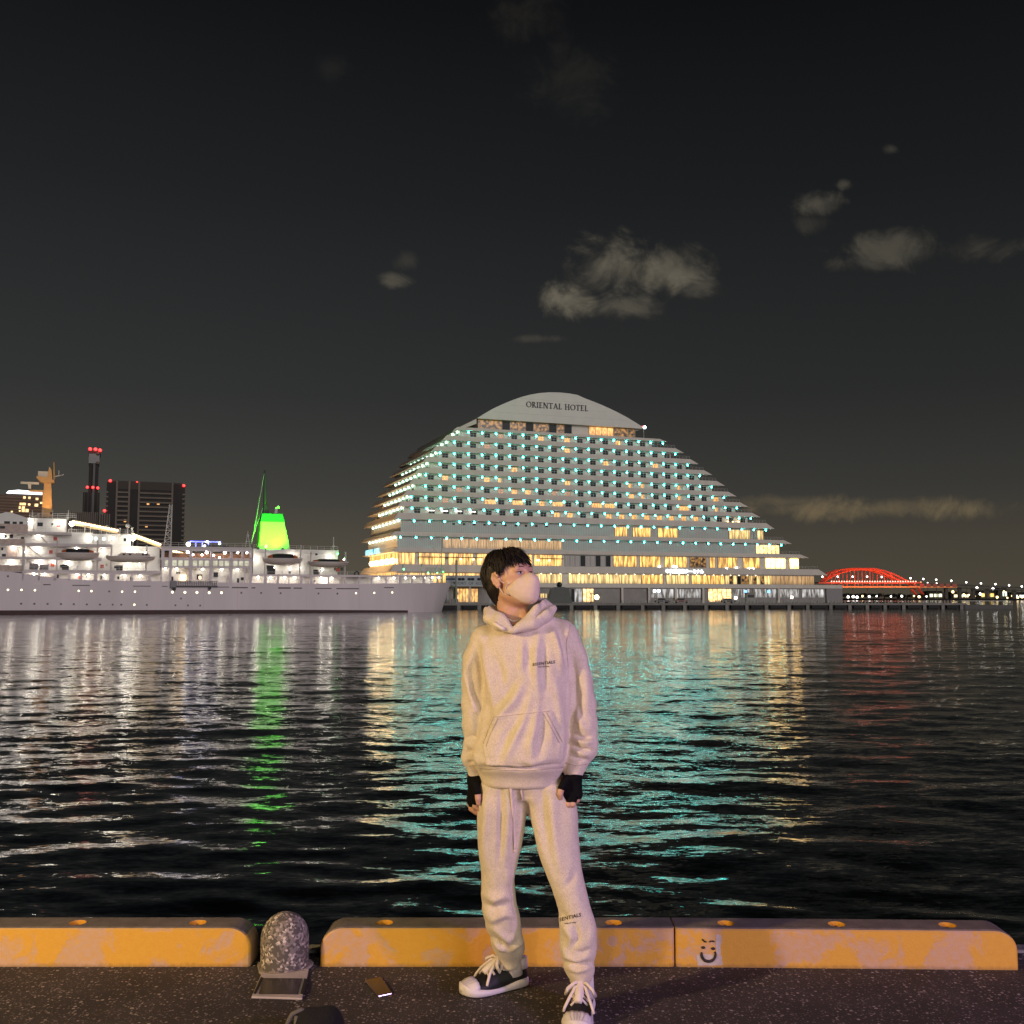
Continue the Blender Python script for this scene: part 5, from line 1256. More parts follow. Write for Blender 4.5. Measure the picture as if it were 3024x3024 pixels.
# ================================================================ near quay furniture
def kerb_mat():
    m, g, b = newmat('kerb_paint')
    c = g.n('ShaderNodeTexCoord').outputs['Object']; oi = g.n('ShaderNodeObjectInfo')
    va = g.n('ShaderNodeVectorMath', operation='ADD'); g.put(va.inputs[0], c); g.put(va.inputs[1], g.xyz(g.m('MULTIPLY', oi.outputs['Random'], 31.), 0., 0.))
    v = va.outputs[0]
    n1 = g.noise(v, 4.6, 6, .6, .5); n2 = g.noise(v, 38, 5, .65)
    big = g.m('ADD', n1, g.m('MULTIPLY', g.m('SUBTRACT', n2, .5), .10))
    worn = g.maprange(big, .48, .56)
    vo = g.n('ShaderNodeTexVoronoi'); g.put(vo.inputs['Vector'], v); vo.inputs['Scale'].default_value = 7.0
    blot = g.maprange(g.m('ADD', vo.outputs['Distance'], g.m('MULTIPLY', n2, .15)), .25, .32, 1., 0.)
    sc_ = g.n('ShaderNodeSeparateColor'); g.put(sc_.inputs[0], vo.outputs['Color'])
    worn = g.m('MAXIMUM', worn, g.m('MULTIPLY', blot, g.m('GREATER_THAN', sc_.outputs[0], .62)), clamp=True)
    yel = g.mix(n2, (.60, .305, .026), (.68, .385, .050)); bare = g.mix(n2, (.44, .285, .19), (.56, .38, .27))
    paint = g.mix(g.m('MULTIPLY', worn, g.maprange(n2, .35, .65, .50, .90)), yel, bare)
    geo = g.n('ShaderNodeNewGeometry'); sp_ = g.n('ShaderNodeSeparateXYZ'); g.put(sp_.inputs[0], geo.outputs['True Normal'])
    topf = g.maprange(sp_.outputs[2], .45, .75)
    dirt = g.noise(v, 14, 5, .7)
    conc_ = g.ramp(dirt, [(.3, (.12, .10, .085)), (.7, (.21, .18, .155))])
    sepc = g.n('ShaderNodeSeparateXYZ'); g.put(sepc.inputs[0], c)
    foot = g.m('MULTIPLY', g.maprange(g.m('ADD', sepc.outputs[2], g.m('MULTIPLY', n2, .03)), .012, .035, 1., 0.), .5)
    paint = g.mix(foot, paint, (.10, .07, .05))
    g.put(b.inputs['Base Color'], g.mix(topf, paint, conc_)); b.inputs['Roughness'].default_value = .62
    bn = g.n('ShaderNodeBump'); bn.inputs['Strength'].default_value = .35; bn.inputs['Distance'].default_value = .004
    g.put(bn.inputs['Height'], g.m('ADD', g.m('MULTIPLY', worn, -.6), g.noise(v, 90, 4, .7))); g.put(b.inputs['Normal'], bn.outputs[0])
    MATS['kerb'] = m; return m
KM = kerb_mat()
KY0, KY1, KH = 0.0, .150, .163
def kerb(x0, x1, y, rz, label, rl, rr, holes, pivot=None):
    """kerb block: rounded upper corners where an end is free, holes = distances from the left end"""
    t = thing('kerb_block', label, 'kerb', (x0, y, 0), rz, 'yellow kerb blocks along the quay edge'); L = x1 - x0
    def prof(ins):
        P = [(ins, 0.)]; r = .095
        P += [(L - ins, 0.)]
        if rr: P += [(L - r + (r - ins) * math.cos(a), KH - r * .92 + (r * .92 - ins) * math.sin(a)) for a in np.linspace(0, math.pi / 2, 8)]
        else: P += [(L - ins, KH - ins)]
        if rl: P += [(r - (r - ins) * math.cos(a), KH - r * .92 + (r * .92 - ins) * math.sin(a)) for a in np.linspace(math.pi / 2, 0, 8)]
        else: P += [(ins, KH - ins)]
        return P
    rings = []
    for (yy, ins) in ((.0, .010), (.004, .004), (.012, 0.), (KY1 - .012, 0.), (KY1, .010)):
        rings.append([(px_, yy, pz_) for px_, pz_ in prof(ins)])
    n = len(rings[0]); V = [v for r_ in rings for v in r_]
    Fc = [(i * n + k, i * n + (k + 1) % n, (i + 1) * n + (k + 1) % n, (i + 1) * n + k) for i in range(len(rings) - 1) for k in range(n)]
    Fc = [f[::-1] for f in Fc] + [tuple(range(n)), tuple((len(rings) - 1) * n + k for k in range(n - 1, -1, -1))]
    mb = MB(); mb.add(V, Fc); o = mb.build('block', KM, t)
    me = o.data; bm = bmesh.new(); bm.from_mesh(me); bmesh.ops.recalc_face_normals(bm, faces=bm.faces); bm.to_mesh(me); bm.free()
    if holes:
        cutm = MB()
        for hx in holes: cutm.bar((hx, .068, KH - .055), (hx, .068, KH + .05), .037, n=20)
        co = cutm.build('cut', KM, t)
        md = o.modifiers.new('b', 'BOOLEAN'); md.operation = 'DIFFERENCE'; md.object = co; md.solver = 'EXACT'
        dg = bpy.context.evaluated_depsgraph_get(); nm = bpy.data.meshes.new_from_object(o.evaluated_get(dg)); o.modifiers.clear(); o.data = nm
        bpy.data.objects.remove(co)
        for hx in holes:
            V = []; nn_ = 20
            for z, r_ in ((KH - .054, .0362), (KH - .001, .0362)):
                V += [(hx + r_ * math.cos(2 * math.pi * i / nn_), .068 + r_ * math.sin(2 * math.pi * i / nn_), z) for i in range(nn_)]
            mb = MB(); mb.add(V, [(i, nn_ + i, nn_ + (i + 1) % nn_, (i + 1) % nn_) for i in range(nn_)] + [tuple(range(nn_))]); mb.build('lifting_hole', mat('hole_yellow', (.62, .30, .02), .6, .15, 60), t)
    return t
def gx(px, py=2856): return on_ground(px, py)[0]
YK = 4.522
kerb(gx(-420), gx(738), YK, 0, 'worn yellow kerb block ending beside the stone bollard', False, True, [gx(204) - gx(-420), gx(566) - gx(-420), gx(-180) - gx(-420)])
k2 = kerb(gx(944), gx(1993), YK, 0, 'yellow kerb block behind the standing person', True, False, [gx(1129) - gx(944), gx(1818) - gx(944), gx(1470) - gx(944)])
k3 = kerb(gx(1997), gx(2998), YK - .002, R(-1.55), 'yellow kerb block with a scrawled face and a white paint patch', False, True, [gx(2153) - gx(1997), gx(2483) - gx(1997), gx(2812) - gx(1997)])
# white patch and scrawled face on the third block
pm = mat('patch_white', (.50, .44, .40), .7, .15, 40); bk = mat('scrawl_black', (.03, .02, .016), .8, .6, 90)
fx0 = gx(2062) - gx(1997); fw = gx(2128) - gx(2062)
rngp = random.Random(4)
def ragged(x0, x1, z0, z1, n, j):
    P = [(x0 + (x1 - x0) * i / n, z0 + rngp.uniform(-j, j)) for i in range(n)] + [(x1 + rngp.uniform(-j, j), z0 + (z1 - z0) * i / n) for i in range(n)]
    P += [(x1 - (x1 - x0) * i / n, z1 + rngp.uniform(-j, j)) for i in range(n)] + [(x0 + rngp.uniform(-j, j), z1 - (z1 - z0) * i / n) for i in range(n)]; return P
mb = MB(); mb.prism(ragged(fx0 - .005, fx0 + fw + .006, .010, .052, 6, .003), -.0016, -.0004); mb.prism(ragged(fx0 + fw * .80, fx0 + fw * 1.02, .052, .135, 5, .003), -.0016, -.0004); mb.build('paint_patch', pm, k3)
mb = MB(); cxx = fx0 + fw * .46
mb.tube([(cxx + .030 * math.cos(a), -.003, .055 + .030 * math.sin(a)) for a in np.linspace(R(165), R(380), 12)], [.004, .006, .0065, .0065, .007, .007, .0065, .007, .006, .006, .005, .004], 6)
for (dx, dz) in ((-.022, .062), (.020, .058)): mb.ball((cxx + dx, -.002, .055 + dz - .035), .008, 8, 5, (1.2, .3, .8))
for (xa, za, xb, zb) in ((-.026, .116, -.017, .110), (-.020, .108, -.008, .106), (.004, .106, .014, .110), (.017, .110, .026, .107)): mb.tube([(cxx + xa, -.002, za), (cxx + xb, -.002, zb)], .0035, 5)
mb.build('scrawled_face', bk, k3)

# stone bollard
p = on_ground(843, 2852); bx, by = p[0], 4.515
t = thing('stone_bollard', 'round-topped speckled granite bollard between two yellow kerbs', 'bollard', (bx, by, 0))
def granite():
    m, g, b = newmat('granite'); c = g.n('ShaderNodeTexCoord').outputs['Object']
    vo = g.n('ShaderNodeTexVoronoi'); g.put(vo.inputs['Vector'], c); vo.inputs['Scale'].default_value = 95
    s_ = g.n('ShaderNodeSeparateColor'); g.put(s_.inputs[0], vo.outputs['Color'])
    n = g.noise(c, 22, 5, .6)
    cc = g.ramp(g.m('ADD', g.m('MULTIPLY', s_.outputs[0], .75), g.m('MULTIPLY', n, .3)), [(.15, (.09, .08, .07)), (.5, (.20, .17, .155)), (.74, (.34, .29, .26)), (.84, (.58, .51, .45)), (.95, (.66, .60, .53))], 'CONSTANT')
    g.put(b.inputs['Base Color'], cc); b.inputs['Roughness'].default_value = .8
    bn = g.n('ShaderNodeBump'); bn.inputs['Strength'].default_value = .7; bn.inputs['Distance'].default_value = .004; g.put(bn.inputs['Height'], g.m('ADD', s_.outputs[0], g.noise(c, 120, 3))); g.put(b.inputs['Normal'], bn.outputs[0])
    return m
rB = .101
mb = MB(); mb.lathe([(rB * .99, .0), (rB, .02), (rB, .125)] + [(max(rB * math.cos(a), .002), .125 + .105 * math.sin(a)) for a in np.linspace(.12, math.pi / 2, 9)], 36); mb.build('post', granite(), t, True)
mb = MB(); mb.prism_z([(rB * 1.14 * math.cos(a) * (1 + .06 * math.sin(5 * a)), rB * 1.1 * math.sin(a) * (1 + .05 * math.cos(3 * a))) for a in np.linspace(0, 2 * math.pi, 26)[:-1]], .001, .012); mb.build('mortar_collar', mat('mortar', (.28, .24, .20), .85, .2, 30), t)
# framed plaque set in the ground in front of it
q = [on_ground(*p_) for p_ in ((742, 2950), (892, 2955), (912, 2868), (775, 2874))]
t = thing('ground_plaque', 'pale framed plaque with a dark glass panel in front of the granite bollard', 'plaque', tuple(sum(q, Vector()) / 4)); c0 = t.location.copy()
def quad_slab(pts, z0, z1, mt, name, parent):
    mb = MB(); mb.prism_z([(p_[0] - c0[0], p_[1] - c0[1]) for p_ in pts], z0, z1); return mb.build(name, mt, parent, bevel=.003)
quad_slab(q, .001, .010, mat('plaque_frame', (.40, .36, .36), .6, .1, 20), 'frame', t)
cc_ = sum(q, Vector()) / 4
qi = [on_ground(*p_) for p_ in ((763, 2944), (880, 2945), (893, 2898), (778, 2897))]
quad_slab(qi, .0105, .0125, mat('plaque_glass', (.035, .030, .024), .25, .1), 'panel', t)
qs = [on_ground(*p_) for p_ in ((748, 2942), (756, 2944), (778, 2897), (770, 2893))]; quad_slab(qs, .0105, .013, mat('plaque_groove', (.012, .010, .012), .6), 'groove', t)
qs = [on_ground(*p_) for p_ in ((886, 2944), (896, 2946), (908, 2900), (898, 2898))]; quad_slab(qs, .0105, .013, MATS['plaque_groove'], 'groove', t)
# phone left on the ground
q = [on_ground(*p_) for p_ in ((1117, 2948), (1158, 2939), (1126, 2890), (1076, 2899))]
t = thing('mobile_phone', 'dark mobile phone lying flat on the asphalt with a bright metal edge', 'phone', tuple(sum(q, Vector()) / 4)); c0 = t.location.copy()
quad_slab(q, .0, .0085, mat('phone_metal', (.62, .60, .58), .25, .02, metal=1.0), 'case', t)
cc_ = sum(q, Vector()) / 4; quad_slab([cc_ + (p_ - cc_) * .95 for p_ in q], .0087, .0095, mat('phone_glass', (.010, .009, .009), .22, .05), 'screen', t)
# black bag poking into the frame
p = on_ground(918, 3085); t = thing('shoulder_bag', 'black soft bag on the asphalt with a grey strap loop', 'bag', (p[0] + .02, p[1] + .02, 0), R(12))
mb = MB(); V = []; n = 18; m = 9
for i in range(m):
    f = i / (m - 1); zz = .118 * math.sin(f * math.pi / 2) ** 1.0; rr = math.cos(f * math.pi / 2) ** .55
    for k in range(n):
        a = 2 * math.pi * k / n; V.append((.098 * rr * math.cos(a) * (1 + .05 * math.sin(3 * a)), .075 * rr * math.sin(a), zz + .012 * math.cos(a * 2) * rr))
mb.add(V, [(i * n + k, i * n + (k + 1) % n, (i + 1) * n + (k + 1) % n, (i + 1) * n + k) for i in range(m - 1) for k in range(n)] + [tuple(range(n - 1, -1, -1)), tuple((m - 1) * n + k for k in range(n))])
mb.build('body', mat('bag_black', (.0025, .0025, .003), .95, .3, 30, bump=.4), t, True)
mb = MB(); mb.tube([(-.10, .0, .01), (-.108, .0, .07), (-.09, .0, .104), (-.06, .0, .116), (-.04, .0, .108)], .0085, 6); mb.build('strap', mat('strap_grey', (.10, .09, .085), .8), t, True)
mb = MB(); mb.tube([(-.075, -.01, .10), (-.078, -.02, .05), (-.08, -.04, .0)], .008, 6); mb.build('strap', MATS['strap_grey'], t, True)

# ---------------------------------------------------------------- the two promenade lamps behind the viewer, and an added fill lamp
def promenade_lamp(label, x, y, hgt, colr, power, tgt, rad=.16):
    t = thing('promenade_lamp', label, 'street lamp', (x, y, 0), 0, 'lamps of the near promenade')
    mb = MB(); mb.lathe([(.16, 0), (.16, .12), (.07, .2), (.055, hgt - .3), (.09, hgt - .25), (.09, hgt - .2)], 12); mb.build('post', mat('lamp_post_dark', (.05, .05, .05), .5), t)
    mb = MB(); mb.lathe([(.09, hgt - .2), (.26, hgt + .32), (.30, hgt + .36), (.05, hgt + .5)], 14); mb.build('lamp_hood', MATS['lamp_post_dark'], t)
    ld = bpy.data.lights.new('promenade_light', 'SPOT'); ld.energy = power; ld.color = colr; ld.spot_size = R(75); ld.spot_blend = .5; ld.shadow_soft_size = rad
    lo = bpy.data.objects.new('promenade_light', ld); col.objects.link(lo); lo.parent = t
    v = (Vector(tgt) - Vector((x, y, hgt))); vn = v.normalized(); lo.location = Vector((0, 0, hgt)) + vn * .42; lo.rotation_euler = v.to_track_quat('-Z', 'Y').to_euler()
    return t
promenade_lamp('warm amber promenade lamp on the town side behind the viewer', -6.2, .2, 3.2, (1., .69, .31), 1750, (.1, 4.2, .9))
promenade_lamp('violet promenade lamp on the harbour side behind the viewer', 5.6, -.6, 2.6, (.68, .36, 1.), 850, (.1, 4.2, .8))
promenade_lamp('soft amber fill lamp added further back behind the viewer', -2.2, -7.0, 3.2, (1., .66, .42), 700, (.1, 4.2, .8), .3)  # added fill light, not one of the two quay lamps
# ================================================================ the person, sculpted as distance fields
class Field:
    def __init__(s, lo, hi, h):
        s.lo = np.array(lo, np.float32); s.h = h; s.n = np.ceil((np.array(hi) - np.array(lo)) / h).astype(int) + 1
        s.d = np.full(tuple(s.n), .5, np.float32)
    def reg(s, lo, hi):
        a = np.clip(np.floor((np.array(lo) - s.lo) / s.h).astype(int), 0, s.n); b = np.clip(np.ceil((np.array(hi) - s.lo) / s.h).astype(int) + 1, 0, s.n)
        sl = tuple(slice(int(i), int(j)) for i, j in zip(a, b))
        ax = [s.lo[i] + s.h * np.arange(a[i], b[i], dtype=np.float32) for i in range(3)]
        return sl, ax[0][:, None, None], ax[1][None, :, None], ax[2][None, None, :]
    def add(s, fn, lo, hi, k=.01, pad=.05):
        sl, x, y, z = s.reg(np.array(lo) - pad, np.array(hi) + pad); v = fn(x, y, z).astype(np.float32); d = s.d[sl]
        if d.size == 0: return
        if k > 0:
            hh = np.clip(.5 + .5 * (d - v) / k, 0, 1); s.d[sl] = d + (v - d) * hh - k * hh * (1 - hh)
        else: s.d[sl] = np.minimum(d, v)
    def sub(s, fn, lo, hi, k=.005, pad=.02):
        sl, x, y, z = s.reg(np.array(lo) - pad, np.array(hi) + pad); v = -fn(x, y, z).astype(np.float32); d = s.d[sl]
        if d.size == 0: return
        hh = np.clip(.5 + .5 * (v - d) / k, 0, 1); s.d[sl] = d + (v - d) * hh + k * hh * (1 - hh)
    def cap(s, a, b, r0, r1=None, k=.01):
        a = np.array(a, float); b = np.array(b, float); r1 = r0 if r1 is None else r1; ab = b - a; L2 = float(ab @ ab) + 1e-9
        def f(x, y, z):
            t = np.clip(((x - a[0]) * ab[0] + (y - a[1]) * ab[1] + (z - a[2]) * ab[2]) / L2, 0, 1)
            return np.sqrt((x - a[0] - t * ab[0]) ** 2 + (y - a[1] - t * ab[1]) ** 2 + (z - a[2] - t * ab[2]) ** 2) - (r0 + (r1 - r0) * t)
        m = max(r0, r1); s.add(f, np.minimum(a, b) - m, np.maximum(a, b) + m, k)
    def chain(s, pts, k=.012):
        for (p, r), (q, r2) in zip(pts[:-1], pts[1:]): s.cap(p, q, r, r2, k)
    def ell(s, c, rad, M=None, k=.01, op='add'):
        c = np.array(c, float); rad = np.array(rad, float); M = np.eye(3) if M is None else np.array(M)   # rows of M: local axes in world
        def f(x, y, z):
            X, Y, Z = x - c[0], y - c[1], z - c[2]
            l = [M[i][0] * X + M[i][1] * Y + M[i][2] * Z for i in range(3)]
            q = np.sqrt(sum((l[i] / rad[i]) ** 2 for i in range(3))); g_ = np.sqrt(sum((l[i] / rad[i] ** 2) ** 2 for i in range(3))) + 1e-6
            return q * (q - 1) / g_
        m = rad.max(); (s.add if op == 'add' else s.sub)(f, c - m, c + m, k)
    def stack(s, rows, k=.01, p=2.3, caps=.02):
        """rows: (z, cx, cy, rx, ry) — elliptical sections stacked in z"""
        rows = sorted(rows); zz = np.array([r[0] for r in rows]); C = np.array(rows)
        # smooth interpolation
        zf = np.linspace(zz[0], zz[-1], 160); T = [np.interp(zf, zz, C[:, i]) for i in range(1, 5)]
        ker = np.ones(9) / 9
        T = [np.convolve(np.pad(t, 4, mode='edge'), ker, 'valid') for t in T]
        def f(x, y, z):
            zc = np.clip(z, zz[0], zz[-1]); cx, cy_, rx, ry = [np.interp(zc, zf, t).astype(np.float32) for t in T]
            q = (np.abs((x - cx) / rx) ** p + np.abs((y - cy_) / ry) ** p) ** (1 / p)
            dd = (q - 1) * np.minimum(rx, ry); e = np.abs(z - zc)
            return np.where(e > 0, np.sqrt(np.maximum(dd + caps, 0) ** 2 + e ** 2) - caps, dd)
        m = max((C[:, 3]).max(), C[:, 4].max())
        s.add(f, (C[:, 1].min() - m, C[:, 2].min() - m, zz[0] - .01), (C[:, 1].max() + m, C[:, 2].max() + m, zz[-1] + .01), k)
    def mesh(s, iso=0.0):
        d = s.d - iso; sg = d < 0; nx, ny, nz = d.shape
        cnt = np.zeros((nx - 1, ny - 1, nz - 1), np.int8)
        for i in (0, 1):
            for j in (0, 1):
                for k in (0, 1): cnt += sg[i:nx - 1 + i, j:ny - 1 + j, k:nz - 1 + k]
        I, J, K = np.nonzero((cnt > 0) & (cnt < 8))
        idx = np.full(cnt.shape, -1, np.int32); idx[I, J, K] = np.arange(len(I))
        acc = np.zeros((len(I), 3)); num = np.zeros(len(I))
        cor = [(i, j, k) for i in (0, 1) for j in (0, 1) for k in (0, 1)]
        for a in cor:
            for ax in range(3):
                if a[ax]: continue
                b = list(a); b[ax] = 1
                da = d[I + a[0], J + a[1], K + a[2]]; db = d[I + b[0], J + b[1], K + b[2]]
                m = (da < 0) != (db < 0); t = np.where(m, da / np.where(m, da - db, 1), 0)
                pt = np.array(a, float)[None, :].repeat(len(I), 0); pt[:, ax] += t
                acc += pt * m[:, None]; num += m
        V = (acc / num[:, None] + np.stack([I, J, K], 1)) * s.h + s.lo
        Q = []
        for ax in range(3):
            o1, o2 = [(1, 2), (2, 0), (0, 1)][ax]
            A = np.take(sg, range(d.shape[ax] - 1), ax); Bq = np.take(sg, range(1, d.shape[ax]), ax)
            P = np.stack(np.nonzero(A != Bq), 1); flip = A[tuple(P.T)]
            ok = (P[:, o1] > 0) & (P[:, o2] > 0) & (P[:, o1] < d.shape[o1] - 1) & (P[:, o2] < d.shape[o2] - 1)
            P = P[ok]; flip = flip[ok]; q = []
            for (u, v) in ((-1, -1), (0, -1), (0, 0), (-1, 0)):
                c = P.copy(); c[:, o1] += u; c[:, o2] += v; q.append(idx[c[:, 0], c[:, 1], c[:, 2]])
            q = np.stack(q, 1); q[~flip] = q[~flip][:, ::-1]; Q.append(q)
        return V, np.concatenate(Q)
def relax(V, Q, it=2, lam=.5):
    E = np.concatenate([Q[:, [0, 1]], Q[:, [1, 2]], Q[:, [2, 3]], Q[:, [3, 0]]])
    for _ in range(it):
        S = np.zeros_like(V); c = np.zeros(len(V))
        np.add.at(S, E[:, 0], V[E[:, 1]]); np.add.at(c, E[:, 0], 1); V = V + lam * (S / np.maximum(c, 1)[:, None] - V)
    return V
def vnormals(V, Q):
    a, b, c, d = (V[Q[:, i]] for i in range(4)); n = np.cross(c - a, d - b); N = np.zeros_like(V)
    for i in range(4): np.add.at(N, Q[:, i], n)
    return N / (np.linalg.norm(N, axis=1, keepdims=True) + 1e-12)
def to_obj(name, V, Q, mt, parent):
    me = bpy.data.meshes.new(name); me.from_pydata(V.tolist(), [], Q.tolist()); me.polygons.foreach_set('use_smooth', [True] * len(me.polygons)); me.materials.append(mt); me.update()
    return put(name, me, parent)

PB = at(1560, 2940, 4.13); PB[2] = 0.0                     # the person's place on the ground
PX, PY = PB[0], PB[1]
person = thing('person', 'person in oatmeal hoodie and sweatpants with face mask standing before the yellow kerb', 'person', (PX, PY, 0))
def Wp(px, py, Y):
    v = at(px, py, Y); return np.array([v[0] - PX, v[1] - PY, v[2]])
def pxm(Y=4.12, z=1.0): return (Y * math.cos(PITCH) + (z - 1.57) * math.sin(PITCH)) / F     # metres per photo pixel
def rows(tab, ratio=None):
    """(py, pxL, pxR, Y, ry) -> stacked sections"""
    out = []
    for (py, l, r, Y, ry) in tab:
        a = Wp(l, py, Y); b = Wp(r, py, Y); out.append((a[2], (a[0] + b[0]) / 2, Y - PY, (b[0] - a[0]) / 2, ry if ry else (b[0] - a[0]) / 2))
    return out
def cloth_mat(name, basec, spec=(.42, .36, .30)):
    m, g, b = newmat(name); c = g.n('ShaderNodeTexCoord').outputs['Object']
    mp = g.n('ShaderNodeMapping'); g.put(mp.inputs['Vector'], c); mp.inputs['Scale'].default_value = (1, 1, .45)
    n1 = g.noise(mp.outputs[0], 420, 3, .7); n2 = g.noise(c, 28, 4, .6)
    f = g.maprange(g.m('ADD', n1, g.m('MULTIPLY', g.m('SUBTRACT', n2, .5), .25)), .40, .56)
    g.put(b.inputs['Base Color'], g.mix(f, spec, basec)); b.inputs['Roughness'].default_value = .95
    b.inputs['Sheen Weight'].default_value = .25; b.inputs['Sheen Roughness'].default_value = .5; b.inputs['Specular IOR Level'].default_value = .15
    bn = g.n('ShaderNodeBump'); bn.inputs['Strength'].default_value = .35; bn.inputs['Distance'].default_value = .003
    g.put(bn.inputs['Height'], g.m('ADD', n1, g.noise(c, 18, 3, .5))); g.put(b.inputs['Normal'], bn.outputs[0]); return m
CLOTH = cloth_mat('oatmeal_fleece', (.70, .62, .505), (.55, .475, .375))
PANTS = cloth_mat('oatmeal_sweatpants', (.69, .61, .495), (.54, .465, .365))
def skin_mat():
    m, g, b = newmat('skin'); c = g.n('ShaderNodeTexCoord').outputs['Object']; n = g.noise(c, 45, 4, .6)
    g.put(b.inputs['Base Color'], g.ramp(n, [(.3, (.50, .29, .20)), (.7, (.58, .35, .25))])); b.inputs['Roughness'].default_value = .5
    b.inputs['Subsurface Weight'].default_value = .12; b.inputs['Subsurface Radius'].default_value = (.01, .004, .002); b.inputs['Subsurface Scale'].default_value = .6
    return m
SKIN = skin_mat()

# ---------------------------------------------------------------- head frame
YAW = R(46); TILT = R(16)
HY = 4.13
Hc = Wp(1508, 1711, HY)
fw = np.array([math.sin(YAW) * math.cos(TILT), -math.cos(YAW) * math.cos(TILT), math.sin(TILT)])
lat = np.array([math.cos(YAW), math.sin(YAW), 0.])           # towards his left ear
up = np.cross(lat, fw); up /= np.linalg.norm(up)
if up[2] < 0: up = -up
HM = np.stack([lat, fw, up])
def hp(l, f, u): return Hc + lat * l + fw * f + up * u

# ---------------------------------------------------------------- the body: one continuous skin surface
hands = {}
def finger_sets():
    # image-right hand (his left): back of the hand to the viewer
    L = {}
    L['wrist'] = [(Wp(1698, 2262, 4.07), .027), (Wp(1695, 2290, 4.055), .029)]
    L['palm'] = [(Wp(1693, 2296, 4.05), .028), (Wp(1690, 2325, 4.04), .0)]
    kn = [(1669, 2346), (1682, 2353), (1696, 2354), (1709, 2347)]
    L['fingers'] = []
    for i, (x, y) in enumerate(kn):
        Y = 4.045 - .012 * math.sin(i / 3 * math.pi); ln = (24, 29, 26, 18)[i]
        L['fingers'].append([(Wp(x, y, Y), .0105), (Wp(x - 3, y + ln * .85, Y - .004), .0096), (Wp(x - 7, y + ln * 1.05, Y + .024), .009), (Wp(x - 8, y + ln * .55, Y + .040), .008)])
    L['thumb'] = [(Wp(1672, 2305, 4.035), .016), (Wp(1659, 2326, 4.02), .012), (Wp(1654, 2344, 4.015), .0105), (Wp(1656, 2357, 4.017), .0085)]
    L['metac'] = [[(Wp(1694 + (x - 1690) * .45, 2298, 4.055), .016), (Wp(x, y, 4.045), .0125)] for (x, y) in kn]
    # image-left hand (his right): thumb edge to the viewer
    S = {}
    S['wrist'] = [(Wp(1403, 2280, 4.12), .026), (Wp(1402, 2306, 4.115), .028)]
    kn2 = [(1404, 2362, 4.085), (1398, 2368, 4.11), (1393, 2368, 4.135), (1389, 2362, 4.155)]
    S['fingers'] = []
    for i, (x, y, Y) in enumerate(kn2):
        ln = (24, 28, 26, 20)[i]
        S['fingers'].append([(Wp(x, y, Y), .0105), (Wp(x - 2, y + ln * .8, Y), .0096), (Wp(x + 9, y + ln * 1.15, Y + .004), .009), (Wp(x + 18, y + ln * .85, Y + .006), .008)])
    S['thumb'] = [(Wp(1404, 2318, 4.08), .016), (Wp(1410, 2340, 4.06), .012), (Wp(1412, 2358, 4.055), .0105), (Wp(1412, 2373, 4.057), .0085)]
    S['metac'] = [[(Wp(1402 + (x - 1397) * .3, 2312, 4.115 + (Y - 4.12) * .5), .016), (Wp(x, y, Y), .0125)] for (x, y, Y) in kn2]
    return L, S
HL, HS = finger_sets()
body = Field((-.42, -.30, .03), (.34, .30, 1.84), .0042)
# trunk and limbs (slimmer than the clothes that cover them)
body.stack(rows([(2300, 1450, 1640, 4.12, .095), (2150, 1455, 1645, 4.12, .10), (1990, 1445, 1660, 4.12, .105), (1890, 1430, 1675, 4.125, .095), (1850, 1470, 1640, 4.13, .07)]), .02)
for pts in ([(1430, 1893, 4.13, .048), (1408, 2000, 4.13, .042), (1404, 2110, 4.13, .038), (1402, 2200, 4.12, .032), (1403, 2290, 4.12, .027)],
            [(1668, 1888, 4.13, .048), (1700, 2000, 4.12, .042), (1718, 2110, 4.10, .038), (1712, 2200, 4.08, .032), (1697, 2275, 4.06, .028)],
            [(1488, 2330, 4.13, .070), (1478, 2440, 4.13, .060), (1470, 2560, 4.14, .045), (1480, 2700, 4.19, .040), (1505, 2800, 4.25, .028), (1507, 2862, 4.30, .022)],
            [(1625, 2330, 4.12, .070), (1640, 2440, 4.10, .060), (1672, 2570, 4.06, .045), (1702, 2700, 4.04, .040), (1712, 2830, 4.05, .028), (1717, 2920, 4.065, .022)]):
    body.chain([(Wp(x, y, Y), r) for x, y, Y, r in pts], .03)
# neck
body.cap(Wp(1524, 1875, 4.145), hp(0, -.030, -.055), .058, .052, .02)
body.cap(hp(.03, .0, -.13), hp(.004, .045, -.185), .02, .016, .03)
# skull, face, jaw
body.ell(hp(0, -.012, .036), (.0735, .094, .086), HM, .02)
body.ell(hp(0, .030, -.022), (.060, .066, .094), HM, .02)
body.ell(hp(0, .046, -.078), (.043, .046, .036), HM, .03)
body.cap(hp(-.047, .0, -.062), hp(-.016, .070, -.098), .016, .014, .03); body.cap(hp(.047, .0, -.062), hp(.016, .070, -.098), .016, .014, .03)
body.cap(hp(-.034, .066, -.030), hp(-.050, .035, -.026), .018, .018, .02); body.cap(hp(.034, .066, -.030), hp(.050, .035, -.026), .018, .018, .02)
body.cap(hp(0, .090, .004), hp(0, .114, -.034), .0075, .011, .014); body.ell(hp(0, .108, -.038), (.016, .012, .010), HM, .01)
body.cap(hp(-.038, .078, .020), hp(.038, .078, .020), .012, .012, .02)      # brow
for s_ in (-1, 1): body.ell(hp(s_ * .031, .095, .001), (.017, .013, .010), HM, .010, 'sub')
body.cap(hp(-.018, .092, -.066), hp(.018, .092, -.066), .007, .007, .012)
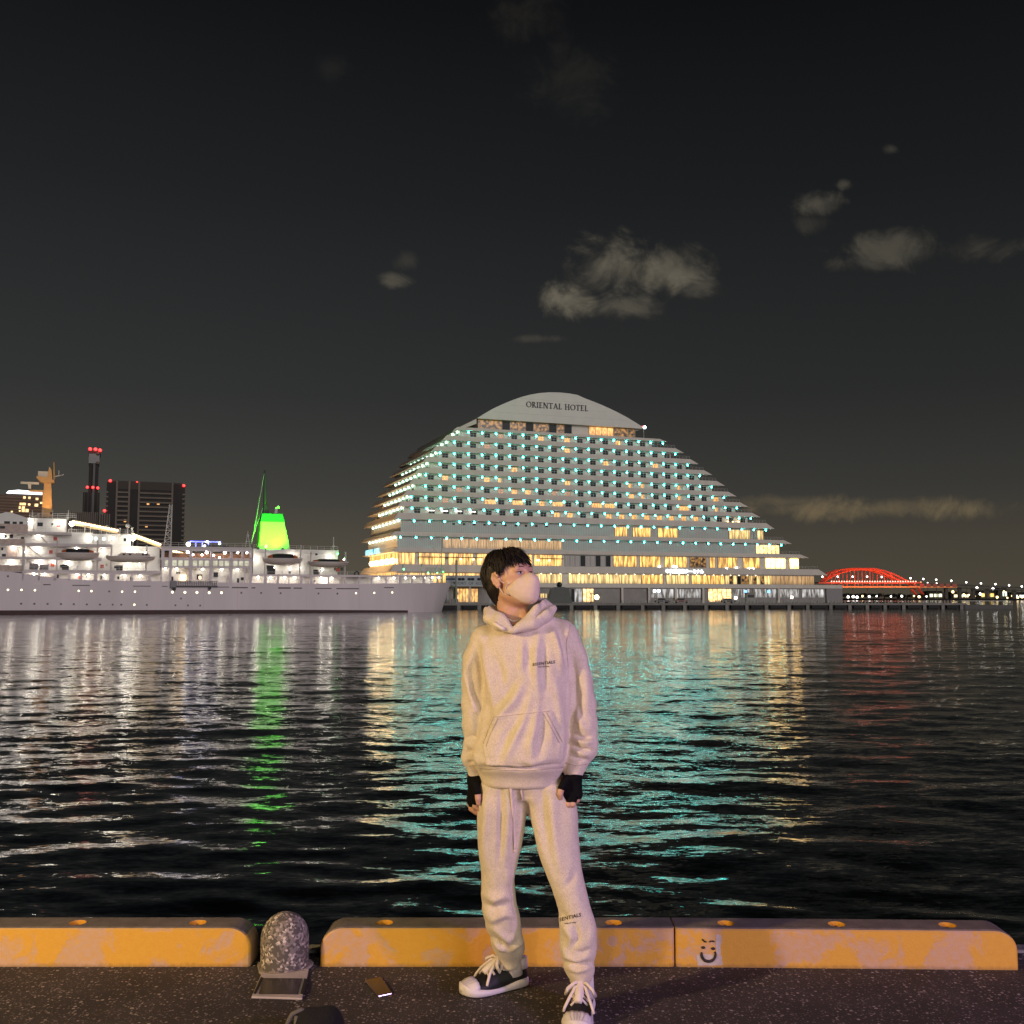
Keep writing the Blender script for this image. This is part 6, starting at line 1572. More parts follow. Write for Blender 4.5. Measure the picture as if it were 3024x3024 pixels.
# near ear: outer rim, lobe and bowl
e0 = lambda f, u, l=-.0745: hp(l, f, u)
for (a, b) in (((-.004, -.030), (-.016, -.012)), ((-.016, -.012), (-.021, .008)), ((-.021, .008), (-.013, .024)), ((-.013, .024), (.002, .025)), ((.002, .025), (.008, .012))): body.cap(e0(a[0], a[1], -.081 - .10 * abs(a[0])), e0(b[0], b[1], -.081 - .10 * abs(b[0])), .0052, .0052, .006)
body.ell(e0(-.004, -.002, -.074), (.006, .014, .026), HM, .01); body.cap(e0(.004, -.024, -.077), e0(-.002, -.032, -.078), .007, .006, .006)
body.ell(hp(.076, -.004, -.002), (.007, .014, .027), HM, .01)
for Hn in (HL, HS):
    body.chain(Hn['wrist'], .012)
    for mset in Hn['metac']: body.chain(mset, .012)
    for f_ in Hn['fingers']: body.chain(f_, .004)
    body.chain(Hn['thumb'], .008)
V, Q = body.mesh(); V = relax(V, Q, 2, .4)
to_obj('body', V, Q, SKIN, person)

# ---------------------------------------------------------------- eyes, brows, lashes
eyew = mat('eye_white', (.34, .31, .31), .4, .03); iris = mat('eye_iris', (.012, .008, .006), .15)
for s_ in (-1, 1):
    c = hp(s_ * .031, .0755, .0015); mb = MB(); mb.ball(c, .0118, 16, 10); e = mb.build('eye', eyew, person, True)
    look = (fw * .93 + lat * .34 + up * .10); look /= np.linalg.norm(look)
    mb = MB(); mb.ball(c + look * .0062, .0074, 12, 8); mb.build('iris', iris, e, True)
    mb = MB(); mb.tube([hp(s_ * .031 + dx, .0885 - abs(dx + s_ * .002) * .22 - (.0035 if dx * s_ > .010 else 0), .0068 - 14 * dx * dx) for dx in np.linspace(-.016, .016, 9)], [.0006, .0012, .0016, .0018, .0018, .0018, .0017, .0013, .0006], 5); mb.build('eyelash', mat('lash', (.012, .008, .007), .7), person, True)
    mb = MB(); mb.tube([hp(s_ * .031 + dx, .0905 - abs(dx) * .35, .0095 - 10 * dx * dx) for dx in np.linspace(-.017, .017, 9)], .0022, 6); mb.build('eyelid', SKIN, person, True)
    mb = MB(); mb.tube([hp(s_ * (.014 + .036 * t), .0965 - .022 * t ** 2, .0235 + .004 * math.sin(t * 2.6) - .003 * t) for t in np.linspace(0, 1, 8)], [.001, .0016, .0019, .002, .002, .0018, .0014, .0008], 6); mb.build('eyebrow', mat('brow', (.09, .05, .04), .8), person, True)

# ---------------------------------------------------------------- face mask
mk = Field(Hc - .17, Hc + .17, .0032)
mk.ell(hp(0, .034, -.050), (.0665, .080, .056), HM, .01)
mk.ell(hp(0, .052, -.082), (.050, .058, .040), HM, .03)
mk.cap(hp(0, .096, -.006), hp(0, .113, -.042), .010, .016, .03); mk.cap(hp(0, .112, -.042), hp(0, .090, -.096), .018, .020, .04)
mk.cap(hp(-.036, .072, -.036), hp(-.054, .046, -.045), .016, .014, .02); mk.cap(hp(.036, .072, -.036), hp(.054, .046, -.045), .016, .014, .02)
def above(x, y, z):   # remove everything above the curved upper rim
    X, Y, Z = x - Hc[0], y - Hc[1], z - Hc[2]; l = X * lat[0] + Y * lat[1] + Z * lat[2]; f_ = X * fw[0] + Y * fw[1] + Z * fw[2]; u = X * up[0] + Y * up[1] + Z * up[2]
    return -(u - (-.004 - .34 * np.maximum(np.abs(l) - .006, 0) - 1.2 * np.maximum(np.abs(l) - .05, 0)))
def behind(x, y, z):
    X, Y, Z = x - Hc[0], y - Hc[1], z - Hc[2]; f_ = X * fw[0] + Y * fw[1] + Z * fw[2]; u = X * up[0] + Y * up[1] + Z * up[2]
    return (f_ - (.022 + .18 * np.maximum(-u - .06, 0) * 4))
lo_, hi_ = Hc - .17, Hc + .17
mk.sub(above, lo_, hi_, .004); mk.sub(behind, lo_, hi_, .004)
V, Q = mk.mesh(); V = relax(V, Q, 8, .5)
MASKM = mat('mask_fabric', (.66, .53, .42), .85, .05, 60, bump=.15, bscale=220)
mo = to_obj('face_mask', V, Q, MASKM, person)
strap = mat('mask_strap', (.64, .52, .40), .8)
mb = MB()
mb.tube([hp(-.0665, .034, -.030), hp(-.0735, .014, -.012), hp(-.079, .002, .012), hp(-.080, -.010, .018)], .0022, 6)
mb.tube([hp(-.062, .032, -.076), hp(-.0705, .010, -.062), hp(-.077, .000, -.034), hp(-.079, -.014, -.022)], .0022, 6)
mb.tube([hp(-.0672, .035, -.030), hp(-.0705, .030, -.046), hp(-.0685, .030, -.062), hp(-.0625, .033, -.077)], .0022, 6)
mb.build('ear_loop', strap, mo, True)
for (f_, u) in ((.046, -.031), (.043, -.075)): mb = MB(); mb.ball(hp(-.0645 if u > -.05 else -.060, f_, u), .0055, 10, 6, (1, 1, 1)); mb.build('loop_button', strap, mo, True)

# ---------------------------------------------------------------- hair
HAIR = mat('hair_dark', (.013, .010, .009), .55, .5, 60)
HAIR.node_tree.nodes['Principled BSDF'].inputs['Specular IOR Level'].default_value = .3
hr = Field(Hc - .16, Hc + .17, .0035)
hr.ell(hp(0, -.018, .034), (.0775, .094, .089), HM, .01)
hr.ell(hp(-.004, -.046, .020), (.068, .060, .076), HM, .04)
hr.ell(hp(0, -.058, -.042), (.056, .042, .060), HM, .04)
def face_cut(x, y, z):
    X, Y, Z = x - Hc[0], y - Hc[1], z - Hc[2]; l = X * lat[0] + Y * lat[1] + Z * lat[2]; f_ = X * fw[0] + Y * fw[1] + Z * fw[2]; u = X * up[0] + Y * up[1] + Z * up[2]
    # below this hairline and in front of it there is no hair
    lim = .066 - .35 * np.maximum(np.abs(l) - .03, 0)
    a = np.maximum(u - lim, -(f_ - .036))
    b = np.maximum(u - .030, -(f_ - .012)); c_ = np.maximum(u + .0, -(f_ + .018))
    return np.minimum(np.minimum(a, b), c_)
hr.sub(face_cut, Hc - .17, Hc + .17, .008)
V, Q = hr.mesh(); V = relax(V, Q, 1, .4); Nn = vnormals(V, Q)
ang = np.arctan2(((V - Hc) @ lat), ((V - Hc) @ fw)); V = V + Nn * (.0022 * np.sin(ang * 46 + 9 * np.sin(((V - Hc) @ up) * 60)))[:, None]
ho_ = to_obj('hair', V, Q, HAIR, person)
rh = random.Random(11); mb = MB()
PHI = ([0, 25, 45, 58, 70, 78, 84, 102, 114, 130, 180], [92, 88, 90, 98, 108, 98, 70, 70, 104, 126, 140])
def hair_pt(az, phi, off, wob):
    a = az; s_, c_ = math.sin(phi), math.cos(phi)
    R_ = np.array([.0775, .094, .089]) + off
    return hp(R_[0] * s_ * math.sin(a), -.018 + R_[1] * s_ * math.cos(a), .034 + R_[2] * c_ - max(0, phi - 1.75) * .012) + wob
for i in range(1500):
    az = rh.uniform(-math.pi, math.pi); deg = abs(math.degrees(az)); pe = math.radians(np.interp(deg, *PHI)) * rh.uniform(.80, 1.05)
    if deg < 40 and rh.random() < .35: pe *= .86
    # a see-through parting in the fringe
    if .05 < az < .70 and rh.random() < .62: pe *= .74
    p0 = rh.uniform(.10, max(.2, pe - .45)); az0 = az + rh.uniform(-.25, .25); off0 = rh.uniform(-.001, .007); lift = rh.uniform(0, .009) * (1.5 if rh.random() < .15 else 1)
    n = 7; pts = []; rs = []
    tw = np.array([rh.gauss(0, .0058) for _ in range(3)])
    for k in range(n):
        t = k / (n - 1); ph = p0 + (pe - p0) * t; a = az0 + (az - az0) * t; pts.append(hair_pt(a, ph, off0 + lift * math.sin(t * 2.6) + (.010 * t * t if deg < 60 else 0.), tw * t * t)); rs.append((.0034 if deg > 55 else .0026) * (1 - t) ** .6 * (.5 + t) + .0005)
    mb.tube(pts, rs, 4, False)
for i in range(70):   # stray strands over the crown
    az = rh.uniform(-2.2, 2.2); a = rh.uniform(.2, .6); pts = [hair_pt(az, a + .5 * t, .004 + .016 * math.sin(t * 2.4), 0) for t in np.linspace(0, 1.4, 6)]; mb.tube(pts, [.0009, .0012, .0012, .001, .0008, .0004], 4, False)
mb.build('hair_lock', HAIR, ho_, True)
ho_.children[-1]['kind'] = 'stuff'

# ---------------------------------------------------------------- hoodie
hd = Field((-.40, -.30, .74), (.40, .30, 1.60), .0052)
hd.stack(rows([(2303, 1424, 1650, 4.115, .118), (2290, 1421, 1655, 4.115, .124), (2276, 1416, 1662, 4.113, .130), (2262, 1404, 1668, 4.108, .146), (2240, 1395, 1674, 4.104, .156), (2215, 1394, 1679, 4.104, .158), (2150, 1412, 1682, 4.108, .150),
               (2080, 1424, 1682, 4.112, .142), (1990, 1421, 1684, 4.115, .136), (1930, 1414, 1690, 4.12, .128), (1890, 1420, 1690, 4.125, .112), (1862, 1440, 1672, 4.13, .092), (1842, 1470, 1630, 4.13, .070)]), .01, 2.5)
armL = [(1432, 1896, 4.125, 46), (1410, 1950, 4.125, 42), (1403, 2010, 4.12, 39), (1401, 2080, 4.115, 37), (1402, 2140, 4.11, 36), (1402, 2185, 4.11, 31), (1397, 2212, 4.11, 27), (1391, 2238, 4.105, 27), (1398, 2256, 4.11, 21), (1402, 2294, 4.115, 19)]
armR = [(1662, 1886, 4.125, 48), (1686, 1940, 4.12, 43), (1704, 2010, 4.11, 41), (1716, 2080, 4.10, 41), (1721, 2140, 4.09, 41), (1723, 2190, 4.08, 39), (1722, 2208, 4.075, 40), (1707, 2232, 4.07, 34), (1701, 2250, 4.068, 31), (1694, 2278, 4.062, 28.5)]
m1 = pxm()
for arm in (armL, armR):
    pts = [(Wp(x, y, Y), r * m1) for x, y, Y, r in arm]; sub_ = Field(hd.lo, hd.lo + (hd.n - 1) * hd.h, hd.h); sub_.chain(pts, .018)
    v = sub_.d; k = .010; hh = np.clip(.5 + .5 * (hd.d - v) / k, 0, 1); hd.d = hd.d + (v - hd.d) * hh - k * hh * (1 - hh)
# shoulders fill
hd.cap(Wp(1440, 1886, 4.13), Wp(1500, 1852, 4.14), .050, .045, .03); hd.cap(Wp(1655, 1874, 4.13), Wp(1590, 1846, 4.14), .054, .045, .03)
# hood collapsed round the neck: two overlapping rolls
hood = [(1512, 1846, 4.015, .026), (1478, 1832, 4.04, .033), (1456, 1816, 4.09, .033), (1460, 1800, 4.15, .034), (1490, 1790, 4.21, .036), (1540, 1785, 4.235, .038), (1590, 1788, 4.215, .038), (1614, 1800, 4.15, .034), (1610, 1816, 4.09, .034), (1580, 1834, 4.045, .032), (1545, 1848, 4.02, .027), (1512, 1854, 4.012, .020)]
for (a, b) in zip(hood[:-1], hood[1:]): hd.cap(Wp(*a[:3]), Wp(*b[:3]), a[3] * .84, b[3] * .84, .010)
for pts in ([(1436, 1800, 4.10, .014), (1442, 1826, 4.06, .020), (1470, 1846, 4.02, .020), (1510, 1862, 4.0, .014)], [(1634, 1797, 4.10, .015), (1612, 1818, 4.055, .021), (1570, 1842, 4.015, .020), (1520, 1860, 3.998, .014)],
            [(1560, 1830, 4.03, .018), (1582, 1800, 4.05, .020), (1594, 1786, 4.10, .022), (1604, 1786, 4.15, .024)]):
    hd.chain([(Wp(*q[:3]), q[3]) for q in pts], .012)
# the neck opening
hd.sub(lambda x, y, z: np.sqrt((x - Wp(1522, 1830, 4.12)[0]) ** 2 + ((y - (4.125 - PY)) * 1.0) ** 2) - (.062 + np.clip(z - 1.45, -.1, .1) * .45), (-.3, -.3, 1.42), (.3, .3, 1.6), .012)
# V-shaped front of the opening
va_, vb_, vc_ = Wp(1470, 1776, 4.05), Wp(1514, 1853, 4.02), Wp(1580, 1784, 4.05)
def vee(x, y, z):
    def hp2(a, b): n_ = np.array([b[2] - a[2], -(b[0] - a[0])]); n_ /= np.linalg.norm(n_); return (x - a[0]) * n_[0] + (z - a[2]) * n_[1]
    d1 = hp2(va_, vb_); d2 = hp2(vb_, vc_)
    m = (va_ + vc_) / 2
    s1 = -1 if ((m[0] - va_[0]) * (vb_[2] - va_[2]) - (m[2] - va_[2]) * (vb_[0] - va_[0])) > 0 else 1
    s2 = -1 if ((m[0] - vb_[0]) * (vc_[2] - vb_[2]) - (m[2] - vb_[2]) * (vc_[0] - vb_[0])) > 0 else 1
    return np.maximum(np.maximum(d1 * s1, d2 * s2), y - (4.10 - PY))
hd.sub(vee, (-.3, -.3, 1.40), (.3, 0.02, 1.6), .010)
# the dark groove between the outer and inner roll of the hood on the harbour side
a_, b_ = Wp(1608, 1784, 4.075), Wp(1582, 1828, 4.02)
def groove(x, y, z, a=a_, b=b_):
    ab = b - a; t = np.clip(((x - a[0]) * ab[0] + (y - a[1]) * ab[1] + (z - a[2]) * ab[2]) / (ab @ ab), 0, 1); return np.sqrt((x - a[0] - t * ab[0]) ** 2 + (y - a[1] - t * ab[1]) ** 2 + (z - a[2] - t * ab[2]) ** 2) - .011 * (1 - .6 * t)
hd.sub(groove, np.minimum(a_, b_) - .02, np.maximum(a_, b_) + .02, .008)
# sleeves open at the cuff
V, Q = hd.mesh(); V = relax(V, Q, 2, .5); N0 = vnormals(V, Q)
def img(V, Y=None):
    Pw = V + np.array([PX, PY, 0]) - CAM; zc = Pw[:, 1] * math.cos(PITCH) + Pw[:, 2] * math.sin(PITCH); yc = -Pw[:, 1] * math.sin(PITCH) + Pw[:, 2] * math.cos(PITCH)
    return np.stack([1512 + F * Pw[:, 0] / zc, 1512 - F * yc / zc], 1)
def seg_disp(P, pts, amp, sig, taper=True):
    """height of a soft cloth ridge drawn along a polyline of photo points"""
    best = np.full(len(P), 1e9); tt = np.zeros(len(P)); pts = np.array(pts, float); L = np.r_[0, np.cumsum(np.linalg.norm(np.diff(pts, axis=0), axis=1))]
    for i in range(len(pts) - 1):
        a, b = pts[i], pts[i + 1]; ab = b - a; t = np.clip(((P - a) @ ab) / (ab @ ab), 0, 1); d = np.linalg.norm(P - a - t[:, None] * ab, axis=1); m = d < best
        best = np.where(m, d, best); tt = np.where(m, (L[i] + t * (L[i + 1] - L[i])) / L[-1], tt)
    e = amp * np.exp(-(best / sig) ** 2)
    return 1.45 * e * (np.sin(np.pi * np.clip(tt, .04, .96)) ** .6 if taper else 1)
def smooth_noise(P, s_, seed):
    r_ = np.random.RandomState(seed); o = np.zeros(len(P))
    for _ in range(7):
        k = r_.normal(0, 1, 3); k /= np.linalg.norm(k); o += np.sin(P @ k * s_ * r_.uniform(.6, 1.6) + r_.uniform(0, 6.28))
    return o / 7
P = img(V); front = np.clip((-N0[:, 1] + .35) / .6, 0, 1); D = np.zeros(len(V))
onL = (P[:, 0] < 1436) ; onR = (P[:, 0] > 1680)
for (pts, a, s_) in (
    ([(1425, 1885), (1432, 1940), (1447, 2010), (1455, 2075)], .011, 10), ([(1405, 1900), (1420, 1980), (1432, 2050)], -.006, 9),
    ([(1462, 1930), (1478, 1985), (1488, 2040)], -.008, 14), ([(1543, 1893), (1541, 1940), (1538, 1985)], .007, 9), ([(1560, 1900), (1562, 1990)], -.006, 9),
    ([(1592, 1862), (1583, 1930), (1583, 2000), (1592, 2060)], .009, 11), ([(1612, 1880), (1606, 1960), (1610, 2040)], -.008, 11),
    ([(1625, 1848), (1638, 1880), (1652, 1930), (1660, 1990)], .010, 10), ([(1652, 1850), (1664, 1900), (1672, 1960)], -.008, 9),
    ([(1548, 2010), (1515, 2070), (1480, 2110), (1440, 2150)], .013, 15), ([(1520, 2010), (1490, 2060), (1455, 2090)], -.010, 14),
    ([(1575, 2030), (1560, 2090), (1530, 2160), (1500, 2225), (1490, 2255)], .010, 13), ([(1545, 2110), (1500, 2170), (1475, 2235)], -.009, 13),
    ([(1588, 2060), (1580, 2140), (1565, 2200), (1570, 2250)], .009, 12), ([(1600, 2110), (1598, 2180), (1590, 2240)], -.008, 12),
    ([(1640, 2010), (1650, 2090), (1658, 2170), (1650, 2240)], .009, 12), ([(1620, 2120), (1630, 2200)], .006, 9),
    ([(1425, 2266), (1470, 2262), (1530, 2272), (1600, 2262), (1660, 2248)], -.008, 6), ([(1425, 2245), (1450, 2256), (1490, 2262)], .007, 7), ([(1535, 2240), (1570, 2255), (1610, 2240)], .006, 8),
    ([(1400, 2215), (1410, 2240), (1420, 2262)], .008, 9), ([(1440, 2075), (1445, 2140), (1420, 2200)], -.009, 9)):
    w = front * (~onR) * (P[:, 0] > 1396); D += seg_disp(P, pts, a, s_) * w
for (pts, a, s_) in (([(1375, 1990), (1392, 2060), (1404, 2100), (1426, 2120)], .009, 9), ([(1390, 1960), (1398, 2040), (1420, 2090)], -.010, 10), ([(1400, 1930), (1380, 1965), (1372, 2010)], .006, 9), ([(1385, 2090), (1400, 2160), (1390, 2190)], .006, 10),
                     ([(1370, 2183), (1395, 2172), (1412, 2178)], -.007, 5), ([(1372, 2192), (1392, 2205), (1408, 2200)], .006, 6), ([(1372, 2222), (1392, 2216), (1405, 2222)], -.006, 5), ([(1380, 2252), (1402, 2250)], -.006, 4)):
    D += seg_disp(P, pts, a, s_) * (P[:, 0] < 1428)
for (pts, a, s_) in (([(1690, 1930), (1700, 2010), (1695, 2090), (1688, 2150)], -.010, 9), ([(1712, 1900), (1730, 1990), (1735, 2090)], .008, 13), ([(1690, 2168), (1720, 2178), (1752, 2176)], -.010, 6), ([(1692, 2184), (1722, 2194), (1758, 2190)], .009, 7), ([(1690, 2200), (1716, 2212), (1750, 2216)], -.010, 5),
                     ([(1690, 2214), (1720, 2226), (1742, 2232)], .006, 6), ([(1682, 2232), (1706, 2240), (1738, 2246)], -.008, 4), ([(1700, 2100), (1720, 2150), (1752, 2160)], .007, 9), ([(1676, 1990), (1684, 2070), (1682, 2140)], .007, 8), ([(1715, 2020), (1708, 2080), (1715, 2130)], -.006, 9)):
    D += seg_disp(P, pts, a, s_) * (P[:, 0] > 1674)
# pouch pocket: a panel standing proud of the front
pk = np.array([(1458, 2118), (1545, 2108), (1624, 2099), (1642, 2140), (1662, 2190), (1658, 2252), (1545, 2266), (1440, 2258), (1426, 2198)], float)
def poly_sd(P, poly):
    d = np.full(len(P), 1e9); ins = np.zeros(len(P), bool); n = len(poly)
    for i in range(n):
        a, b = poly[i], poly[(i + 1) % n]; ab = b - a; t = np.clip(((P - a) @ ab) / (ab @ ab), 0, 1); d = np.minimum(d, np.linalg.norm(P - a - t[:, None] * ab, axis=1))
        c = (a[1] > P[:, 1]) != (b[1] > P[:, 1]); xs = a[0] + (P[:, 1] - a[1]) / np.where(b[1] == a[1], 1, b[1] - a[1]) * ab[0]; ins ^= c & (P[:, 0] < xs)
    return np.where(ins, -d, d)
sd_ = poly_sd(P, pk); frontm = (N0[:, 1] < -.2) & (P[:, 0] < 1668) & (P[:, 0] > 1420)
D += frontm * (.0065 * np.clip(.5 - sd_ / 4., 0, 1) - .0025 * np.exp(-((sd_ + 9) / 2.2) ** 2))
# hem, cuff and shoulder seams
D += -.003 * np.exp(-((P[:, 1] - (2272 - (P[:, 0] - 1545) * .02)) / 2.5) ** 2) * (P[:, 0] > 1420) * (P[:, 0] < 1664)
D += .0040 * smooth_noise(V, 22, 1) + .0018 * smooth_noise(V, 55, 2)
V = V + N0 * D[:, None]; V = relax(V, Q, 1, .35)
hoodie = to_obj('hoodie', V, Q, CLOTH, person)

# ---------------------------------------------------------------- sweatpants
tr = Field((-.34, -.28, .06), (.34, .28, .98), .0052)
tr.stack(rows([(2270, 1428, 1650, 4.12, .105), (2315, 1424, 1660, 4.12, .108), (2340, 1440, 1664, 4.12, .090)]), .02, 2.2)
legL = [(2320, 1416, 1556, 4.125, .100), (2386, 1408, 1556, 4.125, .096), (2440, 1408, 1552, 4.13, .088), (2503, 1415, 1539, 4.135, .078), (2550, 1419, 1526, 4.14, .072), (2595, 1422, 1518, 4.145, .068), (2640, 1421, 1523, 4.16, .068), (2680, 1424, 1531, 4.17, .070), (2717, 1432, 1537, 4.185, .070), (2766, 1447, 1541, 4.21, .066), (2795, 1453, 1550, 4.235, .064), (2812, 1458, 1549, 4.25, .058), (2826, 1470, 1538, 4.265, .050), (2845, 1473, 1534, 4.275, .047)]
legR = [(2320, 1545, 1684, 4.115, .100), (2386, 1560, 1703, 4.11, .096), (2440, 1572, 1706, 4.10, .090), (2500, 1588, 1711, 4.085, .084), (2550, 1604, 1716, 4.07, .078), (2608, 1627, 1726, 4.055, .072), (2649, 1639, 1737, 4.05, .070), (2690, 1650, 1747, 4.045, .070), (2758, 1652, 1761, 4.04, .072), (2812, 1653, 1762, 4.04, .070), (2840, 1660, 1752, 4.042, .062), (2866, 1665, 1760, 4.045, .062), (2880, 1674, 1753, 4.045, .052), (2892, 1683, 1746, 4.045, .044), (2906, 1686, 1743, 4.045, .042)]
for leg in (legL, legR): tr.stack(rows(leg), .026, 2.1)
V, Q = tr.mesh(); V = relax(V, Q, 2, .5); N0 = vnormals(V, Q); P = img(V); front = np.clip((-N0[:, 1] + .45) / .6, 0, 1); D = np.zeros(len(V))
for (pts, a, s_) in (
    ([(1435, 2320), (1437, 2400), (1432, 2480), (1436, 2560)], .010, 12), ([(1478, 2310), (1480, 2400), (1478, 2500), (1472, 2560)], -.010, 9), ([(1500, 2320), (1502, 2420), (1496, 2520)], .006, 12), ([(1530, 2320), (1526, 2420), (1515, 2500)], -.008, 9),
    ([(1432, 2640), (1460, 2655), (1490, 2645), (1510, 2650)], .010, 12), ([(1430, 2668), (1460, 2682), (1500, 2668), (1520, 2675)], -.008, 9), ([(1428, 2690), (1455, 2715), (1490, 2700), (1525, 2705)], .008, 11), ([(1440, 2735), (1470, 2750), (1500, 2775), (1530, 2760)], .009, 10), ([(1450, 2765), (1478, 2785), (1495, 2800)], -.010, 7),
    ([(1455, 2775), (1475, 2800), (1498, 2808)], .008, 7), ([(1545, 2775), (1520, 2795), (1510, 2810)], .010, 8), ([(1508, 2600), (1520, 2660), (1528, 2720)], -.009, 8), ([(1495, 2560), (1500, 2620)], .006, 9),
    ([(1568, 2330), (1584, 2420), (1602, 2500), (1625, 2570), (1642, 2640)], .009, 12), ([(1600, 2320), (1606, 2400), (1618, 2480)], -.008, 11), ([(1630, 2330), (1632, 2420), (1640, 2500), (1656, 2590)], .008, 15), ([(1680, 2340), (1690, 2420), (1695, 2500)], .006, 14), ([(1700, 2560), (1690, 2600), (1670, 2620)], -.006, 10),
    ([(1660, 2715), (1675, 2745), (1690, 2770), (1680, 2790)], .010, 11), ([(1700, 2730), (1705, 2770), (1690, 2800)], -.010, 10), ([(1660, 2790), (1675, 2825), (1705, 2836), (1735, 2825)], .010, 8), ([(1668, 2840), (1700, 2852), (1740, 2842)], -.010, 6), ([(1672, 2858), (1705, 2868), (1748, 2856)], .008, 7),
    ([(1740, 2690), (1748, 2740), (1740, 2790)], .007, 12), ([(1745, 2800), (1720, 2815), (1700, 2810)], -.007, 7), ([(1656, 2690), (1668, 2705), (1672, 2730)], -.006, 8)):
    D += seg_disp(P, pts, a, s_) * front
D += .0035 * smooth_noise(V, 24, 5) + .0016 * smooth_noise(V, 60, 6)
# gathered ankle elastic
low = np.maximum(np.clip((P[:, 1] - 2824) / 4, 0, 1) * (P[:, 0] < 1580), np.clip((P[:, 1] - 2889) / 4, 0, 1) * (P[:, 0] > 1600))
D += .0018 * np.sin(P[:, 0] * .9) * low
V = V + N0 * D[:, None]; V = relax(V, Q, 1, .3)
pants = to_obj('sweatpants', V, Q, PANTS, person)
# drawstring
bpy.context.view_layer.update()
from mathutils.bvhtree import BVHTree
def bvh_of(o):
    bm = bmesh.new(); bm.from_mesh(o.data); t = BVHTree.FromBMesh(bm); bm.free(); return t
BH, BP = bvh_of(hoodie), bvh_of(pants)
def drop(bvh, px, py, off=.003):
    o = Vector((CAM[0] - PX, CAM[1] - PY, CAM[2])); d = Vector(ray(px, py)).normalized(); h, n_, _, dist = bvh.ray_cast(o, d)
    return None if h is None else h - d * off
def drape(bvh, pts, off): return [p_ for p_ in (drop(bvh, x, y, off) for x, y in pts) if p_ is not None]
dsm = mat('drawstring', (.72, .60, .56), .8, .05)
mb = MB(); pts = drape(BP, [(1506 + (1520 - 1506) * t + 2 * math.sin(t * 3), 2309 + (2512 - 2309) * t) for t in np.linspace(0, 1, 14)], .006); mb.tube(pts, .0048, 6); mb.ball(pts[-1], .0065, 8, 5); mb.build('drawstring', dsm, pants, True)
mb = MB(); pts = drape(BP, [(1536 + 6 * t, 2309 + 50 * t) for t in np.linspace(0, 1, 6)], .004); mb.tube(pts, .003, 6); mb.build('drawstring', dsm, pants, True)
# seams drawn as thin raised cords
def seam(bvh, pts, par, mt, r=.0016, name='seam'):
    p_ = drape(bvh, pts, .0006)
    if len(p_) > 2: mb = MB(); mb.tube(p_, r, 5); mb.build(name, mt, par, True)
def dense(pts, n=16):
    pts = np.array(pts, float); L = np.r_[0, np.cumsum(np.linalg.norm(np.diff(pts, axis=0), axis=1))]; s_ = np.linspace(0, L[-1], n); return list(zip(np.interp(s_, L, pts[:, 0]), np.interp(s_, L, pts[:, 1])))
SM = mat('seam_thread', (.46, .38, .31), .9)
for pts in ([(1458, 2118), (1440, 2160), (1427, 2197)], [(1612, 2103), (1636, 2145), (1660, 2190)], [(1458, 2118), (1545, 2108), (1624, 2100)], [(1470, 2122), (1450, 2164), (1436, 2203)], [(1604, 2108), (1628, 2150), (1652, 2194)]): seam(BH, dense(pts), hoodie, SM)
seam(BH, dense([(1418, 2268), (1480, 2274), (1560, 2276), (1664, 2266)], 24), hoodie, SM)
seam(BH, dense([(1684, 1846), (1672, 1900), (1678, 1970)], 12), hoodie, SM); seam(BH, dense([(1388, 2262), (1418, 2258)], 8), hoodie, SM); seam(BH, dense([(1670, 2252), (1700, 2262), (1732, 2256)], 8), hoodie, SM)
# printed lettering, laid onto the cloth
INK = mat('print_ink', (.030, .012, .016), .7)
def print_text(txt, px, py, width_px, bvh, par, slope, offset=.012, mm=None):
    me = text_mesh('lettering', txt, 1.0, INK, 0.0, .022, 1.10)
    xs = [v.co.x for v in me.vertices]; w = max(xs) - min(xs); k = width_px / w; dead = 0; last = Vector((0, 0, 0))
    bm = bmesh.new(); bm.from_mesh(me); bmesh.ops.triangulate(bm, faces=bm.faces[:]); bmesh.ops.subdivide_edges(bm, edges=[e for e in bm.edges if e.calc_length() > .25], cuts=1, use_grid_fill=True)
    kill = []
    for v in bm.verts:
        x = px + v.co.x * k; y = py - v.co.y * k * 1.05 + slope * (x - px); h_ = drop(bvh, x, y, .0014)
        if h_ is None: kill.append(v)
        else: v.co = h_
    bmesh.ops.delete(bm, geom=kill, context='VERTS'); bm.to_mesh(me); bm.free()
    return put('lettering', me, par)
print_text('ESSENTIALS', 1606, 1959, 66, BH, hoodie, -.13); print_text('FEAR OF GOD', 1605, 1969, 33, BH, hoodie, -.06)
print_text('SENTIALS', 1684, 2709, 64, BP, pants, -.24); print_text('FEAR OF GOD', 1684, 2726, 34, BP, pants, -.12)
# small woven tab on the hood
mb = MB(); q_ = drape(BH, [(1458, 1840), (1470, 1848), (1482, 1856), (1490, 1857)], .004)
if len(q_) > 2: mb.tube(q_, .008, 6); mb.build('hood_tab', mat('tab_cream', (.70, .62, .52), .7), hoodie, True)

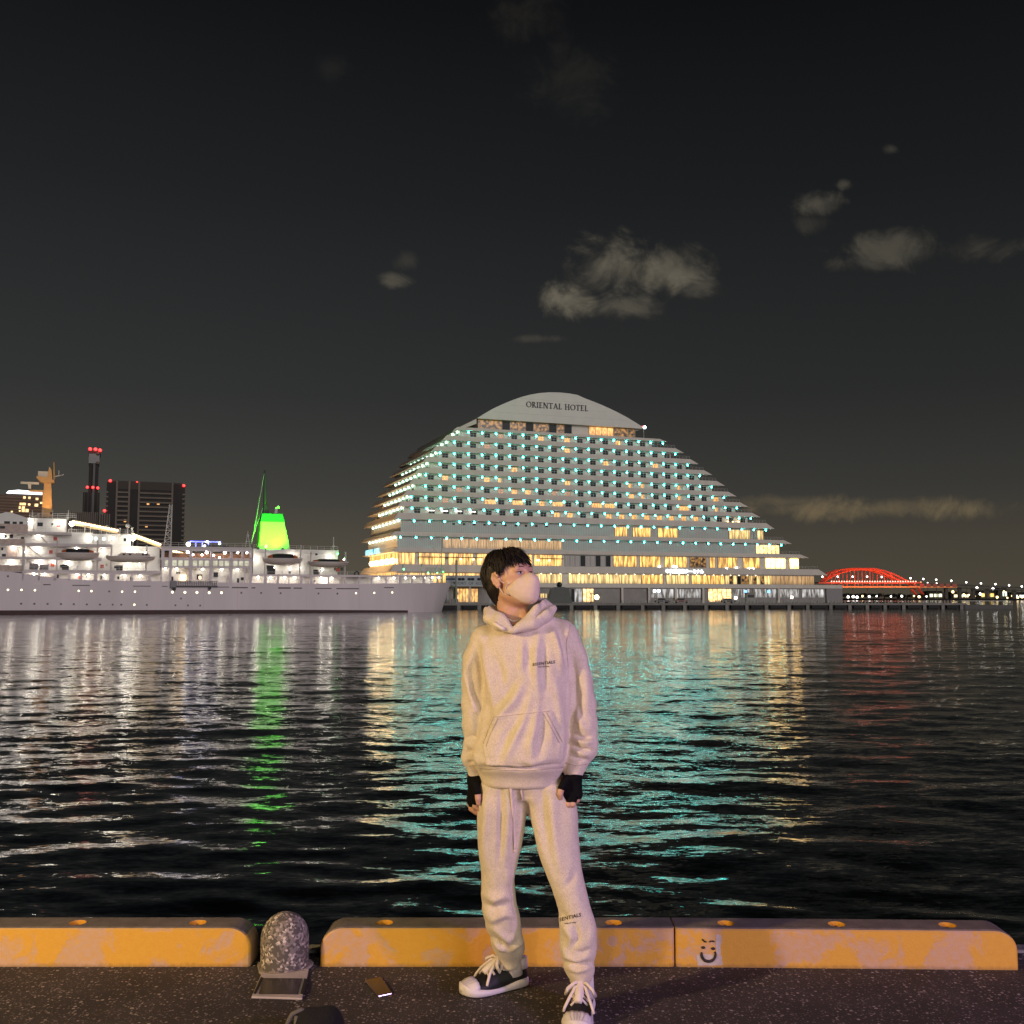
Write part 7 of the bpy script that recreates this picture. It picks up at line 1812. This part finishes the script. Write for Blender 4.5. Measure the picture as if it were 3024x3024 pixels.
# ---------------------------------------------------------------- gloves
GLV = mat('glove_black', (.0035, .0035, .004), .9, .3, 80)
GLV.node_tree.nodes['Principled BSDF'].inputs['Specular IOR Level'].default_value = .15
for Hn, nm in ((HL, 'l'), (HS, 'r')):
    allp = [p_ for p_, r in Hn['wrist'] + Hn['thumb'] + sum(Hn['metac'], [])]; lo_ = np.min(allp, 0) - .05; hi_ = np.max(allp, 0) + .05
    gf = Field(lo_, hi_, .0028); gf.chain([(p_, r + .0032) for p_, r in Hn['wrist']], .01)
    for mset in Hn['metac']: gf.chain([(p_, r + .004) for p_, r in mset], .012)
    for f_ in Hn['fingers']:
        (a, ra), (b, rb) = f_[0], f_[1]; gf.cap(a, a + (b - a) * .42, ra + .0030, rb + .0028, .004)
    (a, ra), (b, rb), (c, rc) = Hn['thumb'][:3]; gf.cap(a, b, ra + .003, rb + .003, .008)
    V, Q = gf.mesh(); V = relax(V, Q, 2, .4); to_obj('glove', V, Q, GLV, person)

# ---------------------------------------------------------------- beaded necklace
mb = MB()
for q in range(9):
    t = q / 8; x = 1502 + 32 * t; y = 1829 + 7 * math.sin(math.pi * t * .9) - 3 * t; c = Wp(x, y, 4.079 + .012 * (t - .4) ** 2); mb.ball(c, .0042, 8, 6)
mb.build('necklace', mat('pearl', (.72, .66, .60), .3, .05), person, True)

# ---------------------------------------------------------------- sneakers
WHT = mat('shoe_rubber', (.66, .62, .62), .5, .06, 30); BLK = mat('shoe_canvas', (.004, .004, .0045), .6, .3, 60); LAC = mat('shoe_lace', (.70, .62, .58), .8, .05); SOC = mat('sock_white', (.68, .63, .60), .9, .04)
def loft(sec, mb=None):
    n = len(sec[0]); V = [v for s_ in sec for v in s_]; mb = mb or MB()
    mb.add(V, [(i * n + k, i * n + (k + 1) % n, (i + 1) * n + (k + 1) % n, (i + 1) * n + k) for i in range(len(sec) - 1) for k in range(n)] + [tuple(range(n - 1, -1, -1)), tuple((len(sec) - 1) * n + k for k in range(n))]); return mb
def sneaker(heel, toe, label, flip):
    d = np.array(toe) - np.array(heel); L = .292; rz = math.atan2(d[1], d[0])
    s = bpy.data.objects.new('sneaker', None); col.objects.link(s); s.parent = person; s.location = (heel[0], heel[1], 0.0); s.rotation_euler = (0, 0, rz); s.empty_display_size = .05; s['label'] = label
    xs = np.array([0, .012, .04, .09, .14, .19, .225, .255, .277, .288, .292]); hw_ = np.array([.018, .030, .038, .040, .043, .050, .053, .050, .040, .024, .008]); cy_ = np.array([0, 0, 0, .002, .004, .004, .002, -.001, -.003, -.004, -.004]) * flip
    xf = np.linspace(0, .292, 26); hf = np.interp(xf, xs, hw_); cf = np.interp(xf, xs, cy_)
    # sole: a thick wavy rubber wall
    sec = []
    for x, h_, c_ in zip(xf, hf, cf):
        th = .032 + .006 * math.cos((x - .03) * 26) + (.004 if x > .25 else 0) * min(1, (x - .25) / .03); lift = .010 * max(0, (x - .235) / .057) ** 2
        ring = []
        for k in range(14):
            a = 2 * math.pi * k / 14; cyy = math.copysign(abs(math.cos(a)) ** .45, math.cos(a)); szz = math.copysign(abs(math.sin(a)) ** .55, math.sin(a)); ring.append((x, c_ + cyy * (h_ + .007), lift + th / 2 + szz * th / 2))
        sec.append(ring)
    loft(sec).build('sole', WHT, s, True)
    # upper
    top = np.interp(xf, [0, .02, .06, .10, .14, .19, .23, .26, .285, .292], [.070, .082, .090, .096, .090, .074, .060, .052, .042, .034])
    sec = []
    for x, h_, c_, tz in zip(xf, hf, cf, top):
        ring = []
        for k in range(16):
            a = 2 * math.pi * k / 16; cc = math.cos(a); ss = math.sin(a); wdt = h_ * (1.0 if ss < 0 else (1 - .35 * ss ** 2)); ring.append((x, c_ + wdt * math.copysign(abs(cc) ** .8, cc), .022 + (tz - .022) * (max(ss, 0) ** .85) + min(ss, 0) * .004))
        sec.append(ring)
    loft(sec).build('upper', BLK, s, True)
    # ribbed shell toe
    sec = []
    for x, h_, c_, tz in zip(xf, hf, cf, top):
        if x < .232: continue
        ring = []
        for k in range(28):
            a = 2 * math.pi * k / 28; cc = math.cos(a); ss = math.sin(a); rib = 1 + .035 * math.cos(a * 14) * (1 if ss > .2 else 0); e = 1.04 + .02 * min(1, (x - .23) / .03); ring.append((x + (.004 if x > .285 else 0), c_ + h_ * e * rib * math.copysign(abs(cc) ** .7, cc), .024 + (tz * 1.02 + .002 - .024) * (max(ss, 0) ** .75) * rib))
        sec.append(ring)
    loft(sec).build('toe_cap', WHT, s, True)
    # grooves fanning over the shell toe
    for q in range(-3, 4):
        y0_ = q * .0125; mb = MB(); pts = []
        for x in (.234, .248, .262, .276, .286):
            h_ = float(np.interp(x, xf, hf)); tz = float(np.interp(x, xf, top)); c_ = float(np.interp(x, xf, cf)); yy = y0_ * (h_ / .05); ss = math.sqrt(max(0., 1 - (yy / (h_ * 1.05)) ** 2)); pts.append((x, c_ + yy, .024 + (tz * 1.02 + .002 - .024) * ss ** .75 + .0015))
        mb.tube(pts, .0014, 5); mb.build('toe_rib', mat('shoe_rib', (.46, .43, .44), .6), s, True)
    # heel tab, collar, tongue, sock
    mb = MB(); loft([[(x, .030 * math.cos(a), z + .0 * a) for a in np.linspace(0, 2 * math.pi, 12, endpoint=False) for x, z in ((.028 + .034 * math.sin(a), .070 + .0),)] , [(.028 + .030 * math.sin(a), .028 * math.cos(a), .112) for a in np.linspace(0, 2 * math.pi, 12, endpoint=False)]], mb)
    mb.build('heel_tab', WHT, s, True)
    mb = MB(); mb.tube([(.062, 0, .05), (.066, 0, .10), (.070, 0, .16)], [.043, .041, .039], 16); mb.build('sock', SOC, s, True)
    mb = MB(); mb.tube([(.195, .002 * flip, .078), (.16, .003 * flip, .096), (.125, .003 * flip, .112), (.108, .002 * flip, .126)], [.014, .018, .020, .016], 10); mb.build('tongue', LAC, s, True)
    mb = MB()
    for i in range(4):
        x = .190 - i * .021; z = float(np.interp(x, xf, top)) + .006
        mb.tube([(x + .006, -.030, z - .016), (x, -.012, z + .004), (x - .004, .012, z + .004), (x - .010, .030, z - .016)], .0048, 6)
    mb.build('lace', LAC, s, True)
    # the bow: two loops and two long ends
    for sg in (-1, 1):
        z0 = .118
        mb = MB(); mb.tube([(.118, 0, z0), (.140, sg * .022, z0 + .010), (.158, sg * .046, z0 - .006), (.150, sg * .056, z0 - .030), (.132, sg * .040, z0 - .016), (.120, sg * .012, z0)], [.005, .0062, .0066, .0066, .006, .005], 6); mb.build('lace_loop', LAC, s, True)
        mb = MB(); mb.tube([(.120, 0, z0), (.150, sg * .020, z0 - .004), (.185, sg * .040, .082), (.200, sg * .052, .058), (.206, sg * .056, .044)], [.005, .006, .006, .0055, .005], 6); mb.build('lace_end', LAC, s, True)
    return s
def gp(px, py): v = on_ground(px, py); return (v[0] - PX, v[1] - PY)
hL = gp(1553, 2905); tL = gp(1374, 2941)
sneaker(hL, tL, 'black sneaker pointing to the side', 1)
hR = gp(1729, 2964); tR = gp(1692, 3080)
sneaker(hR, tR, 'black sneaker pointing forward', -1)
